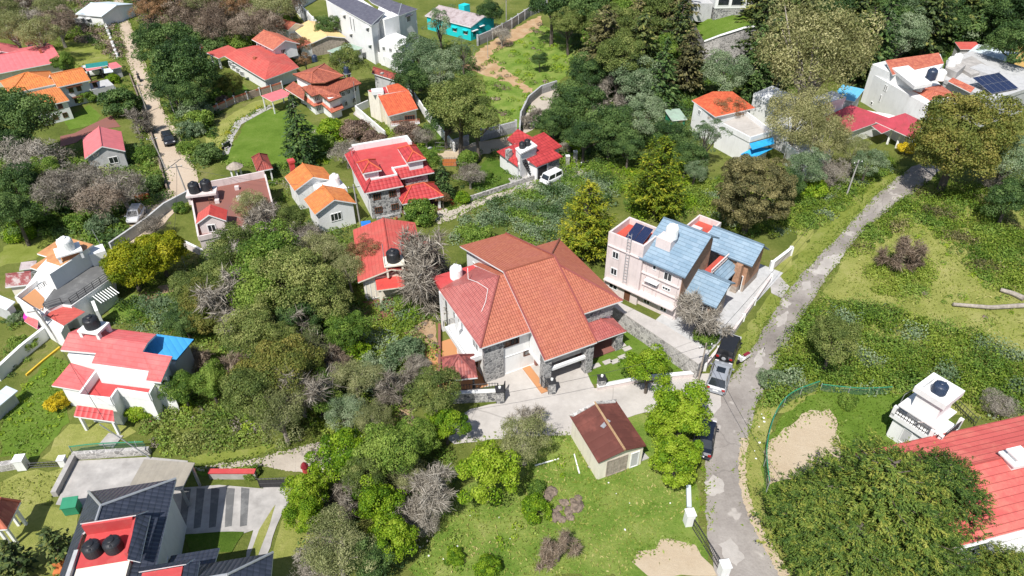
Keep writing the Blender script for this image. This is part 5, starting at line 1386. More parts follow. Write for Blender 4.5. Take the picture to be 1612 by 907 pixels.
def shed(name, label, corners, z, rise, mat, wall, yaw=None, cat='shed', axis='x', side='white', posts=False, wz=None):
    """small building from the four traced roof corners: front left, front right, back right"""
    a, b, c = corners
    H = House(name, label, cat, ((a[0] + b[0]) / 2, (a[1] + b[1]) / 2), yaw if yaw is not None else yaw_of(a, b, z))
    q = [H.L(*k, z) for k in (a, b)]; w = H.L(*c, z + (rise if axis == 'mono' else 0))
    rc = (q[0][0], q[0][1], q[1][0], w[1])
    if axis == 'mono':
        m = MB(); m.slab([(rc[0], rc[1], z), (rc[2], rc[1], z), (rc[2], rc[3], z + rise), (rc[0], rc[3], z + rise)], 0.1); H.add('roof', m, [M[mat], M[side]])
        if posts: H.posts([(rc[0] + 0.2, rc[1] + 0.2), (rc[2] - 0.2, rc[1] + 0.2), (rc[2] - 0.2, rc[3] - 0.2), (rc[0] + 0.2, rc[3] - 0.2)], 0, z - 0.06, 0.16, wall)
        else:
            m = MB(); m.extr([(rc[1] + 0.25, 0), (rc[3] - 0.2, 0), (rc[3] - 0.2, z + rise * 0.93 - 0.1), (rc[1] + 0.25, z - 0.06)], 'x', rc[0] + 0.25, rc[2] - 0.25); recalc(H.add('wall', m, M[wall]))
    elif axis == 'hip':
        H.hip(rc, z, rise, mat, side=side)
        if posts: H.posts([(rc[0] + 0.35, rc[1] + 0.35), (rc[2] - 0.35, rc[1] + 0.35), (rc[2] - 0.35, rc[3] - 0.35), (rc[0] + 0.35, rc[3] - 0.35)], 0, z - 0.05, 0.18, wall)
        else: H.wall((rc[0] + 0.35, rc[1] + 0.35, rc[2] - 0.35, rc[3] - 0.35), 0, z - 0.03, wall)
    else:
        H.gable(rc, z, rise, axis, mat, side=side)
        H.gablewall((rc[0] + 0.3, rc[1] + 0.3, rc[2] - 0.3, rc[3] - 0.3), 0, z - 0.05, rise * 0.88, axis, wall)
    H.rc = rc
    return H
h = shed('sheet_roof_house', 'small white house with pale striped sheet roof at the top of the dirt road', [(118, 22), (160, 26), (176, 3)], 2.6, 1.0, 'sheet_pale', 'white', cat='house')
for u in (0.9, 2.6): h.win((h.rc[0] + 0.25, h.rc[1] + 0.25, h.rc[2] - 0.25, h.rc[3]), 'S', u, 1.0, 0.8, 0.7, 'white', 'glass', 1, shade='white')
shed('car_shelter', 'pink roofed shelter over white van beside the ochre villa', [(137, 112), (160, 107), (158, 102)], 2.0, 0.2, 'sheet_pink', 'dark_metal', axis='mono', posts=True, cat='shelter')
shed('garden_shed', 'small shed with pink roof at the roadside wall', [(175, 109), (192, 105), (188, 96)], 1.9, 0.2, 'sheet_pink', 'greywall', axis='mono')
shed('garden_shed', 'tiny pink roofed hut behind the faded pink bungalow', [(41, 72), (53, 70), (52, 64)], 1.8, 0.2, 'sheet_pink', 'white', axis='mono')
h = shed('pink_gable_house', 'house with pale pink striped gabled roof among grey bare trees', [(133, 250), (196, 232), (207, 204)], 2.6, 1.3, 'sheet_pink', 'greywall', axis='y', cat='house', yaw=R(28))
h.win((h.rc[0] + 0.3, h.rc[1] + 0.3, h.rc[2] - 0.3, h.rc[3] - 0.3), 'S', 3.0, 1.0, 1.2, 1.0, 'white', 'glass', 1)

# ------------------------------------------------------------------ L-shaped scarlet bungalow
H = House('long_scarlet_bungalow', 'long white bungalow with broad scarlet roof and small orange gabled upper storey', 'house', (420, 115), R(-36))
P = lambda q, z: (*H.L(*q, z), z)
e = 2.5
m = MB()
m.slab([P((353, 88), e), P((417, 126), e), P((424, 97), 4.2), P((398, 72), 3.9), P((370, 78), 3.4)], 0.16)
m.slab([P((417, 126), e), P((471, 106), e), P((450, 86), 3.4), P((424, 97), 4.2)], 0.16)
m.slab([P((424, 97), 4.2), P((450, 86), 3.4), P((420, 70), 3.4), P((398, 72), 3.9)], 0.16)
H.add('roof', m, [M['shingle_scarlet'], M['white']])
m = MB(); m.slab([P((325, 83), 2.4), P((344, 92), 2.4), P((376, 79), 2.8), P((359, 71), 2.8)], 0.14); H.add('porch_roof', m, [M['shingle_scarlet'], M['white']])
for q in ((332, 84), (344, 90)): H.posts([H.L(*q, 2.2)], 0, 2.35, 0.3)
m = MB(); m.prism([H.L(*q, 2.4) for q in ((358, 88), (416, 122), (466, 105), (448, 88), (400, 74), (375, 80))], 0, 2.4); H.add('wall', m, M['white'])
a, b = H.L(358, 88, 2.4), H.L(416, 122, 2.4)
LW = (a[0], min(a[1], b[1]), b[0], 0)
for u in (1.5, 3.4, 5.4, 7.4): H.win((a[0], b[1] + (a[1] - b[1]) * (1 - u / 9.5) - 0.15, b[0], 0), 'S', u, 0.9, 1.2, 0.9, 'white', 'glass', 3)
H.yaw2 = yaw_of((396, 62), (428, 78), 4.6)
U = House('upper_storey', None, None, (420, 100), H.yaw2)
x0, y0 = U.L(396, 62, 4.6); x1, _ = U.L(429, 79, 4.6); _, ym = U.L(428, 54, 5.7)
U.gablewall((x0 + 0.5, y0 + 0.5, x1 - 0.4, 2 * ym - y0 - 0.5), 2.4, 4.6, 1.0, 'x', 'white'); U.gable((x0, y0, x1, 2 * ym - y0), 4.6, 1.15, 'x', 'tile_terracotta')
for u in (0.8, 1.8, 4.0): U.win((x0 + 0.5, y0 + 0.5, x1 - 0.4, 0), 'S', u, 3.4, 0.8, 0.7, 'white', 'glass', 1)
U.win((x0 + 0.5, y0 + 0.5, x1 - 0.4, 2 * ym - y0 - 0.5), 'E', 1.6, 3.3, 1.0, 0.9, 'white', 'glass', 2)
for ch in list(U.o.children):
    w = U.o.matrix_basis.copy(); ch.parent = H.o
    ch.matrix_basis = H.o.matrix_basis.inverted() @ w
bpy.data.objects.remove(U.o)
c = H.L(402, 94, 3.6); H.box('chimney', (c[0] - 0.3, c[1] - 0.25, c[0] + 0.3, c[1] + 0.25), 3.2, 4.1, 'redbrick')
h = shed('orange_roof_cottage', 'white cottage with rusty orange gabled roof behind the long scarlet bungalow', [(431, 41), (452, 48), (474, 38)], 3.2, 0.9, 'tile_old', 'white', cat='house', yaw=R(-38))
h = shed('tan_roof_house', 'house with pale yellow sheet roof against the tall white boundary wall', [(459, 44), (488, 69), (520, 40)], 2.6, 0.9, 'sheet_tan', 'wood_grey', cat='house', axis='x')
h = shed('orange_lean_to', 'low lean-to with orange tile roof in front of the pale yellow roof', [(448, 70), (466, 78), (480, 62)], 2.2, 0.5, 'tile_terracotta', 'white', axis='mono')
h = shed('green_roof_shed', 'flat shed with faded green sheet roof below the white mansion', [(515, 80), (537, 88), (550, 68)], 2.2, 0.2, 'sheet_green', 'greywall', axis='mono')
h = shed('dark_tile_outhouse', 'outhouse with dark mossy tile roof behind the cream house', [(585, 115), (605, 133), (628, 124)], 3.4, 0.9, 'tile_mossy', 'greywall', axis='x', yaw=R(-38))
shed('carport', 'flat pink roofed carport by the terracotta roofed house', [(428, 160), (461, 149), (447, 139)], 2.2, 0.15, 'sheet_pink', 'white', axis='mono', posts=True, cat='carport')

# ------------------------------------------------------------------ terracotta roofed house
H = House('terracotta_house', 'two storey house with many weathered terracotta tile roofs stepping down beside a garden', 'house', (505, 175), R(-52))
P = lambda q, z: (*H.L(*q, z), z)
ap = P((497, 110), 5.9)
q = [P((461, 117), 5.0), P((490, 131), 5.0), P((541, 119), 5.0), P((511, 100), 5.0)]
apl, apr = P((492, 114), 5.9), P((500, 108), 5.9)
H.roof([[q[0], q[1], apl], [q[1], (*H.L(512, 130, 5.0), 5.0), q[2], apr, apl], [q[2], q[3], apr], [q[3], q[0], apl, apr]], 'tile_old', ridges=[(apl, q[0]), (apl, q[1]), (apr, q[2]), (apr, q[3]), (apl, apr)], cap='tile_terracotta', side='wood')
m = MB(); m.prism([H.L(*k, 4.8) for k in ((466, 118), (490, 128), (534, 119), (512, 104))], 0, 4.9); H.add('wall', m, M['white'])
lo = [P((474, 137), 3.7), P((491, 152), 3.5), P((503, 148), 3.6), P((518, 160), 3.4), P((538, 152), 3.5), P((533, 145), 3.7), P((569, 131), 3.7), P((556, 121), 4.3), P((530, 124), 4.6), P((490, 133), 4.6)]
m = MB(); m.slab(lo, 0.18); H.add('roof', m, [M['tile_old'], M['wood']])
m = MB(); m.prism([H.L(*k, 3.4) for k in ((478, 138), (492, 149), (504, 146), (518, 157), (534, 151), (531, 144), (564, 132), (553, 124), (495, 134))], 0, 3.5); H.add('wall', m, M['white'])
sk = [P((478, 157), 1.75), P((494, 168), 1.7), P((506, 164), 1.75), P((522, 178), 1.7), P((541, 170), 1.75), P((538, 163), 2.0), P((520, 168), 2.05), P((505, 156), 2.1), P((494, 160), 2.05), P((478, 148), 2.1)]
m = MB(); m.slab(sk, 0.1); H.add('tile_skirt', m, [M['tile_terracotta'], M['wood']])
m = MB(); m.slab([P((448, 139), 2.6), P((478, 158), 2.4), P((480, 140), 3.2), P((462, 128), 3.2)], 0.14); H.add('porch_roof', m, [M['tile_old'], M['white']])
H.posts([H.L(462, 152, 1.5), H.L(452, 141, 2.2)], 0, 2.4, 0.25)
S_ = [H.L(*k, 3.4) for k in ((492, 149), (478, 138), (504, 146), (518, 157), (534, 151), (564, 132))]
def winseg(H, a, b, ts, z, w, h, **kw):
    """windows along a wall running between two traced points"""
    a, b = Vector(a), Vector(b); d = b - a; L_ = d.length; ang = math.atan2(d.y, d.x)
    for t in ts:
        p = a + d * t
        n0 = set(H.o.children)
        fo = H.win((0, 0, 0.001, 1), 'S', 0, z, w, h, **kw)
        fo.location = (p.x, p.y, 0); fo.rotation_euler = (0, 0, ang)
winseg(H, S_[1], S_[0], (0.3, 0.72), 2.3, 0.8, 0.9, mull=1)
winseg(H, S_[2], S_[3], (0.5,), 2.3, 0.7, 0.9, mull=1)
winseg(H, S_[0], S_[2], (0.5,), 2.2, 0.9, 1.0, mull=2); winseg(H, S_[0], S_[2], (0.5,), 0.5, 0.9, 1.0, mull=2)
winseg(H, H.L(531, 146, 3.4), S_[5], (0.25, 0.5, 0.8), 2.4, 0.7, 0.8, mull=1)
winseg(H, H.L(531, 146, 3.4), S_[5], (0.3, 0.7), 0.6, 0.8, 0.9, mull=1)

# ------------------------------------------------------------------ cream house with bright orange tiles
H = House('orange_tile_house', 'narrow cream house with bright orange tiled roof and a walled white yard', 'house', (620, 200), R(14))
P = lambda q, z: (*H.L(*q, z), z)
f0, f1 = P((611, 183), 3.0), P((658, 171), 3.0)
g0, g1 = P((595, 151), 4.6), P((643, 142), 4.6)
b0, b1 = P((578, 141), 4.5), P((626, 131), 4.3)
m = MB(); m.slab([f0, f1, g1, g0], 0.15); H.add('roof', m, [M['tile_bright'], M['white']])
m = MB(); m.slab([P((612, 147), 4.6), g1, b1, P((608, 135), 4.3)], 0.15); H.add('roof', m, [M['tile_bright'], M['white']])
m = MB(); m.prism([H.L(*q, 4.4) for q in ((579, 142), (596, 151), (612, 146), (608, 136))], 0, 4.35); H.add('wall', m, M['cream'])
m = MB(); m.prism([H.L(*q, 4.4) for q in ((580, 143), (596, 150), (611, 146), (607, 137))], 4.36, 4.44); H.add('terrace', m, M['red_paint'])
m = MB(); m.prism([H.L(*q, 2.9) for q in ((612, 180), (655, 170), (644, 148), (600, 156))], 0, 2.9); H.add('wall', m, M['cream'])
m = MB(); m.prism([H.L(*q, 3.6) for q in ((603, 162), (649, 152), (641, 140), (598, 150))], 0, 3.7); H.add('wall', m, M['cream'])
H.box('balcony', (f0[0] + 0.3, f0[1] - 0.1, f1[0] - 0.1, f0[1] + 0.6), 1.3, 1.5, 'white'); 
H.rail([(f0[0] + 0.3, f0[1] - 0.05), (f1[0] - 0.1, f0[1] - 0.05)], 1.5, 0.6, mat='redbrick', step=0.25, bars=2)
H.win((f0[0] + 0.3, f0[1] + 0.5, f1[0], 9), 'S', 1.3, 0.1, 1.2, 1.1, 'wood', 'glass', 2)
H.win((f0[0] + 0.3, f0[1] + 0.5, f1[0], 9), 'S', 3.0, 1.7, 1.6, 0.9, 'wood', 'glass', 3)
c = H.L(594, 142, 4.9); H.box('roof_box', (c[0] - 0.9, c[1] - 0.7, c[0] + 0.9, c[1] + 0.7), 4.4, 4.95, 'white')
m = MB(); m.prism([H.L(*q, 0) for q in ((562, 172), (608, 208), (600, 212), (556, 180))], 0.02, 0.08); H.add('yard', m, M['concrete_pale'])
for a, b in (((560, 172), (580, 163)), ((560, 172), (606, 212))): H.add('yard_wall', edge_wall(H.L(*a, 0.6), H.L(*b, 0.6), 0, 1.2, 0.2), M['white'])

# ------------------------------------------------------------------ red hip house with white van
H = House('red_hip_house', 'small house with crimson tiled roofs, white stair tower and grey garage by the lane', 'house', (846, 280), yaw_of((846, 281), (912, 250), 0))
P = lambda q, z: (*H.L(*q, z), z)
z = 2.3
f0, f1 = P((845, 262), z), P((886, 246), z); t0, t1 = P((829, 250), 3.1), P((868, 234), 3.1)
m = MB(); m.slab([f0, f1, t1, t0], 0.14); H.add('roof', m, [M['tile_red'], M['red_paint']])
H.wall((f0[0] + 0.2, f0[1] + 0.15, f1[0] - 0.2, t0[1] + 0.5), 0, 2.25, 'white')
x0 = f0[0] + 0.25
H.win((x0, f0[1] + 0.15, f1[0] - 0.2, 9), 'S', 1.0, 0.05, 1.7, 1.8, 'dark_metal', 'dark_metal', 0, name='garage_door')
m = MB(); m.box(x0 + 2.2, f0[1] + 0.05, 0, f1[0] - 0.2, f0[1] + 0.3, 2.2); H.add('stone_facing', m, M['stone_grey'])
mm = [P((885, 230), 2.5), P((856, 208), 3.7), P((836, 219), 3.6), P((848, 248), 2.6), P((862, 240), 2.6)]
m = MB(); m.slab(mm, 0.14); H.add('roof', m, [M['tile_red'], M['red_paint']])
m = MB(); m.slab([P((782, 238), 2.4), P((815, 262), 2.3), P((814, 240), 3.0), P((836, 219), 3.6), P((856, 208), 3.7)], 0.14); H.add('roof', m, [M['tile_red'], M['red_paint']])
m = MB(); m.slab([P((798, 219), 2.6), P((808, 226), 2.5), P((838, 216), 2.6), P((815, 203), 3.4)], 0.14); H.add('roof', m, [M['tile_red'], M['red_paint']])
m = MB(); m.prism([H.L(*q, 2.3) for q in ((787, 239), (815, 259), (830, 252), (845, 246), (880, 231), (856, 212), (836, 221))], 0, 2.25); H.add('wall', m, M['white'])
m = MB(); m.prism([H.L(*q, 2.4) for q in ((802, 221), (812, 228), (834, 217), (815, 208))], 0, 2.4); H.add('wall', m, M['white'])
m = MB(); m.prism([H.L(*q, 3.7) for q in ((812, 236), (819, 244), (845, 230), (838, 223))], 0, 3.5); H.add('stair_tower', m, M['white'])
m = MB(); m.prism([H.L(*q, 4.1) for q in ((811, 232), (819, 241), (846, 228), (838, 222))], 3.8, 4.0); H.add('tank_slab', m, M['white'])
HIPT = [H.world(*H.L(822, 233, 4.0), 4.0), H.world(*H.L(830, 229, 4.0), 4.0)]
m = MB()
a, b = Vector(P((822, 248), 3.0)), Vector(P((838, 275), 0.4))
for k in range(9):
    p = a.lerp(b, k / 8); m.box(p.x - 0.35, p.y - 0.18, p.z - 0.08, p.x + 0.35, p.y + 0.18, p.z)
m.tube([a + Vector((-0.35, 0, 0)), b + Vector((-0.35, 0, 0))], 0.05, 4); m.tube([a + Vector((0.35, 0, 0)), b + Vector((0.35, 0, 0))], 0.05, 4)
H.add('stair', m, M['dark_metal'])
c = H.L(801, 240, 3.2); H.box('chimney', (c[0] - 0.35, c[1] - 0.35, c[0] + 0.35, c[1] + 0.35), 2.2, 3.6, 'stone_grey')

# ------------------------------------------------------------------ white mansion and turquoise house at the top
H = House('white_mansion', 'tall white three storey mansion with grey slate roofs at the top edge', 'house', (600, 110), yaw_of((524, 12), (584, 40), 7.5))
P = lambda q, z: (*H.L(*q, z), z)
z = 7.5
f0, f1, g1, g0 = P((510, -2), z), P((585, 40), z), P((606, 20), z + 0.9), P((545, -8), z + 0.9)
k = P((596, 35), z)
H.roof([[f0, f1, g1, g0], [f1, k, g1]], 'slate_grey', ridges=[(f1, g1)], cap='steel')
r0, r1, r2, r3 = P((560, -20), z + 0.9), P((632, 6), z + 0.9), P((657, 14), z), P((627, 25), z)
H.roof([[P((585, 4), z), r3, r1, r0], [r3, r2, r1]], 'slate_grey', ridges=[(r3, r1)], cap='steel')
m = MB(); m.prism([H.L(*q, z) for q in ((513, 0), (584, 38), (592, 34), (604, 22), (560, -8))], 0, 7.45); H.add('wall', m, M['white'])
m = MB(); m.prism([H.L(*q, z) for q in ((590, 24), (626, 24), (655, 14), (632, 6), (600, 4))], 0, 7.45); H.add('wall', m, M['white'])
m = MB(); m.prism([H.L(*q, 7.4) for q in ((593, 29), (605, 33), (628, 26), (616, 20))], 0, 7.6); H.add('wall', m, M['white'])
m = MB(); m.prism([H.L(*q, 4.6) for q in ((596, 64), (632, 72), (649, 62), (620, 50))], 0, 4.6); H.add('wall', m, M['white'])
A, B = H.L(513, 0, z), H.L(584, 38, z)
winseg(H, A, B, (0.42, 0.92), 5.6, 0.8, 0.9, mull=1, shade='white'); winseg(H, A, B, (0.55, 0.62), 4.2, 0.5, 2.6, mull=0)
winseg(H, A, B, (0.52, 0.93), 2.6, 0.8, 0.8, mull=1, shade='white')
winseg(H, H.L(626, 24, z), H.L(655, 14, z), (0.55,), 5.6, 1.1, 1.1, mull=2, shade='slate_grey'); winseg(H, H.L(596, 64, 4.6), H.L(632, 72, 4.6), (0.2, 0.5, 0.8), 2.9, 0.7, 0.8, mull=1); winseg(H, H.L(596, 64, 4.6), H.L(632, 72, 4.6), (0.2, 0.5, 0.8), 1.0, 0.7, 0.8, mull=1)
H = House('turquoise_house', 'turquoise house with grey ribbed roof and a turquoise chimney box, near the top edge', 'house', (742, 62), yaw_of((742, 62), (774, 50), 0))
P = lambda q, z: (*H.L(*q, z), z)
x0, y0 = H.L(741, 42, 3.0); x1, _ = H.L(777, 27, 3.0); xr, _ = H.L(763, 24, 3.9)
y1 = y0 + 13
H.gablewall((x0 + 0.3, y0 + 0.3, x1 - 0.3, y1 - 0.3), 0, 2.9, 1.0, 'y', 'turquoise', off=0.55); H.gable((x0, y0, x1, y1), 2.9, 1.15, 'y', 'sheet_grey', off=0.55)
TWl = (x0 + 0.3, y0 + 0.3, x1 - 0.3, y1 - 0.3)
H.win(TWl, 'S', 1.0, 1.0, 1.1, 0.8, 'turquoise', 'glass', 2, shade='white'); H.win(TWl, 'S', 3.2, 1.6, 0.8, 0.6, 'turquoise', 'glass', 1, shade='white')
for u in (2, 5, 8, 11): H.win(TWl, 'W', u, 1.0, 0.9, 0.8, 'white', 'glass', 1, shade='turquoise')
H.box('chimney', (xr - 0.6, y0 + 6, xr + 1.2, y0 + 7.6), 3.0, 5.0, 'turquoise')

# ------------------------------------------------------------------ top right: house above the stone retaining wall, house behind pines
H = House('hilltop_house', 'white house on a grey stone base above a lawn and high stone wall, top edge', 'house', (1150, 20), R(2), 6.55)
p0, p1 = H.L(1122, 27, 6.55), H.L(1170, 27, 6.55)
H.box('stone_base', (p0[0], p0[1] - 0.3, p1[0], p0[1] + 8), -1, 1.7, 'stone_grey'); H.wall((p0[0] - 0.1, p0[1] - 0.4, p1[0] + 0.1, p0[1] + 8), 1.7, 5.2, 'white')
for u in (1.6, 4.2): H.win((p0[0] - 0.1, p0[1] - 0.4, p1[0] + 0.1, 9), 'S', u, 2.2, 2.2, 2.2, 'white', 'glass', 0)
H.box('wall', (p0[0] - 5, p0[1] + 0.5, p0[0] - 0.2, p0[1] + 6), -1, 2.4, 'greywall'); H.box('wall', (p1[0] + 0.2, p0[1] + 1, p1[0] + 4, p0[1] + 6), -1, 3.5, 'white')
H.box('roof', (p0[0] - 0.5, p0[1] - 0.8, p1[0] + 0.5, p0[1] + 8.3), 5.2, 5.45, 'greywall')
h = shed('pine_hidden_house', 'orange roofed house mostly hidden behind the tall dark pines at the top', [(1045, 22), (1110, 30), (1100, -6)], 4.5, 2.0, 'tile_bright', 'white', cat='house', axis='x', yaw=R(5))

# ------------------------------------------------------------------ right hand houses
H = House('orange_roof_white_house', 'white house with orange hipped roof, flat terrace and blue sheets below', 'house', (1130, 220), R(-30))
P = lambda q, z: (*H.L(*q, z), z)
z = 4.6
q = [P((1089, 158), z), P((1126, 184), z), P((1189, 170), z), P((1153, 144), 5.4), P((1122, 144), 5.4)]
m = MB(); m.slab([q[0], q[1], P((1136, 158), 5.5), q[4]], 0.15); m.slab([q[1], q[2], q[3], P((1136, 158), 5.5)], 0.15); m.slab([q[3], q[4], P((1136, 158), 5.5)], 0.15)
H.add('roof', m, [M['shingle_scarlet'] if 0 else M['tile_bright'], M['white']])
m = MB(); m.prism([H.L(*k, z) for k in ((1093, 161), (1127, 182), (1182, 170), (1152, 150), (1122, 148))], 0, 4.55); H.add('wall', m, M['white'])
tp = [H.L(*k, 3.6) for k in ((1130, 196), (1180, 222), (1214, 212), (1172, 180))]
m = MB(); m.prism(tp, 0, 3.5); H.add('wall', m, M['white']); m = MB(); m.prism(tp, 3.501, 3.55); H.add('terrace', m, M['concrete_pale'])
for i in range(3): H.add('parapet', edge_wall(tp[i], tp[i + 1], 3.4, 4.2, 0.2), M['white'])
winseg(H, H.L(1093, 161, z), H.L(1127, 182, z), (0.3,), 3.2, 0.7, 0.8, mull=1)
m = MB(); m.slab([P((1166, 243), 2.2), P((1190, 247), 2.0), P((1218, 233), 2.2), P((1186, 232), 2.8)], 0.05); m.slab([P((1180, 226), 3.5), P((1184, 236), 3.2), P((1219, 226), 3.2), P((1217, 216), 3.5)], 0.05)
H.add('blue_sheet', m, [M['skyblue_tarp'], M['skyblue_tarp']])
H = House('white_terrace_house', 'bright white flat roofed house half hidden behind the tall eucalyptus', 'house', (1240, 220), R(-25))
for pts, z in ((((1186, 152), (1230, 172), (1260, 160), (1215, 140)), 3.6), (((1216, 200), (1262, 222), (1300, 205), (1250, 176)), 3.0), (((1278, 158), (1296, 168), (1330, 158), (1310, 148)), 4.2), (((1238, 230), (1275, 262), (1310, 245), (1280, 215)), 2.6)):
    pl = [H.L(*k, z) for k in pts]
    m = MB(); m.prism(pl, 0, z); H.add('wall', m, M['white'])
    for i in range(4): H.add('parapet', edge_wall(pl[i], pl[(i + 1) % 4], z - 0.1, z + 0.5, 0.16), M['white'])
h = shed('sky_blue_roof_house', 'house with sky blue sheet roof between the eucalyptus and the tall white house', [(1310, 152), (1345, 160), (1358, 140)], 3.2, 0.4, 'sheet_sky', 'greywall', axis='mono', cat='house')
H = House('maroon_roof_house', 'house with glossy maroon sheet roofs in front of the tall white gabled house', 'house', (1400, 215), R(-28))
P = lambda q, z: (*H.L(*q, z), z)
m = MB(); m.slab([P((1296, 185), 2.4), P((1328, 212), 2.2), P((1400, 186), 2.8), P((1340, 165), 3.2)], 0.1); H.add('roof', m, [M['sheet_maroon'], M['white']])
a = P((1425, 178), 4.0)
m = MB(); m.slab([P((1378, 192), 3.0), P((1440, 220), 2.6), P((1455, 192), 3.0), a], 0.1); H.add('roof', m, [M['sheet_maroon'], M['white']])
m = MB(); m.slab([P((1388, 210), 2.5), P((1412, 200), 2.9), P((1395, 192), 3.1), P((1372, 198), 2.7)], 0.1); H.add('roof', m, [M['sheet_maroon'], M['white']])
m = MB(); m.prism([H.L(*k, 2.1) for k in ((1304, 186), (1330, 209), (1398, 190), (1438, 216), (1450, 194), (1400, 180), (1345, 170))], 0, 2.1); H.add('wall', m, M['white'])
H.posts([H.L(1398, 222, 0.5), H.L(1412, 228, 0.5)], 0, 2.4, 0.3)

H = House('tall_white_house', 'tall bright white gabled house with terracotta tiles and slit windows, upper right', 'house', (1450, 200), R(-38))
P = lambda q, z: (*H.L(*q, z), z)
wl = [H.L(*k, 6.4) for k in ((1372, 100), (1396, 92), (1410, 118), (1446, 142), (1440, 168), (1500, 140), (1480, 85))]
z = 6.4
body = [H.L(*k, z) for k in ((1373, 101), (1405, 116), (1455, 134), (1486, 100), (1480, 85), (1398, 95))]
m = MB(); m.prism(body, 0, 6.4); H.add('wall', m, M['white'])
m = MB(); m.slab([P((1405, 118), 6.5), P((1486, 100), 6.5), P((1478, 83), 7.3), P((1394, 95), 7.3)], 0.15); H.add('roof', m, [M['tile_terracotta'], M['white']])
m = MB(); m.prism([H.L(*k, 6.9) for k in ((1404, 107), (1440, 136), (1468, 131), (1430, 103))], 6.4, 6.9); H.add('parapet', m, M['white'])
WB0, WB1 = H.L(1373, 101, z), H.L(1446, 140, z)
m = MB(); m.prism([H.L(*k, 5.2) for k in ((1370, 112), (1436, 150), (1462, 164), (1500, 150), (1470, 120))], 0, 5.0); H.add('wall', m, M['white'])
V0, V1 = H.L(1370, 112, 5.2), H.L(1436, 150, 5.2)
winseg(H, V0, V1, (0.42, 0.46), 3.6, 0.35, 1.0, mull=0); winseg(H, V0, V1, (0.40,), 1.6, 0.35, 1.2, mull=0); winseg(H, V0, V1, (0.25, 0.95), 0.5, 0.6, 0.5, mull=0)
pr = [P((1436, 144), 4.9), P((1461, 163), 4.7), P((1508, 152), 4.9), P((1480, 133), 5.2)]
ap = P((1470, 143), 5.9)
H.roof([[pr[0], pr[1], ap], [pr[1], pr[2], ap], [pr[2], pr[3], ap], [pr[3], pr[0], ap]], 'tile_terracotta', ridges=[(ap, pr[0]), (ap, pr[1]), (ap, pr[2])])
winseg(H, H.L(1462, 164, 5.2), H.L(1500, 150, 5.2), (0.3, 0.75), 3.0, 0.8, 1.2, mull=1)
TWT = [H.world(*H.L(1466, 120, 6.9), 6.4), H.world(*H.L(1480, 121, 6.9), 6.4)]
H = House('solar_flat_house', 'grey flat roofed house with stepped decks and dark solar panels, right edge', 'house', (1540, 150), R(-20))
for pts, z, mt in ((((1486, 130), (1560, 162), (1625, 140), (1625, 110), (1530, 80), (1490, 95)), 4.0, 'greywall'), (((1500, 100), (1530, 118), (1562, 108), (1530, 88)), 4.5, 'concrete'), (((1526, 106), (1560, 118), (1575, 112), (1545, 100)), 4.7, 'greywall')):
    pl = [H.L(*k, z) for k in pts]
    m = MB(); m.prism(pl, 0 if z < 4.2 else 3.9, z); H.add('wall' if z < 4.2 else 'roof_deck', m, M[mt])
m = MB(); m.slab([P_ for P_ in ((*H.L(1492, 128, 4.8), 4.8), (*H.L(1528, 146, 4.4), 4.4), (*H.L(1535, 138, 4.8), 4.8), (*H.L(1500, 122, 5.2), 5.2))], 0.12); H.add('tile_skirt', m, [M['tile_terracotta'], M['white']])
pl = [H.L(*k, 4.0) for k in ((1486, 130), (1560, 162), (1625, 140))]
for i in range(2): H.add('parapet', edge_wall(pl[i], pl[i + 1], 3.9, 4.5, 0.2), M['greywall'])
SOLH = H
m = MB(); m.prism([H.L(*k, 5.0) for k in ((1488, 108), (1506, 116), (1520, 104), (1500, 96))], 3.9, 5.2); H.add('tank_room', m, M['concrete'])
SOLT = [H.world(*H.L(1497, 102, 5.4), 5.2), H.world(*H.L(1506, 97, 5.4), 5.2)]
h = shed('grey_sheet_house', 'low house with pale grey sheet roof behind the flat roofed house', [(1520, 85), (1588, 100), (1580, 78)], 3.2, 0.4, 'sheet_pale', 'greywall', axis='mono', cat='house')
h = shed('red_sheet_hut', 'small hut with crimson sheet roof at the edge of the wood', [(1512, 78), (1546, 78), (1532, 66)], 3.2, 0.6, 'shingle_scarlet', 'greywall', axis='mono')
h = shed('yellow_house', 'ochre yellow house with a flat roof at the right edge', [(1578, 62), (1630, 72), (1625, 50)], 4.2, 0.1, 'greywall', 'yellowwall', axis='mono', cat='house')
h.win((h.rc[0] + 0.25, h.rc[1] + 0.25, h.rc[2], 9), 'S', 1.0, 2.6, 0.9, 0.9, 'wood', 'glass', 1)

# ------------------------------------------------------------------ shed by the lane, water tower, red roof lower right
H = House('tin_roof_shed', 'old shed with rusty maroon tin roof standing on the grass below the villa', 'shed', (950, 720), R(-58))
P = lambda q, z: (*H.L(*q, z), z)
H.yawS = 0
a, b, c, d = P((942, 729), 2.4), P((897, 655), 2.4), P((970, 631), 2.4), P((1018, 702), 2.4)
r0, r1 = P((984, 709), 3.2), P((936, 634), 3.2)
m = MB(); m.slab([a, r0, r1, b], 0.06); H.add('roof', m, [M['sheet_rust'], M['sheet_rust']]); m = MB(); m.slab([r0, d, c, r1], 0.06); H.add('roof', m, [M['sheet_rust'], M['sheet_rust']])
m = MB(); m.tube([Vector(r0) + Vector((0, 0, .06)), Vector(r1) + Vector((0, 0, .06))], 0.1, 6); H.add('ridge_cap', m, M['soil_orange'])
ins = lambda p, q, t: tuple(p[i] + (q[i] - p[i]) * t for i in range(2))
ce = tuple((a[i] + b[i] + c[i] + d[i]) / 4 for i in range(2))
w = [ins(k, ce, 0.07) for k in (a, d, c, b)]
rm0, rm1 = ins(r0, ce, 0.07), ins(r1, ce, 0.07)
m = MB()
lo = [(*k, 0) for k in w]; hi = [(*k, 2.36) for k in w]; R0, R1 = (*rm0, 3.12), (*rm1, 3.12)
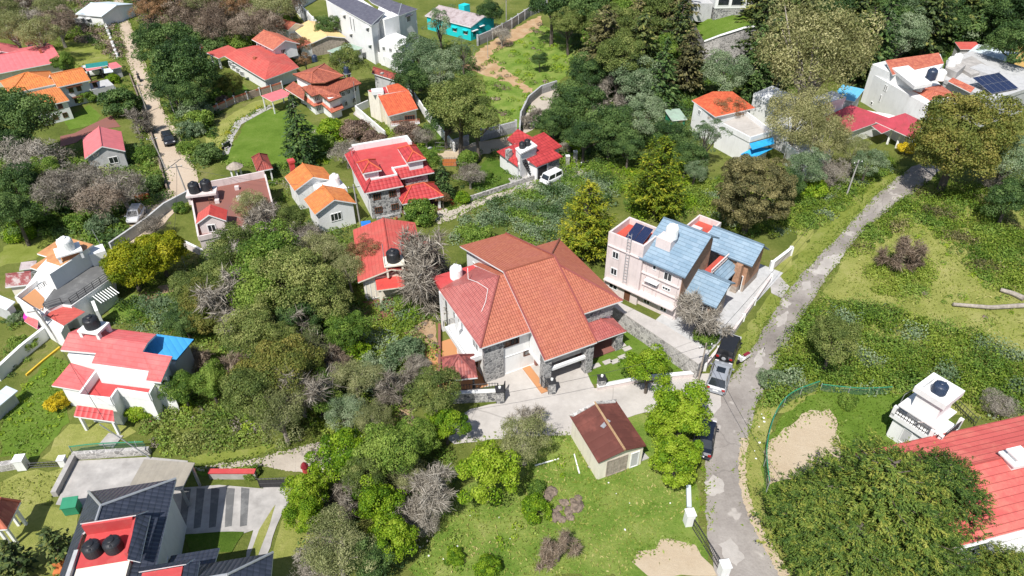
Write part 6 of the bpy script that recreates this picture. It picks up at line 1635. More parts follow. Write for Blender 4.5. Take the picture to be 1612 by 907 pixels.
m.poly([lo[0], lo[1], hi[1], R0, hi[0]]); m.poly([lo[2], lo[3], hi[3], R1, hi[2]]); m.poly([lo[3], lo[0], hi[0], hi[3]]); m.poly([lo[1], lo[2], hi[2], hi[1]])
m.poly([hi[0], R0, R1, hi[3]]); m.poly([hi[1], hi[2], R1, R0]); m.poly(lo[::-1])
recalc(H.add('wall', m, M['cream']))
winseg(H, w[0], w[1], (0.42,), 0.05, 1.9, 1.9, frame='wood_grey', glass='wood_grey', mull=2, name='shutter_door'); winseg(H, w[0], w[1], (0.83,), 0.05, 0.8, 1.8, frame='white', glass='greywall', mull=0, name='door')
g = [ins(k, ce, -0.02) for k in (b, c)]
m = MB(); m.slab([(*ins(b, ce, -0.03), 2.5), (*r1[:2], 3.34), (*ins(r1, ce, 0.08), 3.34), (*ins(b, ce, 0.10), 2.5)], 0.12); m.slab([(*r1[:2], 3.34), (*ins(c, ce, -0.03), 2.5), (*ins(c, ce, 0.10), 2.5), (*ins(r1, ce, 0.08), 3.34)], 0.12)
H.add('gable_coping', m, [M['stone_wall'], M['stone_wall']])
m = MB(); m.prism([H.L(*k, 0) for k in ((925, 735), (945, 752), (1022, 722), (1000, 700))], 0.02, 0.1); H.add('apron', m, M['concrete'])
m = MB(); u0 = P((953, 668), 3.05); m.cbox((u0[0], u0[1], 3.12), (0.35, 1.0, 0.03), 0, Matrix.Rotation(R(18), 3, 'Z')); H.add('patch_sheet', m, M['steel'])

H = House('water_tower_house', 'slim white tower house with stacked balconies and a dark tank on top', 'tower', (1450, 690), R(-55))
TB = (-1.9, -2.2, 1.0, 0.6)
H.wall(TB, 0, 1.9, 'white')
m = MB(); m.box(-2.2, -2.5, 1.9, 1.9, 0.9, 2.05); H.add('balcony', m, M['white'])
m = MB()
m.box(-2.2, -2.5, 2.05, 1.3, -2.38, 2.3); m.box(-2.2, -2.38, 2.05, -2.08, 0.9, 2.3)
H.add('parapet', m, M['white'])
H.rail([(-2.15, 0.8), (-2.15, -2.45), (1.2, -2.45), (1.85, -2.45), (1.85, 0.8)], 2.05, 0.75, step=0.25, bars=1)
H.posts([(-2.05, -2.35), (1.1, -2.35), (1.75, -2.3), (1.75, 0.7)], 2.05, 2.9, 0.3)
H.wall((-1.3, -1.7, 0.7, 0.5), 2.05, 3.0, 'white')
m = MB(); m.box(-2.0, -2.35, 3.0, 1.2, 0.8, 3.12); H.add('canopy', m, M['white'])
H.wall((-1.3, -1.7, 0.7, 0.5), 3.12, 4.5, 'white')
m = MB(); m.box(-1.6, -2.0, 4.5, 1.0, 0.8, 4.6); H.add('top_slab', m, M['white'])
m = MB(); m.box(-1.6, -2.0, 4.6, 1.0, -1.55, 4.95); m.box(-1.6, 0.4, 4.6, 1.0, 0.8, 4.95); m.box(-1.6, -1.55, 4.6, -1.2, 0.4, 4.95); m.box(0.6, -1.55, 4.6, 1.0, 0.4, 4.95); H.add('parapet', m, M['white'])
H.win(TB, 'S', 1.4, 0.3, 0.8, 1.3, 'white', 'greywall', 0, name='door')
m = MB(); m.tube([(-2.4, -1.0, 0.6), (-2.3, -1.0, 3.2), (-1.5, -1.0, 4.7)], 0.03, 4); H.add('drainpipe', m, M['steel'])
H.o.scale = (1, 1, 1.22)
TOWT = H.world(-0.3, -0.6, 4.6 * 1.22)
H = House('broad_red_roof_house', 'house under a broad salmon red shingle roof with white chimney, lower right edge', 'house', (1540, 800), R(14.3))
y0, y1 = -5.0, 3.7; x0, x1 = -5.9, 9.0
xl0, yl0 = H.L(1476, 869, 3.0); xt, yt = H.L(1437, 693, 3.0)
y0, y1, x0 = yl0, yt, min(xt, xl0 - 0.2)
xr_, yr_ = H.L(1550, 742, 4.3)
H.gablewall((x0 + 0.6, y0 + 0.7, x1, y1 - 0.5), 0, 2.9, 1.2, 'x', 'white', off=0.55)
H.gable((x0, y0, x1, y1), 3.0, 1.3, 'x', 'shingle_red', off=0.55)
cx, cy = H.L(1600, 720, 4.6)
m = MB(); m.box(cx - 0.75, cy - 0.6, 3.6, cx + 0.75, cy + 0.6, 4.5); m.box(cx - 0.9, cy - 0.75, 4.5, cx + 0.9, cy + 0.75, 4.65); m.box(cx - 0.5, cy - 0.4, 4.65, cx + 0.5, cy + 0.4, 5.0); m.box(cx - 0.65, cy - 0.55, 5.0, cx + 0.65, cy + 0.55, 5.12)
H.add('chimney', m, M['white'])
m = MB(); m.tube([(x0 + 2.0, y0 - 0.1, 2.9), (x1, y0 - 0.1, 2.9)], 0.09, 6); H.add('gutter', m, M['white'])
H.box('plinth', (x0 + 1.0, y0 - 0.3, x1, y0 + 0.6), 0, 0.4, 'white')

# ------------------------------------------------------------------ small roofs
h = shed('garden_pavilion', 'open garden pavilion with orange red tile roof at the left edge, bottom', [(-18, 836), (18, 818), (19, 791)], 2.3, 1.3, 'tile_terracotta', 'white', axis='hip', posts=True, cat='pavilion', yaw=R(8))
h = shed('garden_pavilion', 'small pavilion with mottled dark red tile roof in the green garden', [(404, 270), (427, 259), (408, 246)], 2.0, 0.9, 'tile_mossy', 'white', axis='hip', posts=True, cat='pavilion', yaw=R(25))
H = House('thatch_gazebo', 'little grey round gazebo beside the mottled red pavilion', 'gazebo', (374, 280), 0)
m = MB(); m.lathe([(1.15, 1.7), (0.6, 2.1), (0.05, 2.4)], n=10); H.add('roof', m, M['wood_grey'])
H.posts([(0.7 * math.cos(k * 1.05), 0.7 * math.sin(k * 1.05)) for k in range(6)], 0, 1.85, 0.14)
h = shed('tiled_gazebo', 'square gazebo with maroon and pink tiled pyramid roof at the villa wall', [(699, 600), (752, 595), (749, 558)], 2.5, 1.5, 'tile_maroon', 'dark_metal', axis='hip', posts=True, cat='gazebo', yaw=R(9))
h = shed('rusty_hut', 'old hut with rust streaked maroon tin roof behind the flat roofed house', [(8, 452), (40, 462), (58, 428)], 2.2, 0.8, 'sheet_streak', 'cream', cat='hut', axis='x', yaw=R(12))
h = shed('lean_to_hut', 'low grey tin roofed lean-to beside the rust streaked hut', [(30, 425), (55, 422), (58, 410)], 1.8, 0.3, 'sheet_grey', 'greywall', cat='hut', axis='mono')
h = shed('grey_roof_hut', 'hut corner with pale grey sheet roof at the left edge below the rusty hut', [(-20, 475), (10, 488), (12, 470)], 2.0, 0.3, 'sheet_pale', 'greywall', cat='hut', axis='mono')
h = shed('blue_roof_shed', 'long shed roof of pale blue sheets at the left edge beside the meadow', [(-20, 655), (28, 615), (15, 603)], 1.4, 0.3, 'sheet_pale', 'greywall', axis='mono')
h = shed('green_shed', 'dark green shed hidden among the trees behind the orange roofed white house', [(1058, 190), (1082, 188), (1080, 170)], 2.0, 0.4, 'sheet_green', 'green_paint', axis='mono')
h = shed('blue_tarp_shelter', 'bright blue tarpaulin shelter beside the stone villa wall', [(569, 356), (584, 354), (582, 347)], 1.6, 0.2, 'blue_tarp', 'dark_metal', axis='mono', posts=True, cat='shelter')
h = shed('teal_canopy', 'flat teal green canopy behind the pink car shelter', [(135, 108), (170, 103), (170, 96)], 2.2, 0.1, 'sheet_teal', 'dark_metal', axis='mono', posts=True, cat='canopy')
h = shed('pale_blue_canopy', 'small pale blue sheet canopy beside the pink roofed shed', [(164, 115), (178, 113), (174, 107)], 1.6, 0.2, 'sheet_pale', 'dark_metal', axis='mono', posts=True, cat='canopy')
h = shed('sheet_canopy', 'greyish brown sheet canopy with pale grid lines over the concrete yard', [(204, 764), (286, 770), (299, 728)], 2.4, 0.2, 'sheet_poly', 'steel', axis='mono', posts=True, cat='canopy')
# ------------------------------------------------------------------ water tanks, panels, dishes
HILL = 6.65
def tank(at, r, h, kind, label, group=None):
    """ribbed plastic water tank with a domed shoulder and a screw lid"""
    m = MB()
    pr = [(r * 0.97, 0), (r, 0.03)]
    n = 7
    for k in range(n):
        z0, z1 = 0.05 + h * 0.74 * k / n, 0.05 + h * 0.74 * (k + 1) / n
        pr += [(r, z0 + 0.02), (r * 1.03, (z0 + z1) / 2), (r, z1 - 0.02)]
    pr += [(r * 0.98, h * 0.80), (r * 0.86, h * 0.88), (r * 0.62, h * 0.94), (r * 0.40, h * 0.97)]
    m.lathe(pr, n=22)
    e = empty('water_tank', at, 0, label, 'water tank', group)
    m.build('tank_body', M[kind], e, smooth=False)
    q = MB(); q.lathe([(r * 0.40, h * 0.955), (r * 0.40, h * 1.03), (r * 0.34, h * 1.06), (0.02, h * 1.08)], n=18); q.build('lid', M[kind], e)
    q = MB()
    for k in range(4):
        a = k * math.pi / 2 + 0.4
        q = MB(); q.cbox((r * 0.74 * math.cos(a), r * 0.74 * math.sin(a), h * 0.9), (0.22 * r, 0.22 * r, 0.09 * h), 0, Matrix.Rotation(a, 3, 'Z')); q.build('lug', M[kind], e)
    return e
p = VIL.world(-5.1, 6.3, 5.06)
tank(p, 0.62, 1.45, 'white_plastic', "white ribbed water tank on the villa's maroon painted terrace")
tank(BLU.world(1.75, 2.3, 8.05), 0.62, 1.5, 'white_plastic', 'white water tank standing on the blue slate roof')
BLU_T = BLU.world(1.0, 2.6, 8.05)
tank(SCAR, 0.70, 1.3, 'black_plastic', "black water tank on the scarlet bungalow's roof stand")
tank(CLAYT, 0.62, 1.5, 'white_plastic', 'white water tank between the two orange gables')
tank(TER_T[0], 0.64, 1.35, 'black_plastic', "left black tank of the pair over the pink terrace house")
tank(TER_T[1], 0.64, 1.35, 'black_plastic', "right black tank of the pair over the pink terrace house")
tank(FLT, 0.72, 1.4, 'white_plastic', 'large white tank on the orange upper roof at the left edge')
tank(BWT, 0.62, 1.1, 'black_plastic', 'black tank on the pink shingle roof with the blue wing')
tank(DKT[0], 0.54, 0.95, 'black_plastic', 'left black tank in the red roof well of the dark slate house')
tank(DKT[1], 0.54, 0.95, 'black_plastic', 'right black tank in the red roof well of the dark slate house')
tank(HIPT[0], 0.42, 0.9, 'black_plastic', "nearer dark tank on the crimson roofed house's stair tower")
tank(HIPT[1], 0.42, 0.9, 'black_plastic', "farther dark tank on the crimson roofed house's stair tower")
tank(TWT[0], 0.75, 1.7, 'navy_plastic', 'dark navy tank on the tall white gabled house')
tank(TWT[1], 0.75, 1.6, 'white_plastic', 'white tank beside the navy one on the tall white gabled house')
tank(SOLT[0], 0.7, 1.5, 'white_plastic', 'nearer white tank on the concrete tank room of the solar house')
tank(SOLT[1], 0.7, 1.5, 'white_plastic', 'farther white tank on the concrete tank room of the solar house')
tank(TOWT, 0.55, 1.0, 'navy_plastic', 'dark navy tank inside the parapet of the white tower house')
tank(G(1604, 62, 4.4), 0.7, 1.4, 'black_plastic', 'black tank on the ochre yellow house')
tank(G(434, 72, 2.6), 0.55, 1.2, 'white_plastic', 'white tank in front of the pale yellow roof')
tank(G(496, 97, 2.4), 0.5, 1.2, 'navy_plastic', 'dark tank behind the terracotta roofs near the scarlet bungalow')
def standing_tank(px, py, zt, label):
    p = G(px, py, zt)
    e = tank((p.x, p.y, zt), 0.5, 1.2, 'navy_plastic', label)
    s = empty('tank_tower', (p.x, p.y, 0), 0.6, 'thin steel frame tower under the dark tank by the terracotta roofs', 'tower')
    for dx in (-0.45, 0.45):
        for dy in (-0.45, 0.45):
            m = MB(); m.tube([(dx, dy, 0), (dx, dy, zt - 0.08)], 0.05, 5); m.build('leg', M['steel'], s)
    m = MB(); m.box(-0.55, -0.55, zt - 0.08, 0.55, 0.55, zt); m.build('platform', M['steel'], s)
standing_tank(546, 115, 4.6, 'dark tank on a steel frame beside the terracotta roofs')
p = G(1113, 163, 4.0)

def pvm():
    m, N, p = base('solar_cells', 0.15, 0.6)
    tc = N("TexCoord"); sx = N("SeparateXYZ"); N.lk(tc.outputs["UV"], sx.inputs[0])
    a = mth(N, 'LESS_THAN', mth(N, 'FRACT', mth(N, 'DIVIDE', sx.outputs[0], 0.16)), 0.07)
    b = mth(N, 'LESS_THAN', mth(N, 'FRACT', mth(N, 'DIVIDE', sx.outputs[1], 0.16)), 0.07)
    N.lk(mixc(N, mth(N, 'MAXIMUM', a, b), (0.012, 0.02, 0.06), (0.06, 0.07, 0.11)), p.inputs["Base Color"])
    return m
M['pv'] = pvm()
def panel_array(name, label, at, yaw, nx, ny, w, d, tilt, z, mat='pv', frame='steel', cat='solar panels'):
    e = empty(name, (at.x, at.y, z), yaw, label, cat)
    for i in range(nx):
        for j in range(ny):
            x0, y0 = (i - nx / 2) * (w + 0.05), (j - ny / 2) * (d + 0.05)
            sl_ = math.tan(tilt)
            q = lambda x, y: (x, y, 0.25 + (y + ny * d / 2) * sl_)
            m = MB(); m.slab([q(x0, y0), q(x0 + w, y0), q(x0 + w, y0 + d), q(x0, y0 + d)], 0.05); m.build('panel', [M[mat], M[frame]], e)
    for i in (-1, 1):
        for j in (-1, 1):
            x, y = i * nx * w * 0.42, j * ny * d * 0.42
            m = MB(); m.tube([(x, y, 0), (x, y, 0.2 + (y + ny * d / 2) * math.tan(tilt))], 0.03, 4); m.build('strut', M[frame], e)
    return e
panel_array('solar_array', 'dark blue solar panels in a grid on the grey flat roof, right edge', G(1566, 133, 4.6), R(22), 5, 2, 1.15, 2.0, R(16), 4.05)
panel_array('solar_water_heater', 'dark solar heater panels on the red roof terrace beside the blue slate roof', BLU.world(-1.6, 1.9, 0), R(-40.3), 2, 1, 1.0, 1.9, R(24), 6.74, cat='solar heater')
def dish(px, py, z, label):
    p = G(px, py, z)
    e = empty('satellite_dish', p, R(200), label, 'satellite dish')
    m = MB(); m.tube([(0, 0, -0.9), (0, 0, 0)], 0.035, 5); m.build('mast', M['steel'], e)
    m = MB(); m.lathe([(0.02, 0.02), (0.2, 0.05), (0.36, 0.14), (0.37, 0.16), (0.2, 0.07), (0.02, 0.04)], n=14, cap=False)
    o = m.build('dish', M['white_plastic'], e); o.rotation_euler = (R(50), 0, 0); recalc(o)
    m = MB(); m.tube([(0, -0.1, 0.1), (0, -0.35, 0.3)], 0.015, 4); m.build('arm', M['steel'], e)
dish(553, 236, 5.5, 'white dish at the back left corner of the red roof terrace')
dish(602, 117, 4.6, 'white dish on the dark mossy tile outhouse')
dish(1452, 666, 3.5, 'white dish on the canopy of the white tower house')
dish(677, 235, 4.6, 'white dish at the right corner of the red roof terrace')

# ------------------------------------------------------------------ boundary walls, fences and gates
def wallrun(name, label, pts, h, t, mat, cap=None, posts=0, pm=None, z0=0.0, cat='wall', hts=None):
    P = [G(*q) for q in pts]
    c = P[0]
    e = empty(name, (c.x, c.y, 0), 0, label, cat)
    m = MB(); mc = MB()
    for i, (a, b) in enumerate(zip(P[:-1], P[1:])):
        a2, b2 = (a - c).to_2d(), (b - c).to_2d()
        d = (b2 - a2).normalized(); n = Vector((-d.y, d.x)) * t / 2
        hh = hts[i] if hts else h
        e0 = d * (t * 0.5 if i else 0)
        m.prism([tuple(a2 - n + e0 * 0), tuple(b2 - n), tuple(b2 + n), tuple(a2 + n)], z0, z0 + hh - 0.003 * (i % 2))
        if cap:
            n2 = n * 1.35
            mc.prism([tuple(a2 - n2), tuple(b2 - n2), tuple(b2 + n2), tuple(a2 + n2)], z0 + hh - 0.003 * (i % 2) + 0.002, z0 + hh + 0.09 + 0.004 * (i % 2))
    m.build('wall', M[mat], e)
    if cap: mc.build('coping', M[cap], e)
    if posts:
        for a, b in zip(P[:-1], P[1:]):
            k = max(1, int(round((b - a).length / posts)))
            for i in range(k + 1):
                p = a.lerp(b, i / k) - c
                if i == k and b is not P[-1]: continue
                q = MB(); q.box(p.x - t * 0.75, p.y - t * 0.75, z0, p.x + t * 0.75, p.y + t * 0.75, z0 + h + 0.2); q.build('post', M[pm or mat], e)
    return e
# wall of the villa
wallrun('stone_wall', 'grey stone front wall of the villa below the tiled gazebo', [(712, 634), (790, 630)], 1.2, 0.3, 'stone_grey', 'white')
wallrun('garden_wall', 'low pinkish front wall of the villa garden beside the lawn', [(940, 614), (1010, 600), (1095, 592)], 0.45, 0.3, 'pinkwall', 'white')
wallrun('terrace_wall', 'narrow stone border along the edge of the villa patio, left', [(692, 515), (692, 600)], 0.5, 0.25, 'brown_floor')
# raised walkway between villa and blue roofed house
e = empty('retaining_wall', G(1040, 540), 0, 'rubble stone retaining wall topped by a pale walkway beside the villa lawn', 'retaining wall')
c = G(1040, 540)
tp = [G(*q, 1.9) for q in ((958, 478), (974, 476), (1045, 511), (1117, 556), (1100, 574), (1035, 530))]
m = MB(); m.prism([(p.x - c.x, p.y - c.y) for p in tp], 0, 1.88); m.build('stone_face', M['stone_wall'], e)
m = MB(); m.prism([(p.x - c.x, p.y - c.y) for p in tp], 1.885, 1.96); m.build('walkway', M['concrete_pale'], e)
wallrun('boundary_wall', 'pale pink roadside wall with square white capped posts before the blue roofed house', [(1108, 583), (1150, 532), (1186, 480), (1212, 442)], 0.7, 0.2, 'pinkwall', 'pinkwall', 3.6, 'white')
wallrun('boundary_wall', 'short pale wall with posts closing the yard behind the blue roofed house', [(1213, 425), (1243, 402)], 1.0, 0.25, 'pinkwall', 'white', 3.0, 'white')
wallrun('block_wall', 'grey concrete block wall climbing beside the turquoise house', [(752, 72), (775, 62), (805, 45), (835, 25), (860, 15)], 2.0, 0.25, 'block', None, 3.5, 'block')
wallrun('white_wall', 'tall white compound wall along the foot of the white mansion', [(565, 82), (615, 108), (648, 132)], 2.0, 0.25, 'white', None)
wallrun('courtyard_wall', 'tall white stepped courtyard wall left of the white mansion', [(508, -6), (466, 18), (496, 52), (512, 66)], 3.2, 0.3, 'white', None, 5, 'white')
wallrun('white_wall', 'long slanting white wall beside the orange tiled cream house', [(640, 140), (670, 185), (716, 240)], 1.5, 0.22, 'white', None)
wallrun('block_wall', 'short isolated grey block wall beside the grey gate', [(714, 236), (738, 228)], 1.6, 0.3, 'block', None)
wallrun('block_wall', 'grey block wall beside the earthen lane above the crimson roofed house', [(758, 222), (812, 208)], 1.8, 0.25, 'block', None, 3.2, 'block')
wallrun('curved_wall', 'curved grey block wall around the levelled plot', [(818, 214), (820, 190), (832, 165), (852, 148), (876, 140)], 1.5, 0.25, 'block', None)
wallrun('stone_wall', 'dark stone garden wall along the lane below the crimson roofed house', [(735, 318), (790, 300), (840, 283)], 0.7, 0.25, 'stone_wall', None)
wallrun('brick_fence', 'red brick fence with grey posts around the scarlet bungalow garden', [(330, 182), (370, 163), (410, 150), (445, 140)], 1.2, 0.18, 'redbrick', None, 2.2, 'greywall')
wallrun('brick_fence', 'red brick fence behind the long scarlet bungalow', [(318, 88), (345, 78)], 1.5, 0.18, 'redbrick', None, 2.0, 'greywall')
wallrun('brick_fence', 'red brick fence among shrubs behind the orange gabled storey', [(365, 66), (400, 52)], 1.5, 0.18, 'redbrick', None, 2.0, 'greywall')
wallrun('roadside_wall', 'old roadside wall with pale square posts along the lime green lawn', [(163, 28), (172, 55), (186, 92)], 0.8, 0.3, 'concrete', None, 2.6, 'white')
wallrun('roadside_wall', 'dark roadside wall along the dirt road beyond the trees', [(205, 120), (222, 165), (243, 225), (264, 300)], 0.5, 0.2, 'rubble', None)
wallrun('stone_wall', 'grey wall dropping beside the bend of the dirt road', [(178, 398), (235, 358), (262, 335), (305, 312)], 1.4, 0.25, 'greywall', None)
wallrun('rear_wall', 'grey stone wall below the striped sheet roof house, top left', [(105, 44), (135, 42), (160, 36)], 1.8, 0.3, 'stone_wall', None)
wallrun('garden_wall', 'long white wall with pale coping beside the yellow line at left', [(0, 600), (40, 562), (92, 520)], 1.3, 0.25, 'white', 'white')
wallrun('yellow_kerb', 'yellow painted kerb beside the long white wall at left', [(42, 592), (70, 568), (95, 548)], 0.2, 0.16, 'yellow_paint', None, cat='kerb')
wallrun('gate_wall', 'red banded low wall beside the black gate near the striped paving', [(332, 752), (405, 752)], 0.75, 0.35, 'concrete', 'red_paint')
wallrun('channel_wall', 'dark edged concrete channel wall left of the concrete yard', [(88, 782), (118, 724)], 0.6, 0.4, 'concrete', None)
wallrun('back_wall', 'mossy concrete wall below the green net fence', [(118, 722), (238, 714)], 0.7, 0.35, 'stone_wall', None)
wallrun('low_wall', 'pale blue low wall by the lane leading to the white gate post', [(1082, 772), (1083, 806)], 0.6, 0.25, 'greywall', 'sheet_pale')
wallrun('stone_wall', 'rough stone wall stub at the left edge below the meadow', [(0, 740), (30, 735)], 0.7, 0.5, 'stone_wall', None)
wallrun('terrace_house_wall', 'pink garden wall stepping down in front of the brown terrace house', [(282, 385), (330, 408), (345, 400)], 0.9, 0.2, 'pinkwall', 'white')
# retaining wall at the top right
e = empty('retaining_wall', G(1150, 100), 0, 'high rubble stone retaining wall below the hilltop house, top of photo', 'retaining wall')
c = G(1150, 100); zs = (4.5, 6.0, 7.15, 6.65)
A = [G(*q) - c for q in ((1103, 104), (1125, 108), (1160, 106), (1198, 96))]
m = MB(); lw = MB()
for i in range(3):
    a, b = A[i], A[i + 1]
    m.poly([(a.x, a.y, 0), (b.x, b.y, 0), (b.x, b.y, zs[i + 1]), (a.x, a.y, zs[i])])
    m.poly([(a.x, a.y, zs[i]), (b.x, b.y, zs[i + 1]), (b.x, b.y + 0.6, zs[i + 1]), (a.x, a.y + 0.6, zs[i])])
    lw.poly([(a.x + c.x, a.y + c.y + 0.6, zs[i] - 0.1), (b.x + c.x, b.y + c.y + 0.6, zs[i + 1] - 0.1), (b.x + c.x, b.y + c.y + 40, HILL), (a.x + c.x, a.y + c.y + 40, HILL)])
for a, z in ((A[0], zs[0]), (A[3], zs[3])): m.poly([(a.x, a.y, 0), (a.x, a.y + 40, 0), (a.x, a.y + 40, HILL), (a.x, a.y, z)])
m.build('stone_face', M['stone_wall'], e)
m = MB(); m.tube([(A[i].x, A[i].y, zs[i] + 0.1) for i in range(4)], 0.22, 6); m.build('coping', M['white'], e)
lw.build('hill_lawn', M['lawn'])["kind"] = 'structure'
# iron gates and rails
def gate(name, label, a, b, h, mat='dark_metal', n=9, solid=False, cat='gate', z0=0.05):
    A, B = G(*a), G(*b); d = B - A; L_ = d.length
    e = empty(name, A, math.atan2(d.y, d.x), label, cat)
    m = MB()
    m.tube([(0, 0, z0), (L_, 0, z0)], 0.04, 4); m.tube([(0, 0, h), (L_, 0, h)], 0.04, 4); m.tube([(0, 0, h * 0.5), (L_, 0, h * 0.5)], 0.03, 4)
    m.tube([(0, 0, z0), (0, 0, h)], 0.05, 4); m.tube([(L_, 0, z0), (L_, 0, h)], 0.05, 4)
    m.build('frame', M[mat], e)
    if solid:
        q = MB(); q.box(0.05, -0.015, z0, L_ - 0.05, 0.015, h - 0.15); q.build('gate_panel', M[solid], e)
    q = MB()
    for k in range(1, n): q.tube([(L_ * k / n, 0, z0), (L_ * k / n, 0, h + 0.1)], 0.022, 4)
    q.build('bars', M[mat], e)
    return e
def pillar(name, label, px, py, w, h, mat, cap='dark_metal', lamp=True):
    p = G(px, py)
    e = empty(name, p, R(8), label, 'gate post')
    m = MB(); m.box(-w / 2, -w / 2, 0, w / 2, w / 2, h); m.build('shaft', M[mat], e)
    m = MB(); m.box(-w * 0.58, -w * 0.58, h, w * 0.58, w * 0.58, h + 0.1); m.build('cap', M[cap], e)
    if lamp:
        m = MB(); m.lathe([(0.05, h + 0.1), (0.12, h + 0.2), (0.12, h + 0.38), (0.02, h + 0.45)], n=10); m.build('lamp', M['white_plastic'], e)
    return e
pillar('gate_pillar', 'grey stone gate pillar at the end of the villa front wall', 787, 632, 0.7, 1.5, 'stone_grey')
pillar('gate_pillar', 'grey stone gate pillar standing alone in the pale villa driveway', 868, 618, 0.65, 1.4, 'stone_grey')
pillar('gate_pillar', 'grey stone gate pillar at the corner of the villa garden wall', 946, 610, 0.65, 1.2, 'stone_grey')
gate('iron_gate', 'black iron gate leaf standing open by the lone gate pillar', (852, 610), (865, 619), 1.5)
gate('iron_gate', 'short black iron gate leaf beside the front wall pillar', (792, 629), (795, 616), 1.3, n=4)
gate('wall_railing', 'dark metal railing on the villa front wall below the gazebo', (714, 631), (784, 627), 1.9, n=16, cat='railing', z0=1.35)
pillar('gate_post', 'white square gate post at the top of the long black roadside gate', 1083, 824, 0.62, 1.3, 'white', 'white', False)
pillar('gate_post', 'white square gate post at the bottom edge beside the road', 1137, 905, 0.62, 1.3, 'white', 'white', False)
gate('roadside_gate', 'long low black iron gate between two white posts beside the road', (1090, 832), (1130, 895), 1.1, n=22)
gate('driveway_gate', 'black panelled gate by the lane above the dark slate house', (410, 768), (462, 766), 1.1, solid='dark_metal')
gate('orange_gate', 'arched gate with orange panels near the stone villa', (696, 262), (719, 262), 1.3, solid='orange_wood')
gate('wire_gate', 'thin dark arched gate at the foot of the slanting white wall', (686, 236), (712, 238), 1.2)
gate('orange_fence_gate', 'rusty orange gate by the dirt road among bare trees', (212, 318), (238, 315), 1.2, solid='orange_wood')
pillar('gate_post', 'pale square post with dark side at the meadow gate, lower left', 38, 736, 0.7, 1.1, 'white', 'white', False)
pillar('gate_post', 'small white post where the meadow gate meets the green net', 102, 732, 0.5, 0.8, 'white', 'white', False)
gate('meadow_gate', 'low dark gate across the grass between two white posts', (48, 737), (98, 734), 0.6, n=8)
pillar('entrance_pillar', 'left pillar of the entrance beside the crimson roofed house', 893, 262, 0.5, 1.6, 'stone_wall', 'white', False)
pillar('entrance_pillar', 'right pillar of the entrance beside the crimson roofed house', 905, 255, 0.5, 1.6, 'stone_wall', 'white', False)
# green net fence round the sandy lawn
def netfence(label, pts, h, step=2.2):
    P = smooth_line([G(*q) for q in pts], 8)
    e = empty('net_fence', P[0], 0, label, 'fence')
    m = MB(); d = 0
    for a, b in zip(P[:-1], P[1:]):
        a2, b2 = a - P[0], b - P[0]
        m.poly([(a2.x, a2.y, 0.02), (b2.x, b2.y, 0.02), (b2.x, b2.y, h), (a2.x, a2.y, h)])
    m.build('net', M['net_mesh'], e)
    last = -9; s = 0
    for i, p in enumerate(P):
        if i: s += (p - P[i - 1]).length
        if s - last > step:
            last = s; q = MB(); q.tube([(p.x - P[0].x, p.y - P[0].y, 0), (p.x - P[0].x, p.y - P[0].y, h + 0.1)], 0.04, 5); q.build('post', M['steel'], e)
    q = MB(); q.tube([tuple(p - P[0] + Vector((0, 0, h))) for p in P], 0.05, 5); q.build('top_cord', M['green_paint'], e)
def netm():
    m = bpy.data.materials.new('net_mesh'); m.use_nodes = True
    N = NT(m); p = N.n["Principled BSDF"]; p.inputs["Base Color"].default_value = (0.05, 0.15, 0.10, 1); p.inputs["Roughness"].default_value = 0.9
    p.inputs["Alpha"].default_value = 0.42
    return m
M['net_mesh'] = netm()
netfence('dark green net fence curving round the sandy lawn by the road', [(1206, 775), (1202, 720), (1215, 668), (1240, 635), (1285, 616)], 1.3)
netfence('green net fence along the back of the concrete yard', [(116, 716), (160, 711), (232, 708)], 1.0)
M['link'] = M['net_mesh']
netfence('faint green net fence behind the lawn below the shrub slope', [(1290, 616), (1350, 622), (1400, 620)], 0.9)
e = empty('stair_rail', G(1515, 640), 0, 'black iron rail beside the white tower house', 'railing')
c = G(1515, 640); m = MB(); a, b = G(1500, 640) - c, G(1533, 672) - c
for z in (0.5, 1.0): m.tube([a + Vector((0, 0, z)), b + Vector((0, 0, z))], 0.04, 4)
for k in range(9): p = a.lerp(b, k / 8); m.tube([p, p + Vector((0, 0, 1))], 0.03, 4)
m.build('rail', M['dark_metal'], e)

# ------------------------------------------------------------------ paving of the concrete yard and striped drive (lower left)
patch('concrete_yard', [(88, 795), (120, 726), (235, 720), (296, 726), (292, 760), (272, 800), (130, 800)], 'concrete', 6, 0.0, 51)
patch('drive', [(270, 770), (345, 764), (415, 770), (440, 775), (436, 800), (415, 830), (385, 840), (270, 850)], 'concrete', 7, 0.0, 52)
k = 0
for x in (288, 310, 333, 357, 380):
    w = 13
    patch('paving_band', [(x, 770 - (x - 288) * 0.02), (x + w, 770), (x + w - 8 + k, 832 - k), (x - 6 + k, 834 - k)], 'grey_floor', 8, 0.0, 53 + k); k += 1
patch('drive', [(415, 768), (462, 768), (455, 790), (435, 830), (418, 880), (415, 907), (380, 907), (395, 850), (412, 800)], 'concrete', 7, 0.1, 60)
patch('garden_lawn', [(430, 800), (434, 795), (420, 840), (405, 880), (392, 880), (408, 835)], 'drygrass', 8, 0.05, 61)
patch('garden_lawn', [(455, 792), (480, 790), (490, 840), (470, 907), (420, 907), (438, 840)], 'drygrass', 4, 0.1, 62)
patch('garden_lawn', [(290, 842), (345, 838), (385, 838), (365, 870), (300, 870)], 'weeds', 8, 0.05, 63)
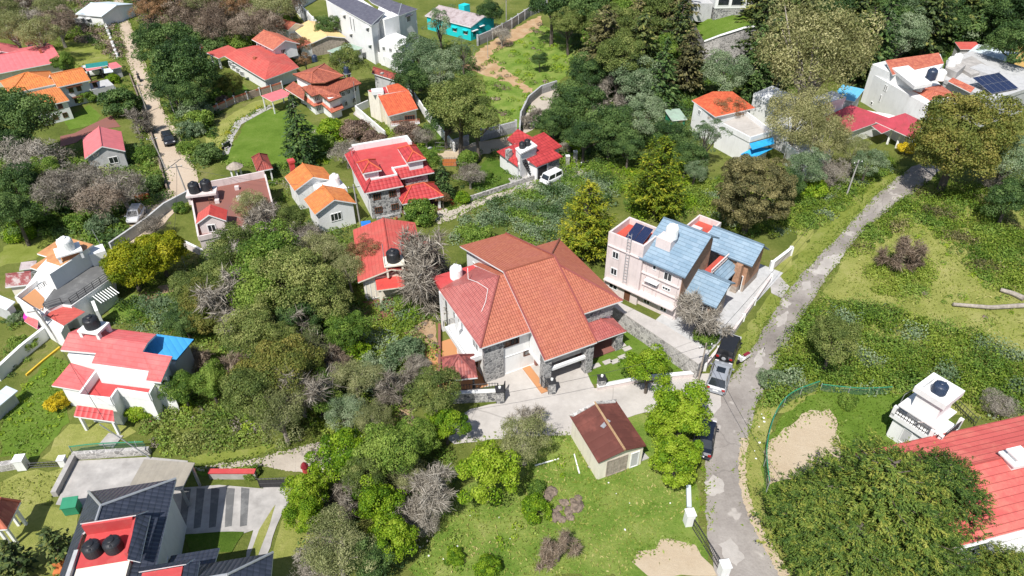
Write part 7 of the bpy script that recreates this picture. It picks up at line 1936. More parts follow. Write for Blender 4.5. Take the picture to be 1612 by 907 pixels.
# stepping stones in the villa lawn
for i, q in enumerate(((938, 577), (956, 571), (968, 570), (980, 563), (987, 550), (978, 545))):
    c = G(*q); m = MB(); m.cbox((0, 0, 0.06), (0.85, 0.5, 0.08)); tag(m.build('stepping_stone', M['concrete_pale'], None, (c.x, c.y, 0.03), R(27)), 'pale square stepping stone set in the villa lawn', 'stepping stone', 'stepping stones in the villa lawn')
e = empty('door_step', G(952, 561), R(27), None, None); bpy.data.objects.remove(e)

# ------------------------------------------------------------------ poles and wires
def pole(label, px, py, h, lean=(0, 0), mat='concrete', arm=True, r=0.11):
    p = G(px, py)
    e = empty('utility_pole', p, R(20), label, 'utility pole')
    m = MB(); m.tube([(0, 0, 0), (lean[0] * h, lean[1] * h, h)], [r, r * 0.7], 7); m.build('shaft', M[mat], e)
    if arm:
        m = MB(); m.tube([(lean[0] * h - 0.7, lean[1] * h, h - 0.4), (lean[0] * h + 0.7, lean[1] * h, h - 0.4)], 0.05, 4); m.build('cross_arm', M['dark_metal'], e)
        for s_ in (-0.6, 0, 0.6):
            m = MB(); m.lathe([(0.03, 0), (0.06, 0.05), (0.03, 0.16)], (lean[0] * h + s_, lean[1] * h, h - 0.36), 8); m.build('insulator', M['white_plastic'], e)
    return p + Vector((lean[0] * h, lean[1] * h, h - 0.3))
pl = {}
pl['a'] = pole('utility pole at the road edge beyond the conifer, before the maroon roofs', 1331, 312, 5.5, (0.03, 0))
pl['b'] = pole('utility pole behind the orange roofed white house', 1178, 160, 5.5)
pl['c'] = pole('utility pole beside the dirt road opposite the flowering tree', 232, 178, 5.0)
pl['d'] = pole('utility pole at the bend of the dirt road by the black tanks', 297, 312, 5.0, (-0.05, 0))
pl['e'] = pole('utility pole at the left of the dirt road near the pink gabled house', 262, 268, 5.0, (-0.12, 0.1))
pl['f'] = pole('thin utility pole between the stone villa and orange gables', 567, 352, 5.5, (-0.02, 0))
pl['g'] = pole('utility pole by the curved driveway below the flat roofed house', 97, 542, 4.5, (-0.2, 0.1))
pl['h'] = pole('leaning pole beside the green net fence, lower left', 238, 722, 5.0, (-0.45, 0.0), 'steel', False, 0.06)
pl['i'] = pole('tall pole beside the block wall near the turquoise house', 797, 42, 6.0)
pl['j'] = pole('slim pole on the grass slope below the turquoise house', 768, 92, 4.0, (0, 0), 'steel', False, 0.06)
pl['k'] = pole('slim lamp pole beside the terracotta roofed house', 562, 170, 4.5, (0, 0), 'steel', False, 0.06)
pl['l'] = pole('pole at the corner of the villa garden wall and the road', 1098, 604, 5.0, (0, 0), 'wood_grey', True, 0.09)
pl['m'] = pole('pair pole nearer the road beside the dark trees', 276, 182, 4.0, (-0.05, 0), 'concrete', False, 0.09)
pl['n'] = pole('pole beside the orange chimney house in the garden', 289, 172, 4.0, (-0.12, 0), 'concrete', False, 0.09)
pl['o'] = pole('tall thin pole at the top edge left of the courtyard wall', 456, 30, 4.0, (0, 0), 'white', False, 0.07)
pl['p'] = pole('lamp pole standing behind the lime tree at the flat roofed house', 168, 402, 3.6, (-0.1, 0), 'steel', False, 0.05)
pl['q'] = pole('pole right of the lime tree pair beside the steps', 292, 420, 4.6, (-0.03, 0), 'steel', False, 0.06)
def wire(label, a, b, sag=0.5):
    c = a
    P = []
    for k in range(13):
        t = k / 12; p = a.lerp(b, t); P.append(tuple(p - c - Vector((0, 0, 4 * sag * t * (1 - t)))))
    m = MB(); m.tube(P, 0.018, 4)
    tag(m.build('cable', M['dark_metal'], None, c), label, 'cable')
wire('overhead cable running along the right hand road down to the bottom', pl['l'], G(1260, 800, 4.0), 0.7)
wire('overhead cable above the grass verge beside the right hand road', pl['l'], pl['a'], 1.2)
wire('overhead cable from the roadside pole to the maroon roofs', pl['a'], G(1420, 190, 3.0), 0.6)
wire('overhead cable over the pale driveway of the villa', pl['l'], G(640, 640, 4.0), 0.9)
wire('overhead cable above the dirt road between its two poles', pl['c'], pl['e'], 0.6)
wire('overhead cable from the bend of the dirt road to the stone villa pole', pl['d'], pl['f'], 0.8)
wire('overhead cable from the stone villa pole towards the terracotta house', pl['f'], pl['k'], 0.6)
wire('overhead cable across the slope below the turquoise house', pl['i'], pl['j'], 0.4)
wire('overhead cable crossing the garden to the dark tree row', pl['n'], pl['m'], 0.3)
wire('overhead cable from the left driveway pole to the leaning pole', pl['g'], pl['h'], 0.9)
wire('overhead cable from the lime tree pole to the dirt road bend', pl['q'], pl['d'], 0.6)
# ------------------------------------------------------------------ vehicles
def paint(name, col, metal=0.0, rough=0.28):
    m, N, p = base(name, rough, 0.5, metal)
    p.inputs["Base Color"].default_value = c4(col); p.inputs["Coat Weight"].default_value = 0.5
    co = N("TexCoord").outputs["Object"]
    N.lk(ramp(N, noise(N, co, 2.0, 4), [(0.3, tuple(x * 0.9 for x in col)), (0.7, col)]), p.inputs["Base Color"])
    return m
M['paint_grey'] = paint('paint_grey', (0.30, 0.315, 0.34), 0.0); M['paint_black'] = paint('paint_black', (0.02, 0.02, 0.024), 0.1); M['paint_navy'] = paint('paint_navy', (0.012, 0.016, 0.03), 0.1)
M['paint_white'] = paint('paint_white', (0.78, 0.78, 0.77), 0.0); M['paint_silver'] = paint('paint_silver', (0.55, 0.55, 0.57)); M['paint_maroon'] = paint('paint_maroon', (0.22, 0.02, 0.03), 0.0)
def car(name, label, px, py, head, L_, W_, Hh, pt, kind='suv', z=0.05):
    """loft along x (front at +x): body sections, tapered glasshouse, roof skin, wheels, lamps"""
    e = empty(name, (*G(px, py).to_2d(), z), head, label, {'van': 'van'}.get(kind, 'car'))
    w = W_ / 2; h = Hh
    belt = h * (0.60 if kind != 'jeep' else 0.62)
    hood = {'suv': 0.57, 'sedan': 0.58, 'hatch': 0.58, 'van': 0.60, 'jeep': 0.60}[kind] * h
    tail = {'suv': belt, 'sedan': 0.60 * h, 'hatch': belt, 'van': belt, 'jeep': belt}[kind]
    lh = {'suv': 0.26, 'sedan': 0.27, 'hatch': 0.22, 'van': 0.14, 'jeep': 0.28}[kind] * L_
    lt = {'suv': 0.03, 'sedan': 0.14, 'hatch': 0.03, 'van': 0.02, 'jeep': 0.03}[kind] * L_
    xf, xr = L_ / 2, -L_ / 2
    st = [(xf, 0.78, 0.30 * h, 0.42 * h), (xf - 0.08 * L_, 0.95, 0.18 * h, hood * 0.94), (xf - lh, 1.0, 0.16 * h, belt), (0, 1.0, 0.16 * h, belt), (xr + lt + 0.05, 1.0, 0.17 * h, tail), (xr + 0.04 * L_, 0.96, 0.2 * h, tail * 0.98), (xr, 0.84, 0.28 * h, tail * 0.8)]
    m = MB()
    secs = []
    for x, s, z0, z1 in st:
        a = w * s
        secs.append([(x, -a * 0.93, z0), (x, -a, z0 + (z1 - z0) * 0.35), (x, -a * 0.98, z0 + (z1 - z0) * 0.78), (x, -a * 0.86, z1), (x, a * 0.86, z1), (x, a * 0.98, z0 + (z1 - z0) * 0.78), (x, a, z0 + (z1 - z0) * 0.35), (x, a * 0.93, z0)])
    for s0, s1 in zip(secs[:-1], secs[1:]):
        for k in range(8): m.poly([s0[k], s0[(k + 1) % 8], s1[(k + 1) % 8], s1[k]])
    m.poly(secs[0]); m.poly(secs[-1][::-1])
    b = recalc(m.build('body', M[pt], e, smooth=False))
    # glasshouse
    rf = {'suv': 0.16, 'sedan': 0.13, 'hatch': 0.15, 'van': 0.10, 'jeep': 0.04}[kind] * L_
    rr = {'suv': 0.12, 'sedan': 0.12, 'hatch': 0.09, 'van': 0.03, 'jeep': 0.01}[kind] * L_
    bx0, bx1 = xr + lt + 0.04, xf - lh + 0.06
    tx0, tx1 = bx0 + rr, bx1 - rf
    bw, tw = w * 0.87, w * (0.70 if kind not in ('van', 'jeep') else 0.80)
    zt = h - 0.05
    q = [(bx0, -bw, belt - 0.02), (bx1, -bw, belt - 0.02), (bx1, bw, belt - 0.02), (bx0, bw, belt - 0.02), (tx0, -tw, zt), (tx1, -tw, zt), (tx1, tw, zt), (tx0, tw, zt)]
    g = MB()
    for f in ((0, 1, 5, 4), (1, 2, 6, 5), (2, 3, 7, 6), (3, 0, 4, 7), (4, 5, 6, 7)): g.poly([q[i] for i in f])
    recalc(g.build('windows', M['glass' if kind != 'jeep' else 'black_plastic'], e))
    r = MB()
    def off(p, d=0.0): return p
    r.slab([(tx0 - 0.06, -tw - 0.02, h - 0.01), (tx1 + 0.08, -tw - 0.02, h - 0.01), (tx1 + 0.08, tw + 0.02, h - 0.01), (tx0 - 0.06, tw + 0.02, h - 0.01)], 0.06, 0, 0)
    for s_ in (-1, 1):
        for (x0, x1) in ((bx0, tx0), (bx1, tx1), ((bx0 + bx1) / 2, (tx0 + tx1) / 2)):
            r.tube([(x0, s_ * (bw + 0.01), belt - 0.02), (x1, s_ * (tw + 0.01), zt)], 0.05, 4)
    r.build('roof', M[pt if kind != 'jeep' else 'black_plastic'], e)
    rad = 0.165 * L_ * 0.47 + 0.06
    for sx in (xf - 0.19 * L_, xr + 0.19 * L_):
        for sy in (-1, 1):
            t = MB(); t.lathe([(rad * 0.62, -0.10), (rad * 0.95, -0.11), (rad, -0.06), (rad, 0.06), (rad * 0.95, 0.11), (rad * 0.62, 0.10)], (sx, sy * (w - 0.10), rad), 18, axis='y')
            wo = t.build('wheel', M['tyre'], e)
            t = MB(); t.lathe([(rad * 0.6, -0.115), (rad * 0.15, -0.125), (rad * 0.15, 0.125), (rad * 0.6, 0.115)], (sx, sy * (w - 0.10), rad), 14, axis='y'); t.build('rim', M['steel'], wo)
    for sy in (-1, 1):
        t = MB(); t.cbox((xf - 0.06 * L_, sy * w * 0.68, hood * 0.82), (0.22, w * 0.36, 0.13)); t.build('headlight', M['lamp_clear'], e)
        t = MB(); t.cbox((xr + 0.03, sy * w * 0.72, tail * 0.82), (0.10, w * 0.30, 0.16)); t.build('tail_light', M['lamp_red'], e)
        t = MB(); t.cbox((bx1 - 0.15, sy * (w + 0.08), belt + 0.06), (0.10, 0.18, 0.12)); t.build('mirror', M[pt], e)
    t = MB(); t.cbox((xr + 0.005, 0, tail * 0.62), (0.05, 0.5, 0.12)); t.build('number_plate', M['white_plastic'], e)
    t = MB(); t.cbox((xr + 0.02, 0, 0.25 * h), (0.14, W_ * 0.8, 0.16)); t.build('bumper', M['black_plastic' if kind == 'jeep' else pt], e)
    if kind == 'jeep':
        t = MB(); t.lathe([(0.2, -0.1), (0.36, -0.1), (0.38, 0), (0.36, 0.1), (0.2, 0.1)], (xr - 0.12, 0, belt * 0.92), 18, axis='x'); wo = t.build('spare_wheel', M['tyre'], e)
        t = MB(); t.lathe([(0.2, -0.12), (0.05, -0.14), (0.05, 0.11), (0.2, 0.11)], (xr - 0.12, 0, belt * 0.92), 14, axis='x'); t.build('rim', M['steel'], wo)
        t = MB(); t.box(bx1 - 0.05, -w * 0.8, belt, bx1 + 0.06, w * 0.8, h - 0.08); t.build('windscreen', M['glass'], e)
        t = MB(); t.box(xf - lh + 0.1, -w * 0.84, hood * 0.96, xf - 0.12, w * 0.84, hood + 0.04); t.build('bonnet', M['paint_silver'], e)
    if kind == 'suv':
        t = MB(); t.box((tx0 + tx1) / 2 - 0.1, -tw * 0.6, h - 0.008, (tx0 + tx1) / 2 + 0.65, tw * 0.6, h + 0.004); t.build('sunroof', M['glass'], e)
        for s_ in (-1, 1):
            t = MB(); t.tube([(tx0 + 0.1, s_ * tw * 0.92, h + 0.05), (tx1 - 0.1, s_ * tw * 0.92, h + 0.05)], 0.025, 5); t.build('roof_rail', M['steel'], e)
    return e
def hd(a, b):
    p, q = G(*a), G(*b); return math.atan2(p.y - q.y, p.x - q.x)
car('parked_car', 'silver grey hatch-backed car parked behind the black soft-top jeep', 1131, 600, hd((1137, 575), (1126, 612)), 4.1, 1.85, 1.6, 'paint_grey', 'suv')
car('parked_jeep', 'black soft-top jeep with a spare wheel, parked on the grass verge', 1145, 557, hd((1153, 538), (1138, 572)), 3.7, 1.75, 1.75, 'paint_black', 'jeep')
car('parked_car', 'dark navy car parked in the shade of the roadside trees', 1107, 696, hd((1113, 668), (1104, 720)), 4.2, 1.75, 1.5, 'paint_navy', 'sedan')
car('parked_van', 'white van parked beside the crimson roofed house', 867, 288, hd((852, 296), (880, 282)), 3.4, 1.5, 1.6, 'paint_white', 'van')
car('car', 'black car driving along the pale dirt road', 267, 225, hd((270, 231), (264, 218)), 3.6, 1.65, 1.45, 'paint_black', 'hatch')
car('parked_car', 'silver car parked at the bend of the dirt road', 216, 345, hd((212, 351), (219, 338)), 3.4, 1.6, 1.5, 'paint_silver', 'hatch')
car('parked_van', 'white van under the pink roofed shelter, upper left', 150, 119, R(20), 3.8, 1.6, 1.8, 'paint_white', 'van')
def bike(name, label, px, py, head, pt, seat, scooter=True, z=0.05, lean=0.0):
    e = empty(name, (*G(px, py).to_2d(), z), head, label, 'scooter' if scooter else 'motorbike')
    for x in (0.62, -0.62):
        t = MB(); t.lathe([(0.15, -0.05), (0.25, -0.05), (0.27, 0), (0.25, 0.05), (0.15, 0.05)], (x, 0, 0.27), 16, axis='y'); wo = t.build('wheel', M['tyre'], e)
        t = MB(); t.lathe([(0.15, -0.03), (0.03, -0.05), (0.03, 0.05), (0.15, 0.03)], (x, 0, 0.27), 12, axis='y'); t.build('rim', M['steel'], wo)
    m = MB()
    if scooter:
        m.extr([(-0.85, 0.45), (-0.2, 0.32), (0.25, 0.28), (0.3, 0.36), (-0.1, 0.42), (-0.2, 0.72), (-0.85, 0.72)], 'y', -0.17, 0.17)
        m.extr([(0.28, 0.3), (0.5, 0.38), (0.55, 0.98), (0.42, 1.02)], 'y', -0.22, 0.22)
    else:
        m.extr([(-0.6, 0.45), (-0.2, 0.25), (0.3, 0.25), (0.45, 0.7), (0.1, 0.82), (-0.2, 0.66), (-0.75, 0.72)], 'y', -0.12, 0.12)
    for i, v in enumerate(m.v):
        pass
    recalc(m.build('body', M[pt], e))
    m = MB(); m.box(-0.8, -0.15, 0.72, -0.08, 0.15, 0.83); m.build('seat', M[seat], e)
    m = MB(); m.tube([(0.62, 0, 0.27), (0.42, 0, 1.0)], 0.035, 6); m.build('fork', M['steel'], e)
    m = MB(); m.tube([(0.34, -0.34, 1.06), (0.42, -0.1, 1.03), (0.42, 0.1, 1.03), (0.34, 0.34, 1.06)], 0.025, 5); m.build('handlebar', M['dark_metal'], e)
    m = MB(); m.lathe([(0.09, 0), (0.1, 0.06), (0.02, 0.1)], (0.52, 0, 0.9), 10, axis='x'); m.build('headlight', M['lamp_clear'], e)
    return e
bike('scooter', 'white scooter with maroon seat on the verge near the jeep', 1168, 570, hd((1160, 575), (1176, 566)), 'paint_white', 'paint_maroon')
bike('motorbike', 'silver and black motorbike on the paved path between villa and pale pink house', 976, 497, hd((968, 492), (984, 502)), 'paint_silver', 'black_plastic', False, 0.1)
bike('motorbike', 'dark motorbike parked on the curving garden path', 357, 234, hd((352, 236), (362, 231)), 'paint_black', 'black_plastic', False)
bike('motorbike', 'black motorbike parked in the shade right of the entrance pillars', 919, 264, hd((914, 266), (924, 262)), 'paint_black', 'black_plastic', False)
mb = bike('motorbike', 'dark motorbike with a rider, going up the dirt road beside the dark trees', 220, 128, hd((218, 124), (222, 131)), 'paint_black', 'black_plastic', False)

# ------------------------------------------------------------------ people: one skinned figure each
def figure(label, at, head, pose, top, legs):
    """continuous body lofted limb by limb into one mesh, then remeshed into one skin"""
    e = empty('person', at, head, label, 'person')
    m = MB()
    J = pose
    def limb(ks, rs, n=8): m.tube([J[k] for k in ks], rs, n)
    limb(['hip', 'waist', 'chest', 'neck'], [0.15, 0.14, 0.18, 0.07], 10)
    limb(['neck', 'chin', 'headc', 'headt'], [0.055, 0.07, 0.105, 0.05], 10)
    for s in 'LR':
        limb(['chest', 'sh' + s], [0.12, 0.075]); limb(['sh' + s, 'el' + s, 'wr' + s, 'ha' + s], [0.06, 0.05, 0.036, 0.03])
        limb(['hip', 'th' + s], [0.13, 0.10]); limb(['th' + s, 'kn' + s, 'an' + s], [0.095, 0.062, 0.045]); limb(['an' + s, 'to' + s], [0.05, 0.035])
    o = m.build('body', [M[top], M[legs], M['skin']], e)
    rm = o.modifiers.new('remesh', 'REMESH'); rm.mode = 'VOXEL'; rm.voxel_size = 0.028
    dg = bpy.context.evaluated_depsgraph_get()
    me = bpy.data.meshes.new_from_object(o.evaluated_get(dg))
    o.modifiers.clear(); o.data = me
    me.materials.clear()
    for k in (top, legs, 'skin'): me.materials.append(M[k])
    hz = J['hip'][2] + 0.02; cz = J['neck'][2] - 0.01
    lg = [J[k] for k in ('thL', 'knL', 'anL', 'toL', 'thR', 'knR', 'anR', 'toR')]
    hands = [Vector(J['haL']), Vector(J['haR']), Vector(J['headc'])]
    for p in me.polygons:
        c = p.center
        p.use_smooth = True
        if min((c - h).length for h in hands[:2]) < 0.09 or c.z > cz + 0.03: p.material_index = 2
        elif c.z < hz: p.material_index = 1
        else: p.material_index = 0
    h = MB(); hc = Vector(J['headc'])
    h.lathe([(0.118, -0.01), (0.125, 0.04), (0.10, 0.11), (0.03, 0.15)], tuple(hc + Vector((-0.02, 0, 0))), 12); h.build('hair', M['black_plastic'], e)
    return e
walk = dict(hip=(0, 0, 0.92), waist=(0, 0, 1.08), chest=(0.02, 0, 1.30), neck=(0.03, 0, 1.47), chin=(0.05, 0, 1.53), headc=(0.05, 0, 1.61), headt=(0.04, 0, 1.70),
            shL=(0.02, 0.19, 1.40), shR=(0.02, -0.19, 1.40), elL=(0.08, 0.24, 1.14), elR=(-0.10, -0.24, 1.14), wrL=(0.2, 0.22, 0.93), wrR=(-0.10, -0.25, 0.90), haL=(0.25, 0.21, 0.85), haR=(-0.09, -0.25, 0.81),
            thL=(0.0, 0.10, 0.86), thR=(0.0, -0.10, 0.86), knL=(-0.05, 0.10, 0.48), knR=(0.2, -0.10, 0.50), anL=(-0.28, 0.10, 0.12), anR=(0.22, -0.10, 0.09), toL=(-0.12, 0.11, 0.05), toR=(0.4, -0.11, 0.04))
figure('person in dark clothes walking at the top of the dirt road', (*G(186, 32).to_2d(), 0.05), hd((188, 36), (184, 26)), walk, 'navy_plastic', 'dark_metal')
ride = dict(hip=(-0.25, 0, 0.92), waist=(-0.2, 0, 1.08), chest=(-0.12, 0, 1.30), neck=(-0.07, 0, 1.46), chin=(-0.04, 0, 1.52), headc=(-0.04, 0, 1.60), headt=(-0.05, 0, 1.69),
            shL=(-0.12, 0.19, 1.39), shR=(-0.12, -0.19, 1.39), elL=(0.08, 0.28, 1.16), elR=(0.08, -0.28, 1.16), wrL=(0.28, 0.30, 1.08), wrR=(0.28, -0.30, 1.08), haL=(0.34, 0.32, 1.08), haR=(0.34, -0.32, 1.08),
            thL=(-0.2, 0.13, 0.9), thR=(-0.2, -0.13, 0.9), knL=(0.15, 0.2, 0.78), knR=(0.15, -0.2, 0.78), anL=(0.02, 0.2, 0.34), anR=(0.02, -0.2, 0.34), toL=(0.18, 0.21, 0.27), toR=(0.18, -0.21, 0.27))
figure('person in dark clothes riding the motorbike on the dirt road', tuple(mb.location), mb.rotation_euler.z, ride, 'dark_metal', 'navy_plastic')

# ------------------------------------------------------------------ small things lying about
e = empty('waste_bin', G(117, 805), R(10), 'green metal waste box standing beside the dark slate house', 'bin')
m = MB(); m.box(-0.5, -0.4, 0.1, 0.5, 0.4, 1.0); m.build('box', M['green_paint'], e)
m = MB(); m.slab([(-0.56, -0.46, 1.02), (0.56, -0.46, 1.02), (0.56, 0.46, 1.2), (-0.56, 0.46, 1.2)], 0.06, 0, 0); m.build('lid', M['green_paint'], e)
e = empty('shrine_post', G(483, 748), R(0), 'slim red hooded post by the lane at the black panelled gate', 'post')
m = MB(); m.tube([(0, 0, 0), (0, 0, 1.1)], [0.28, 0.24], 8); m.build('shaft', M['red_paint'], e)
m = MB(); m.lathe([(0.34, 1.1), (0.2, 1.4), (0.03, 1.6)], n=8); m.build('hood', M['paint_maroon'], e)
def chair(label, px, py, rz):
    e = empty('garden_chair', G(px, py), rz, label, 'chair')
    m = MB(); m.box(-0.25, -0.25, 0.40, 0.25, 0.25, 0.46); m.build('seat', M['orange_wood'], e)
    m = MB(); m.box(-0.25, 0.21, 0.5, 0.25, 0.26, 0.95); m.build('backrest', M['orange_wood'], e)
    for dx in (-0.21, 0.21):
        for dy in (-0.21, 0.21):
            m = MB(); m.box(dx - 0.03, dy - 0.03, 0, dx + 0.03, dy + 0.03, 0.4); m.build('leg', M['orange_wood'], e)
chair('orange wooden garden chair on the lawn, nearer the conifer', 97, 893, R(10)); chair('orange wooden garden chair at the bottom edge beside the slate house', 94, 904, R(10))
def log(label, pts, r, mat='bark_pale'):
    P = [G(x, y, r) for x, y in pts]; c = P[0]
    m = MB(); m.tube([tuple(p - c) for p in P], [r * (1 - 0.5 * i / len(P)) for i in range(len(P))], 8)
    tag(m.build('fallen_log', M[mat], None, c), label, 'log')
log('long pale fallen log lying across the dry field, right edge', [(1700, 484), (1612, 481), (1560, 484), (1500, 479)], 0.3)
log('short grey fallen log above the long one, right edge', [(1612, 470), (1595, 462), (1575, 456)], 0.32)
log('pale bent branch lying below the scarlet bungalow', [(602, 470), (612, 490), (620, 503), (632, 497)], 0.12)
log('white pipe lying on the grass left of the tin roofed shed', [(842, 733), (880, 722)], 0.07, 'white_plastic')
log('white plank leaning by the tin roofed shed wall', [(912, 745), (904, 715)], 0.07, 'white_plastic')
def stonebit(name, label, pts, mat, cat, group, smin, smax, z=0.0):
    for px, py in pts:
        s = random.uniform(smin, smax); n = 9
        m = MB(); c = []
        rr = [random.uniform(0.6, 1.0) for _ in range(n)]
        for j, (q, hh) in enumerate(((1.0, 0.0), (1.05, 0.22), (0.7, 0.5), (0.25, 0.62))):
            for k in range(n): m.v.append((s * q * rr[k] * math.cos(6.283 * k / n + j * 0.2), s * q * rr[(k + j) % n] * math.sin(6.283 * k / n + j * 0.2), s * hh * random.uniform(0.7, 1.2)))
        for j in range(3):
            for k in range(n): m.f.append((j * n + k, j * n + (k + 1) % n, (j + 1) * n + (k + 1) % n, (j + 1) * n + k)); m.uv.append(None); m.mi.append(0)
        m.f.append(tuple(range(3 * n, 4 * n))); m.uv.append(None); m.mi.append(0)
        o = m.build(name, M[mat], None, G(px, py, z), random.uniform(0, 6))
        tag(o, label, cat, group)
stonebit('litter_scrap', 'white scrap of litter lying along the right road edge', [(1199, 652), (1203, 664), (1195, 672), (1192, 690), (1196, 697), (1188, 710), (1190, 722), (1202, 658)], 'litter', 'litter', 'white litter along the road edge', 0.05, 0.13, 0.03)
stonebit('litter_scrap', 'white scrap of litter on the grass below the tin roofed shed', [(970, 777), (991, 792), (1055, 792), (984, 834), (811, 834), (740, 812), (720, 860), (675, 875), (698, 880), (958, 760), (786, 815), (803, 848)], 'litter', 'litter', 'white litter on the rough grass', 0.04, 0.10, 0.02)
stonebit('boulder', 'pale boulder lying on the dry field, right', [(1455, 462), (1523, 367), (1259, 580), (1550, 500)], 'rubble', 'stone', 'pale boulders on the dry field', 0.25, 0.45, 0.0)
stonebit('rubble_lump', 'lump of rubble in the heap on the grass left of the shed', [(880, 800), (888, 792), (895, 805), (902, 790), (908, 798), (873, 812), (885, 818), (897, 815), (910, 785), (868, 775), (862, 782)], 'rubble', 'rubble', 'rubble heap on the grass', 0.35, 0.7, 0.0)
stonebit('rubble_lump', 'broken stone along the slope below the villa patio', [(655, 518), (668, 510), (678, 530), (684, 545), (676, 575), (688, 588), (640, 625), (650, 640), (636, 655), (648, 660), (690, 560), (662, 545)], 'rubble', 'stone', 'broken stones below the villa patio', 0.3, 0.6, 0.0)
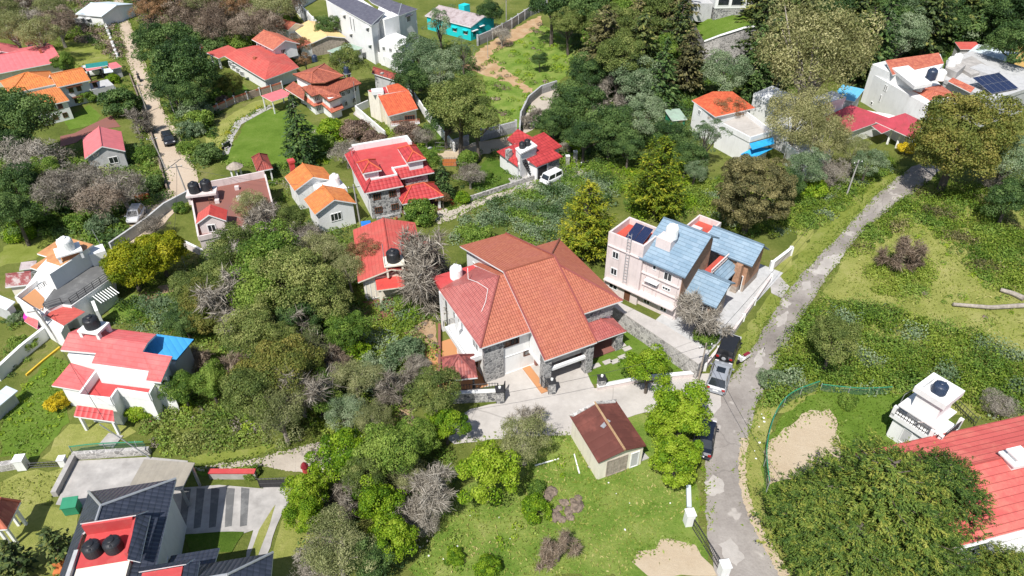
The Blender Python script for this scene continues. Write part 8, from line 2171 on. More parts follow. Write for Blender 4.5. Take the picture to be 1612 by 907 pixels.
# ------------------------------------------------------------------ trees: kind, crown centre, crown radius (photo pixels), what singles it out
T = [
# left
('broad_dark', 34, 184, 46, 'big dark green tree at the left edge before the ochre villa'), ('broad_dark', 12, 232, 32, 'dark green tree at the left edge below the biggest dark one'),
('shrub_dark', 190, 166, 27, 'round dark green tree between the ochre villa and dirt road'), ('shrub_bright', 177, 125, 10, 'small clipped bright green bush near the pale blue canopy'),
('shrub_mid', 136, 154, 13, 'olive green bush against the white ochre-roofed villa'), ('broad_mid', 100, 100, 15, 'leafy green tree at the corner of the pink roofed bungalow'),
('shrub_mid', 106, 52, 15, 'green bush before the grey stone wall, top left'), ('shrub_mid', 85, 108, 9, 'small green bush between pink roof and ochre roofs'),
('broad_dark', 256, 70, 34, 'tallest dark green tree leaning over the dirt road'), ('broad_dark', 288, 105, 42, 'broad dark green tree next to the tallest one by the dirt road'), ('broad_dark', 272, 140, 27, 'dark green tree nearest the dirt road in its row'), ('broad_dark', 300, 145, 26, 'dark green tree at the lower end of the row by the dirt road'),
('shrub_silver', 305, 172, 24, 'white flowering tree above the garden fence'), ('shrub_mid', 315, 190, 20, 'green bush below the white flowering tree'), ('shrub_silver', 300, 205, 17, 'pale green bush at the dirt road edge opposite the black car'),
('shrub_dark', 326, 243, 20, 'dark round bush at the foot of the curving garden path'), ('shrub_mid', 298, 232, 14, 'green bush between dirt road and garden path'),
('broad_gold', 364, 133, 17, 'olive yellow tree in the scarlet bungalow garden'), ('shrub_dark', 338, 128, 16, 'dark shrub at the porch end of the scarlet bungalow'), ('shrub_mid', 345, 150, 12, 'green shrub behind the red brick fence'), ('shrub_purple', 352, 158, 9, 'reddish shrub behind the red brick fence'),
('twiggy_grey', 55, 255, 42, 'wide grey bare tree left of the dark green treetop'), ('twiggy_grey', 128, 284, 36, 'grey bare tree below the pink gabled house'), ('twiggy_grey', 190, 295, 38, 'grey bare tree between the pink gabled house and dirt road'), ('twiggy_grey', 95, 300, 38, 'grey bare tree in the middle of the left thicket'), ('bare_pale', 214, 192, 20, 'thin pale bare tree behind the pink gabled house'), ('twiggy_brown', 160, 318, 34, 'brownish bare tree near the rusty orange gate'),
('broad_mid', 74, 270, 24, 'mid green tree among the grey bare trees, left'), ('broad_dark', 24, 290, 32, 'dark green tree at the left edge among grey bare trees'), ('shrub_mid', 228, 245, 16, 'green bush at the dirt road below the pink gabled house'), ('shrub_dark', 240, 290, 16, 'dark bush along the dirt road wall'),
('broad_dark', 22, 338, 34, 'dark green bushy tree at the left edge above the small field'), ('shrub_mid', 62, 340, 26, 'green bush above the small field, left'), ('shrub_dark', 104, 322, 26, 'dark bush above the small field, left'), ('shrub_silver', 160, 352, 22, 'silvery green bush beside the silver car'), ('shrub_mid', 125, 350, 20, 'green bush left of the silvery one near the silver car'), ('shrub_bright', 35, 365, 20, 'bright bush at the edge of the small field, left'),
('shrub_silver', 74, 318, 22, 'pale silvery bush in the left thicket'), ('twiggy_grey', 240, 355, 20, 'low grey bare bush inside the bend of the dirt road'), ('shrub_mid', 283, 328, 11, 'bush beside the round paved seat near the terrace house'),
('round_lime', 204, 418, 38, 'round yellow green tree, left of the pair by the steps'), ('round_lime', 250, 398, 35, 'round yellow green tree, right of the pair by the steps'),
('bare_brown', 320, 562, 26, 'brown leafless bush beside the blue sheet roof'), ('shrub_yellow', 91, 636, 17, 'golden yellow bush at the corner of the red terrace house'), ('shrub_bright', 222, 650, 18, 'yellow green bush with pink flowers before the red terrace'), ('shrub_silver', 28, 500, 12, 'dark bush below the white flat roofed house, left edge'), ('shrub_mid', 40, 540, 18, 'bush over the meadow wall at the left edge'),
('young_cypress', 88, 858, 30, 'dark conifer on the lawn beside the dark slate roof'), ('young_cypress', 26, 882, 34, 'dark conifer in the bottom left corner'), ('shrub_mid', 395, 745, 12, 'small bush by the red banded wall'),
# top middle
('broad_dark', 516, 42, 17, 'leafy green tree before the white mansion courtyard wall'), ('broad_olive', 545, 98, 26, 'olive tree between green shed and terracotta roofs'), ('sparse_rust', 470, 72, 17, 'rust leaved tree in front of the pale yellow roof'), ('sparse_rust', 480, 95, 12, 'small rust leaved tree beside the scarlet roof corner'),
('dark_spruce', 470, 212, 32, 'tall dark conifer on the garden lawn'), ('shrub_bright', 522, 205, 20, 'bright green bush below the terracotta house'), ('shrub_mid', 508, 228, 20, 'green bush right of the dark conifer'), ('shrub_purple', 562, 208, 24, 'purple brown bush beside the walled white yard'), ('shrub_purple', 590, 226, 22, 'purple brown bush above the stone villa'), ('shrub_purple', 640, 212, 22, 'purple brown bush below the orange tiled cream house'), ('twiggy_grey', 545, 240, 24, 'grey bare bush above the orange gables'), ('twiggy_grey', 670, 215, 16, 'grey bare bush near the small back lawn'),
('broad_silver', 658, 92, 34, 'big grey green tree below the white mansion'), ('broad_silver', 690, 112, 32, 'grey green tree right of the big one below the mansion'), ('broad_dark', 650, 125, 26, 'dark tree behind the orange tiled cream house'), ('sparse_silver', 692, 38, 24, 'tall thin tree between mansion and turquoise house'), ('sparse_silver', 728, 80, 18, 'thin dark tree in front of the turquoise house'),
('broad_olive', 722, 165, 44, 'big olive dark tree beside the slanting white wall'), ('broad_olive', 752, 190, 34, 'olive tree on the right of the big olive one'), ('broad_dark', 700, 190, 28, 'dark tree low beside the slanting white wall'), ('twiggy_grey', 740, 275, 22, 'pale weeping tree in the crimson roofed garden'), ('broad_mid', 672, 255, 20, 'green tree at the right of the red roof terrace'), ('dark_spruce', 697, 288, 18, 'narrow dark conifer beside the red porch roof'), ('shrub_mid', 735, 250, 16, 'bush hedge along the earthen lane'), ('shrub_mid', 768, 275, 8, 'small round bush on the crimson roofed garden lawn'), ('shrub_bright', 900, 235, 16, 'bright green bush behind the entrance pillars'), ('sparse_rust', 697, 312, 12, 'orange leaved bush beside the red porch'), ('shrub_bright', 728, 312, 12, 'bright bush beside the red flowering one at the lane'), ('shrub_mid', 660, 335, 24, 'green tree in front of the stone villa'),
('broad_dark', 850, 95, 11, 'lone dark bush on the grass slope'), ('broad_olive', 896, 38, 24, 'dark olive tree at the top of the grass slope'), ('broad_dark', 770, 20, 18, 'green tree beyond the block wall at the top'), ('twiggy_grey', 790, 55, 16, 'grey bare bush at the block wall'), ('broad_mid', 938, 65, 18, 'light green bush beside the pines above the slope'), ('bare_pale', 838, 185, 14, 'bare sapling beside the levelled plot'),
# middle wood
('bare_pale', 975, 145, 38, 'pale leafless tree with white limbs in the middle wood'), ('broad_silver', 1012, 122, 36, 'silver green tree right of the pale leafless tree'), ('broad_dark', 925, 120, 28, 'dark tree left of the pale leafless tree'), ('broad_dark', 905, 165, 34, 'dark tree above the levelled plot'), ('broad_dark', 962, 200, 34, 'dark tree in the middle wood above the golden cypresses'), ('broad_silver', 1010, 185, 36, 'grey green tree above the taller golden cypress'), ('broad_dark', 872, 195, 24, 'dark tree behind the crimson roofs'), ('broad_dark', 920, 215, 28, 'dark tree behind the entrance pillars'), ('broad_dark', 1055, 215, 26, 'dark tree left of the orange roofed white house'), ('dark_spruce', 1042, 130, 34, 'dark spruce in the middle wood'), ('brown_pine', 1084, 108, 30, 'bronze tinted pine below the high stone wall'), ('broad_silver', 1145, 116, 34, 'grey green tree below the high stone wall'), ('sparse_rust', 1066, 205, 14, 'reddish bush near the hidden green shed'), ('twiggy_grey', 890, 232, 12, 'grey bush at the rear of the crimson roofs'), ('broad_dark', 990, 232, 24, 'low dark tree left behind the taller golden cypress'), ('broad_dark', 1082, 245, 24, 'low dark tree below the orange roofed white house'), ('broad_silver', 1095, 268, 18, 'silvery bush right of the taller golden cypress'),
('gold_cypress', 1036, 290, 56, 'taller golden yellow cypress behind the blue roofed house'), ('gold_cypress', 923, 358, 56, 'golden yellow cypress beside the villa roof'),
('bronze_round', 1187, 302, 56, 'big bronze brown conifer by the road above the blue roofed house'), ('sparse_rust', 1144, 175, 25, 'rust topped tree before the orange roofed white house'), ('sparse_silver', 1112, 215, 28, 'airy grey tree before the white wall of the orange roofed house'),
('airy_euca', 1285, 82, 74, 'huge pale olive eucalyptus towering over the right hand houses'), ('airy_euca', 1240, 60, 42, 'left part of the great eucalyptus clump'), ('airy_euca', 1255, 185, 42, 'eucalyptus in front of the white terraces'), ('airy_euca', 1300, 215, 36, 'lower eucalyptus before the maroon roofs'), ('broad_silver', 1270, 265, 30, 'grey green bush below the white terraces'), ('twiggy_grey', 1312, 272, 26, 'grey bare bush by the roadside pole'), ('broad_silver', 1366, 258, 24, 'silver green tree at the roadside pole'), ('rough_olive', 1345, 235, 24, 'olive bush below the maroon roofs'), ('shrub_yellow', 1426, 236, 13, 'yellow flowering bush at the end of the road'), ('broad_dark', 1240, 290, 22, 'dark bush right of the bronze conifer'), ('shrub_bright', 1280, 300, 20, 'bright bush left of the roadside pole'),
('broad_gold', 1512, 222, 72, 'big golden brown tree at the end of the road'), ('broad_silver', 1588, 250, 42, 'grey green tree at the right edge beside the golden brown one'), ('broad_dark', 1592, 312, 32, 'dark green tree at the right edge above the dry field'), ('twiggy_grey', 1560, 285, 18, 'grey bush below the golden brown tree'), ('broad_silver', 1548, 85, 14, 'small tree in front of the grey sheet roof'), ('shrub_dark', 1568, 108, 9, 'dark bush beside the solar panels'),
('bare_brown', 1421, 400, 28, 'brown dead bush standing in the shrub land, right'), ('broad_olive', 1315, 535, 36, 'olive tree rising from the shrub slope, right'), ('shrub_silver', 1215, 598, 18, 'round dark green bush at the right road edge'), ('shrub_mid', 1335, 632, 14, 'bush on the lawn beside the sandy patch'), ('twiggy_grey', 1575, 640, 24, 'grey bush above the broad red roof'),
('big_cypress', 1372, 800, 118, 'huge spreading cypress over the sandy lawn, lower right'), ('big_cypress', 1285, 815, 82, 'cypress crown nearest the road, left of the huge one'), ('big_cypress', 1470, 785, 84, 'cypress crown spreading onto the broad red roof'), ('big_cypress', 1330, 878, 88, 'cypress crown below the huge one at the bottom edge'), ('big_cypress', 1436, 862, 84, 'cypress crown at the bottom edge left of the broad red roof'), ('big_cypress', 1585, 912, 58, 'golden green cypress in the bottom right corner'), ('big_cypress', 1500, 915, 45, 'low cypress below the broad red roof'),
# centre
('broad_olive', 366, 398, 40, 'olive tree in front of the brown terrace house'), ('broad_mid', 428, 405, 48, 'broad green treetop below the orange gables'), ('broad_olive', 470, 440, 52, 'biggest olive green tree left of the scarlet bungalow'), ('broad_mid', 415, 460, 44, 'green tree in the middle of the central grove'), ('twiggy_grey', 420, 345, 32, 'grey bare tree between brown terrace and orange gables'), ('rough_olive', 395, 325, 26, 'thin grey green tree over the brown terrace'), ('twiggy_grey', 480, 378, 34, 'grey bare tree below the orange gables'), ('broad_olive', 516, 470, 38, 'olive tree nearest the scarlet bungalow'), ('broad_gold', 336, 482, 42, 'yellow brown tree at the left of the central grove'), ('broad_olive', 350, 440, 36, 'grey olive tree behind the yellow brown one'), ('rough_olive', 505, 395, 30, 'grey olive tree left of the scarlet roof'), ('sparse_rust', 560, 400, 20, 'rust leaved tree over the scarlet roof edge'), ('broad_olive', 395, 520, 40, 'grey green tree in the lower central grove'), ('broad_dark', 470, 500, 36, 'dark tree in the lower central grove'), ('broad_dark', 290, 505, 26, 'dark bush left of the central grove'),
('bare_pale', 688, 425, 56, 'pale leafless tree before the scarlet bungalow'), ('twiggy_grey', 668, 440, 26, 'grey twiggy tree beside the pale leafless one'), ('shrub_mid', 755, 375, 22, 'flowering green bush behind the villa water tank'), ('shrub_mid', 645, 478, 20, 'green bush below the scarlet porch'),
('broad_gold', 445, 590, 60, 'broad brown gold tree above the lane, lower left of centre'), ('broad_olive', 400, 620, 44, 'grey olive tree left of the brown gold one'), ('rough_olive', 440, 650, 44, 'grey brown tree above the lane'), ('rough_olive', 480, 560, 36, 'grey olive tree behind the brown gold one'), ('bare_brown', 375, 570, 30, 'brown leafless tree left of the brown gold one'),
('broad_olive', 684, 618, 38, 'olive tree covering the villa wall corner'), ('broad_bright', 702, 668, 28, 'bright green tree below the villa wall corner'), ('broad_silver', 545, 650, 30, 'silver green tree beside the lane end'), ('shrub_silver', 640, 555, 28, 'silvery bush on the slope left of the villa'), ('twiggy_grey', 655, 575, 20, 'grey dead bush on the slope left of the villa'), ('shrub_silver', 590, 585, 28, 'silvery bush on the slope, farther from the villa'),
('broad_bright', 540, 715, 38, 'lime green tree at the end of the lane'), ('broad_mid', 608, 712, 42, 'mid green tree beside the lime green one'), ('broad_bright', 482, 775, 30, 'lime green tree beside the black panelled gate'), ('broad_bright', 478, 815, 26, 'lime green tree below the one at the gate'), ('broad_bright', 592, 790, 34, 'yellow green tree in the lower grove'), ('broad_bright', 618, 848, 34, 'yellow green tree near the bottom edge'), ('bare_pale', 672, 782, 40, 'grey leafless tree at the edge of the rough grass'), ('twiggy_grey', 668, 820, 26, 'grey tangle below the leafless tree'), ('bare_pale', 545, 790, 46, 'leafless tree in the lower grove'), ('rough_olive', 530, 865, 50, 'grey olive tree at the bottom edge'), ('twiggy_grey', 500, 885, 40, 'grey bare tree at the bottom edge'), ('rough_olive', 640, 745, 26, 'grey green tree behind the leafless tree'), ('broad_dark', 585, 880, 34, 'dark tree at the bottom edge'),
('broad_bright', 768, 745, 42, 'bright green tree on the rough grass left of the shed'), ('rough_olive', 826, 690, 38, 'pale olive tree over the driveway left of the shed'), ('bare_pale', 825, 660, 26, 'leafless tree against the pale driveway'), ('shrub_bright', 845, 802, 22, 'bright bush beside the rubble heap'), ('bare_brown', 880, 870, 26, 'dead brown bush on the rough grass'), ('shrub_bright', 716, 876, 14, 'broad leaved bush on the rough grass'), ('shrub_bright', 770, 892, 18, 'broad leaved bush at the bottom edge'),
('broad_bright', 1076, 648, 40, 'bright green tree over the dark navy car'), ('broad_bright', 1052, 660, 30, 'bright green tree beside the tin roofed shed'), ('broad_bright', 1064, 722, 36, 'bright green tree nearer the white gate post'), ('broad_bright', 1022, 582, 32, 'sparse bright tree at the villa garden wall'), ('bare_pale', 1100, 492, 34, 'pale leafless tree before the blue roofed porch'), ('shrub_mid', 1112, 530, 18, 'green bush under the pale leafless tree at the porch'), ('shrub_mid', 988, 506, 6, 'small bush at the foot of the retaining wall'), ('shrub_mid', 845, 770, 14, 'low bush behind the bright one at the rubble heap'),
('broad_olive', 440, 540, 32, 'olive tree between olive grove and brown gold tree'), ('broad_mid', 545, 520, 30, 'green tree on the slope below the scarlet porch'), ('broad_olive', 300, 455, 30, 'olive tree at the left end of the central grove'), ('rough_olive', 560, 600, 34, 'grey olive tree on the slope, lower left of the villa'), ('broad_mid', 500, 620, 30, 'green tree right of the brown gold one'), ('bare_pale', 610, 615, 42, 'leafless tree on the slope above the lime green tree'), ('broad_mid', 330, 600, 26, 'green tree right of the red terrace house'), ('broad_mid', 285, 610, 26, 'green tree beside the red terrace house'), ('rough_olive', 585, 660, 30, 'olive tree behind the lime green tree'), ('shrub_bright', 555, 560, 26, 'bright bush in the middle of the slope'), ('broad_olive', 575, 745, 34, 'olive tree between the lime green trees'), ('broad_mid', 655, 690, 30, 'green tree left of the pale driveway'), ('bare_brown', 520, 560, 28, 'brown leafless tree below the olive grove'), ('broad_olive', 455, 350, 26, 'olive tree below the orange chimney'), ('sparse_rust', 580, 398, 26, 'rusty sparse tree over the left of the scarlet roof'), ('rough_olive', 548, 425, 26, 'grey olive tree at the left wall of the scarlet bungalow'), ('bare_pale', 655, 405, 44, 'leafless tree against the right of the scarlet roof'), ('bare_pale', 385, 475, 50, 'leafless tree in the middle of the central grove'), ('bare_pale', 500, 535, 50, 'leafless tree at the lower edge of the central grove'), ('bare_pale', 425, 368, 46, 'leafless tree behind the central grove'), ('bare_pale', 470, 610, 48, 'leafless tree in front of the brown gold one'),
]
for k, x, y, r, lb in T: tree(k, x, y, r, lb)
# look-alikes that nothing tells apart: the bare brown wood along the top left and the dark pine wood along the top right
for x, y in ((232, 14), (262, 4), (290, 22), (318, 6), (345, 24), (372, 8), (400, 26), (428, 10), (455, 4), (330, 42), (385, 44), (420, 42)):
    tree(('twiggy_brown', 'twiggy_grey', 'sparse_rust', 'rough_olive', 'twiggy_brown')[x % 5], x, y, 22 + (x * 7 % 9), 'bare brown tree in the leafless wood along the top edge, right of the dirt road', group='leafless wood at the top edge')
for x, y in ((5, 20), (30, 8), (55, 30), (80, 14), (20, 45), (62, 55), (90, 40)):
    tree(('twiggy_brown', 'twiggy_grey', 'rough_olive')[x % 3], x, y, 22 + x % 7, 'brown bare bush in the leafless thicket in the top left corner', group='leafless thicket top left')
for x, y, k in ((350, 60, 'shrub_silver'), (372, 66, 'shrub_mid'), (396, 56, 'shrub_mid'), (430, 32, 'shrub_mid'), (325, 60, 'shrub_dark'), (450, 28, 'shrub_mid'), (340, 74, 'shrub_dark'), (300, 58, 'shrub_dark')):
    tree(k, x, y, 18, 'green bush along the lower edge of the leafless wood at the top', group='bushes below the leafless wood')
for x, y, k in ((955, 8, 'dark_pine'), (985, 25, 'broad_mid'), (1015, 8, 'broad_dark'), (1000, 62, 'brown_pine'), (1030, 30, 'broad_olive'), (965, 48, 'broad_olive'), (1050, 55, 'brown_pine'), (1062, 20, 'brown_pine'), (1040, 85, 'broad_mid'), (925, 15, 'broad_dark'), (870, 8, 'broad_dark'), (950, 85, 'brown_pine'), (1066, 78, 'dark_pine'), (975, 90, 'broad_olive'), (1010, 95, 'dark_pine')):
    tree(k, x, y, 30 + x % 8, 'tree in the dense dark stand left of the high stone wall, top of photo', 1.05, group='pine stand at the top')
for x, y, k in ((1205, 20, 'dark_pine'), (1235, 5, 'dark_pine'), (1270, 14, 'broad_dark'), (1300, 2, 'dark_pine'), (1330, 18, 'dark_pine'), (1360, 6, 'broad_dark'), (1350, 45, 'dark_pine'), (1385, 30, 'broad_dark'), (1440, 12, 'dark_pine'), (1475, 22, 'broad_dark'), (1462, 45, 'dark_pine'), (1200, 62, 'dark_pine'), (1215, 95, 'dark_pine'), (1190, 110, 'dark_spruce'), (1385, 70, 'dark_spruce'), (1360, 80, 'dark_pine'), (1420, 58, 'broad_silver'), (1408, 25, 'broad_silver'), (1500, 5, 'dark_pine'), (1560, 12, 'broad_dark'), (1600, 20, 'broad_dark'), (1535, 50, 'shrub_silver'), (1600, 70, 'broad_dark'), (1580, 50, 'shrub_dark'), (1510, 48, 'shrub_dark'), (1640, 40, 'dark_pine'), (1250, 30, 'dark_pine'), (1310, 30, 'broad_dark')):
    tree(k, x, y, 30 + x % 9, 'dark tree in the dense wood along the top right edge', 1.05, group='dense wood at the top right')
for x, y in ((1475, 50), (1255, 40), (1380, 60)): pass
# a second ring of the same woods just beyond the frame, seen when one steps aside
# ------------------------------------------------------------------ low growth nobody could count
thicket('shrub_growth', [(1200, 640), (1240, 540), (1290, 470), (1400, 490), (1500, 520), (1612, 560), (1700, 640), (1612, 670), (1560, 660), (1500, 625), (1400, 615), (1290, 610)], 'leaf_fresh', 1.35, (0.4, 1.5), 1.3, 70, 0.30, mix=['leaf_mid', 'leaf_silver'])
thicket('shrub_growth', [(1335, 395), (1365, 362), (1412, 322), (1470, 288), (1612, 300), (1680, 380), (1680, 460), (1560, 455), (1500, 400), (1440, 345), (1390, 380), (1350, 410)], 'leaf_fresh', 1.3, (0.35, 1.35), 1.15, 60, 0.32, bare=0.08, mix=['leaf_mid', 'leaf_bronze'])
thicket('shrub_growth', [(1360, 430), (1400, 398), (1470, 415), (1465, 440), (1450, 480), (1390, 470), (1370, 450)], 'leaf_fresh', 1.6, (0.5, 1.0), 1.0, 60, 0.28, mix=['leaf_mid'])
thicket('scattered_shrubs', [(1340, 440), (1460, 340), (1612, 440), (1700, 560), (1560, 520), (1460, 470), (1370, 480)], 'leaf_mid', 0.16, (0.25, 0.6), 0.8, 45, 0.26, mix=['leaf_bright'])
thicket('lantana_growth', [(700, 380), (740, 335), (820, 300), (930, 275), (975, 300), (965, 330), (880, 345), (880, 400), (840, 385), (790, 355), (720, 380)], 'leaf_silver', 1.1, (0.6, 1.2), 1.0, 70, 0.32, mix=['leaf_mid', 'leaf_dark'])
thicket('shrub_growth', [(880, 262), (960, 240), (1090, 262), (1110, 290), (1095, 345), (1000, 345), (975, 300), (920, 275), (870, 290)], 'leaf_mid', 1.0, (0.5, 1.2), 0.9, 60, 0.32, mix=['leaf_bright', 'leaf_dark'])
thicket('shrub_growth', [(1090, 300), (1130, 280), (1260, 300), (1330, 285), (1400, 250), (1410, 262), (1330, 330), (1262, 372), (1240, 380), (1180, 368), (1110, 345)], 'leaf_fresh', 1.2, (0.5, 1.2), 0.9, 60, 0.32, mix=['leaf_mid', 'leaf_silver'])
thicket('shrub_growth', [(510, 530), (600, 480), (700, 465), (692, 500), (650, 515), (640, 600), (620, 660), (560, 690), (500, 680), (520, 600)], 'leaf_fresh', 1.2, (0.5, 1.1), 0.9, 65, 0.30, mix=['leaf_silver', 'leaf_mid'])
thicket('shrub_growth', [(222, 690), (240, 640), (290, 590), (345, 560), (420, 690), (400, 702), (290, 715), (240, 712)], 'leaf_mid', 1.1, (0.4, 1.0), 0.9, 60, 0.28, mix=['leaf_olive', 'leaf_bright'])
thicket('lantana_growth', [(165, 515), (180, 480), (250, 465), (300, 480), (300, 530), (300, 560), (240, 525), (190, 512)], 'leaf_silver', 1.4, (0.5, 0.9), 0.9, 60, 0.26, mix=['leaf_mid'])
thicket('undergrowth', [(290, 430), (360, 370), (540, 360), (575, 420), (590, 480), (520, 540), (470, 600), (350, 560), (300, 520)], 'leaf_mid', 0.7, (0.5, 1.1), 0.8, 50, 0.32, mix=['leaf_dark', 'leaf_euca'])
thicket('undergrowth', [(0, 240), (120, 240), (240, 230), (262, 310), (200, 345), (190, 390), (150, 400), (100, 372), (0, 380)], 'leaf_mid', 0.6, (0.6, 1.4), 0.8, 50, 0.4, mix=['leaf_dark', 'leaf_euca'])
thicket('undergrowth', [(490, 700), (560, 690), (700, 700), (720, 760), (690, 830), (640, 907), (460, 907), (500, 800)], 'leaf_dark', 0.6, (0.5, 1.0), 0.7, 50, 0.30, mix=['leaf_mid', 'twig'])
thicket('undergrowth', [(0, 0), (175, 0), (195, 95), (100, 50), (0, 62)], 'twig_brown', 0.35, (0.8, 1.8), 0.7, 55, 0.5, mix=['leaf_olive', 'leaf_dark'])
thicket('undergrowth', [(195, -20), (500, -20), (470, 15), (440, 45), (370, 70), (320, 80), (235, 55)], 'twig_brown', 0.4, (0.8, 1.8), 0.8, 50, 0.5, mix=['leaf_olive', 'leaf_dark'])
thicket('undergrowth', [(860, -10), (1120, -10), (1110, 60), (1180, 120), (1090, 180), (1090, 250), (880, 260), (860, 190), (900, 140), (905, 60)], 'leaf_dark', 0.4, (0.8, 1.8), 0.7, 50, 0.5, mix=['leaf_mid', 'leaf_olive'])
thicket('undergrowth', [(1190, -10), (1700, -10), (1700, 60), (1500, 90), (1350, 100), (1200, 150), (1170, 100)], 'leaf_dark', 0.32, (0.8, 1.8), 0.6, 50, 0.5, mix=['leaf_mid', 'leaf_olive'])
thicket('slope_weeds', [(745, 85), (800, 70), (850, 38), (900, 60), (905, 110), (870, 140), (830, 200), (780, 215), (735, 190), (760, 130)], 'leaf_mid', 0.16, (0.4, 1.0), 0.6, 40, 0.4, mix=['leaf_bright', 'twig_brown'])
thicket('slope_weeds', [(600, 120), (690, 60), (745, 85), (760, 130), (735, 200), (700, 215), (655, 160)], 'leaf_dark', 0.35, (0.5, 1.2), 0.7, 40, 0.4, mix=['leaf_mid'])
thicket('undergrowth', [(60, 430), (160, 400), (300, 380), (300, 440), (330, 520), (280, 600), (200, 470), (150, 480)], 'leaf_mid', 0.3, (0.3, 0.9), 0.7, 40, 0.3, mix=['leaf_bright', 'leaf_euca'])
thicket('undergrowth', [(420, 255), (470, 258), (460, 330), (560, 345), (590, 350), (560, 380), (440, 370), (425, 300)], 'leaf_mid', 0.5, (0.4, 0.9), 0.8, 45, 0.3, mix=['leaf_dark', 'twig'])
thicket('undergrowth', [(520, 480), (620, 470), (690, 465), (692, 610), (650, 690), (500, 690), (480, 600)], 'leaf_mid', 0.5, (0.5, 1.2), 0.9, 50, 0.3, mix=['leaf_bright', 'leaf_euca'])
thicket('undergrowth', [(300, 560), (480, 560), (520, 690), (440, 700), (300, 712), (230, 690)], 'leaf_olive', 0.5, (0.5, 1.1), 0.9, 50, 0.3, mix=['leaf_mid', 'twig'])
thicket('garden_growth', [(445, 250), (520, 190), (640, 200), (680, 240), (555, 250), (450, 275)], 'leaf_mid', 0.35, (0.4, 0.9), 0.8, 45, 0.32, mix=['leaf_bright', 'twig'])
thicket('garden_growth', [(700, 250), (780, 235), (800, 262), (830, 285), (740, 320), (690, 330), (660, 300)], 'leaf_mid', 0.22, (0.4, 0.9), 0.8, 45, 0.32, mix=['leaf_dark'])
thicket('garden_growth', [(205, 70), (235, 90), (320, 95), (345, 175), (330, 260), (300, 270), (262, 180)], 'leaf_dark', 0.45, (0.5, 1.1), 0.8, 45, 0.36, mix=['leaf_mid'])
thicket('hedge', [(340, 242), (352, 212), (378, 184), (412, 165), (418, 168), (385, 190), (360, 216), (348, 244)], 'leaf_lime', 0.8, (0.25, 0.5), 0.8, 30, 0.26, mix=['leaf_mid'])
thicket('flower_bed', [(676, 318), (708, 312), (722, 322), (700, 332), (680, 332)], 'flower_red', 1.0, (0.3, 0.5), 0.9, 40, 0.2, mix=['leaf_mid'])
thicket('flower_bed', [(205, 660), (240, 655), (240, 668), (208, 672)], 'flower_pink', 0.8, (0.2, 0.4), 0.9, 30, 0.16, mix=['leaf_bright'])
thicket('flower_bed', [(586, 352), (630, 340), (632, 346), (590, 358)], 'leaf_mid', 1.4, (0.2, 0.4), 0.9, 40, 0.2, mix=['flower_red'])
thicket('roadside_weeds', [(1175, 690), (1205, 640), (1230, 612), (1215, 660), (1203, 720), (1203, 790), (1235, 860), (1225, 850), (1185, 780), (1176, 740)], 'leaf_bright', 0.35, (0.2, 0.45), 0.6, 30, 0.22, mix=['leaf_olive'])
thicket('roadside_weeds', [(1085, 770), (1110, 700), (1108, 770), (1112, 830), (1090, 825)], 'leaf_bright', 0.7, (0.2, 0.4), 0.6, 30, 0.22)
thicket('grass_weeds', [(690, 900), (730, 790), (800, 740), (860, 700), (905, 720), (900, 800), (780, 907)], 'leaf_bright', 0.22, (0.25, 0.6), 0.7, 40, 0.26, mix=['leaf_mid'])
thicket('meadow_weeds', [(0, 720), (0, 645), (60, 580), (112, 570), (110, 660), (60, 720)], 'leaf_bright', 0.5, (0.2, 0.45), 0.4, 30, 0.25, mix=['leaf_mid'])
thicket('edge_shrubs', [(0, 470), (30, 480), (60, 560), (0, 610)], 'leaf_mid', 0.4, (0.3, 0.7), 0.8, 40, 0.3, mix=['leaf_dark'])
thicket('roadside_hedge', [(172, 20), (197, 105), (240, 235), (250, 285), (240, 280), (208, 190), (178, 100)], 'leaf_mid', 0.4, (0.25, 0.55), 0.8, 40, 0.32, mix=['leaf_dark', 'twig'])
M['blade'] = leafm('blade', [(0.11, 0.15, 0.02), (0.20, 0.24, 0.04), (0.29, 0.30, 0.08), (0.40, 0.36, 0.15)], trans=0.3)
M['blade_green'] = leafm('blade_green', [(0.06, 0.11, 0.01), (0.11, 0.17, 0.018), (0.16, 0.22, 0.035), (0.22, 0.27, 0.07)], trans=0.3)
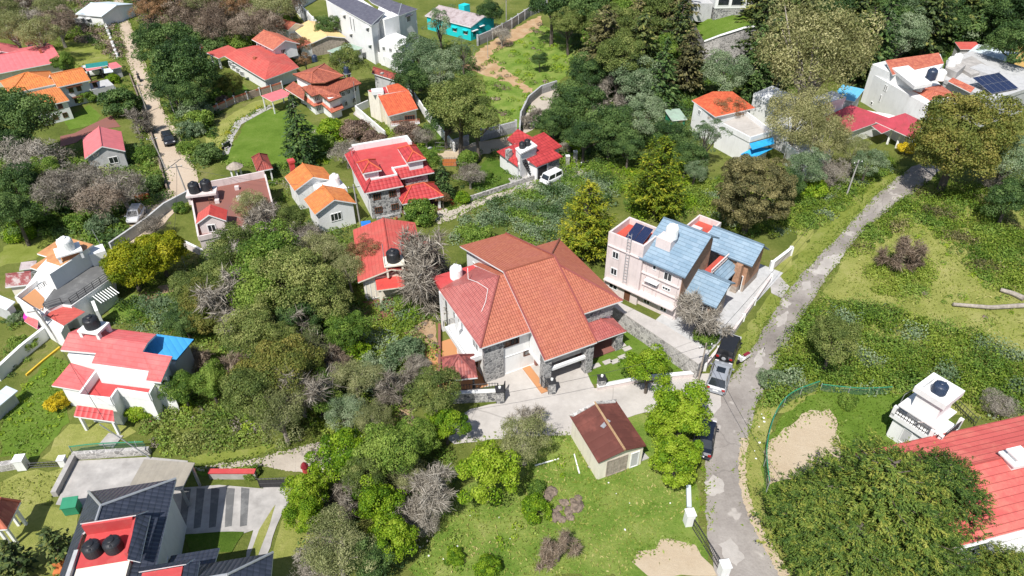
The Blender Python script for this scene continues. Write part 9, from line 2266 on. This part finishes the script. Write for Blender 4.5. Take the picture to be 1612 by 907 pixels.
tufts('grass', [(640, 907), (690, 830), (720, 770), (850, 700), (905, 690), (1000, 745), (1075, 720), (1085, 800), (1010, 860), (990, 907)], 'blade', 26)
tufts('grass', [(1300, 470), (1420, 330), (1612, 420), (1700, 560), (1612, 560), (1450, 500)], 'blade', 9, 0.28)
tufts('grass', [(1120, 600), (1190, 500), (1262, 400), (1375, 300), (1420, 266), (1424, 270), (1372, 312), (1316, 372), (1256, 434), (1212, 492), (1146, 592)], 'blade_green', 16)
tufts('grass', [(1205, 690), (1240, 640), (1290, 618), (1400, 620), (1480, 645), (1500, 700), (1340, 720), (1310, 645), (1262, 652)], 'blade_green', 22)
tufts('grass', [(935, 603), (930, 575), (985, 515), (1010, 517), (1040, 545), (1080, 580), (1000, 598)], 'blade_green', 26, 0.14, 0.08)
tufts('grass', [(0, 720), (0, 650), (40, 618), (85, 560), (112, 572), (105, 650), (60, 720)], 'blade_green', 24)
tufts('grass', [(0, 800), (0, 760), (95, 740), (80, 792)], 'blade', 20)

edge_tufts('grass', [[(1112, 700), (1110, 760), (1112, 830)], [(1150, 596), (1180, 555), (1224, 482), (1262, 432), (1320, 372), (1375, 312), (1425, 270)], [(1462, 285), (1412, 322), (1362, 362), (1327, 402), (1292, 452), (1256, 512), (1226, 562), (1200, 620), (1178, 680), (1170, 740), (1184, 800), (1209, 855), (1238, 907)], [(715, 700), (780, 692), (905, 685)], [(995, 885), (1005, 868), (1032, 865), (1040, 848), (1095, 858)], [(1207, 765), (1207, 700), (1255, 662), (1305, 644), (1333, 715)], [(300, 738), (405, 722), (500, 697)], [(318, 742), (412, 734)]], 'blade_green', 34)
edge_tufts('grass', [[(193, 0), (215, 60), (240, 130), (262, 180), (290, 230), (312, 278)], [(178, 0), (190, 60), (205, 110), (224, 180), (243, 240), (260, 285)], [(690, 353), (765, 320), (858, 296), (930, 271)], [(680, 340), (760, 312), (850, 285)], [(330, 200), (345, 245), (370, 192), (425, 165)], [(345, 255), (440, 262), (520, 255)], [(130, 108), (85, 85), (100, 60), (160, 52)]], 'blade_green', 22, 0.6, 0.36)
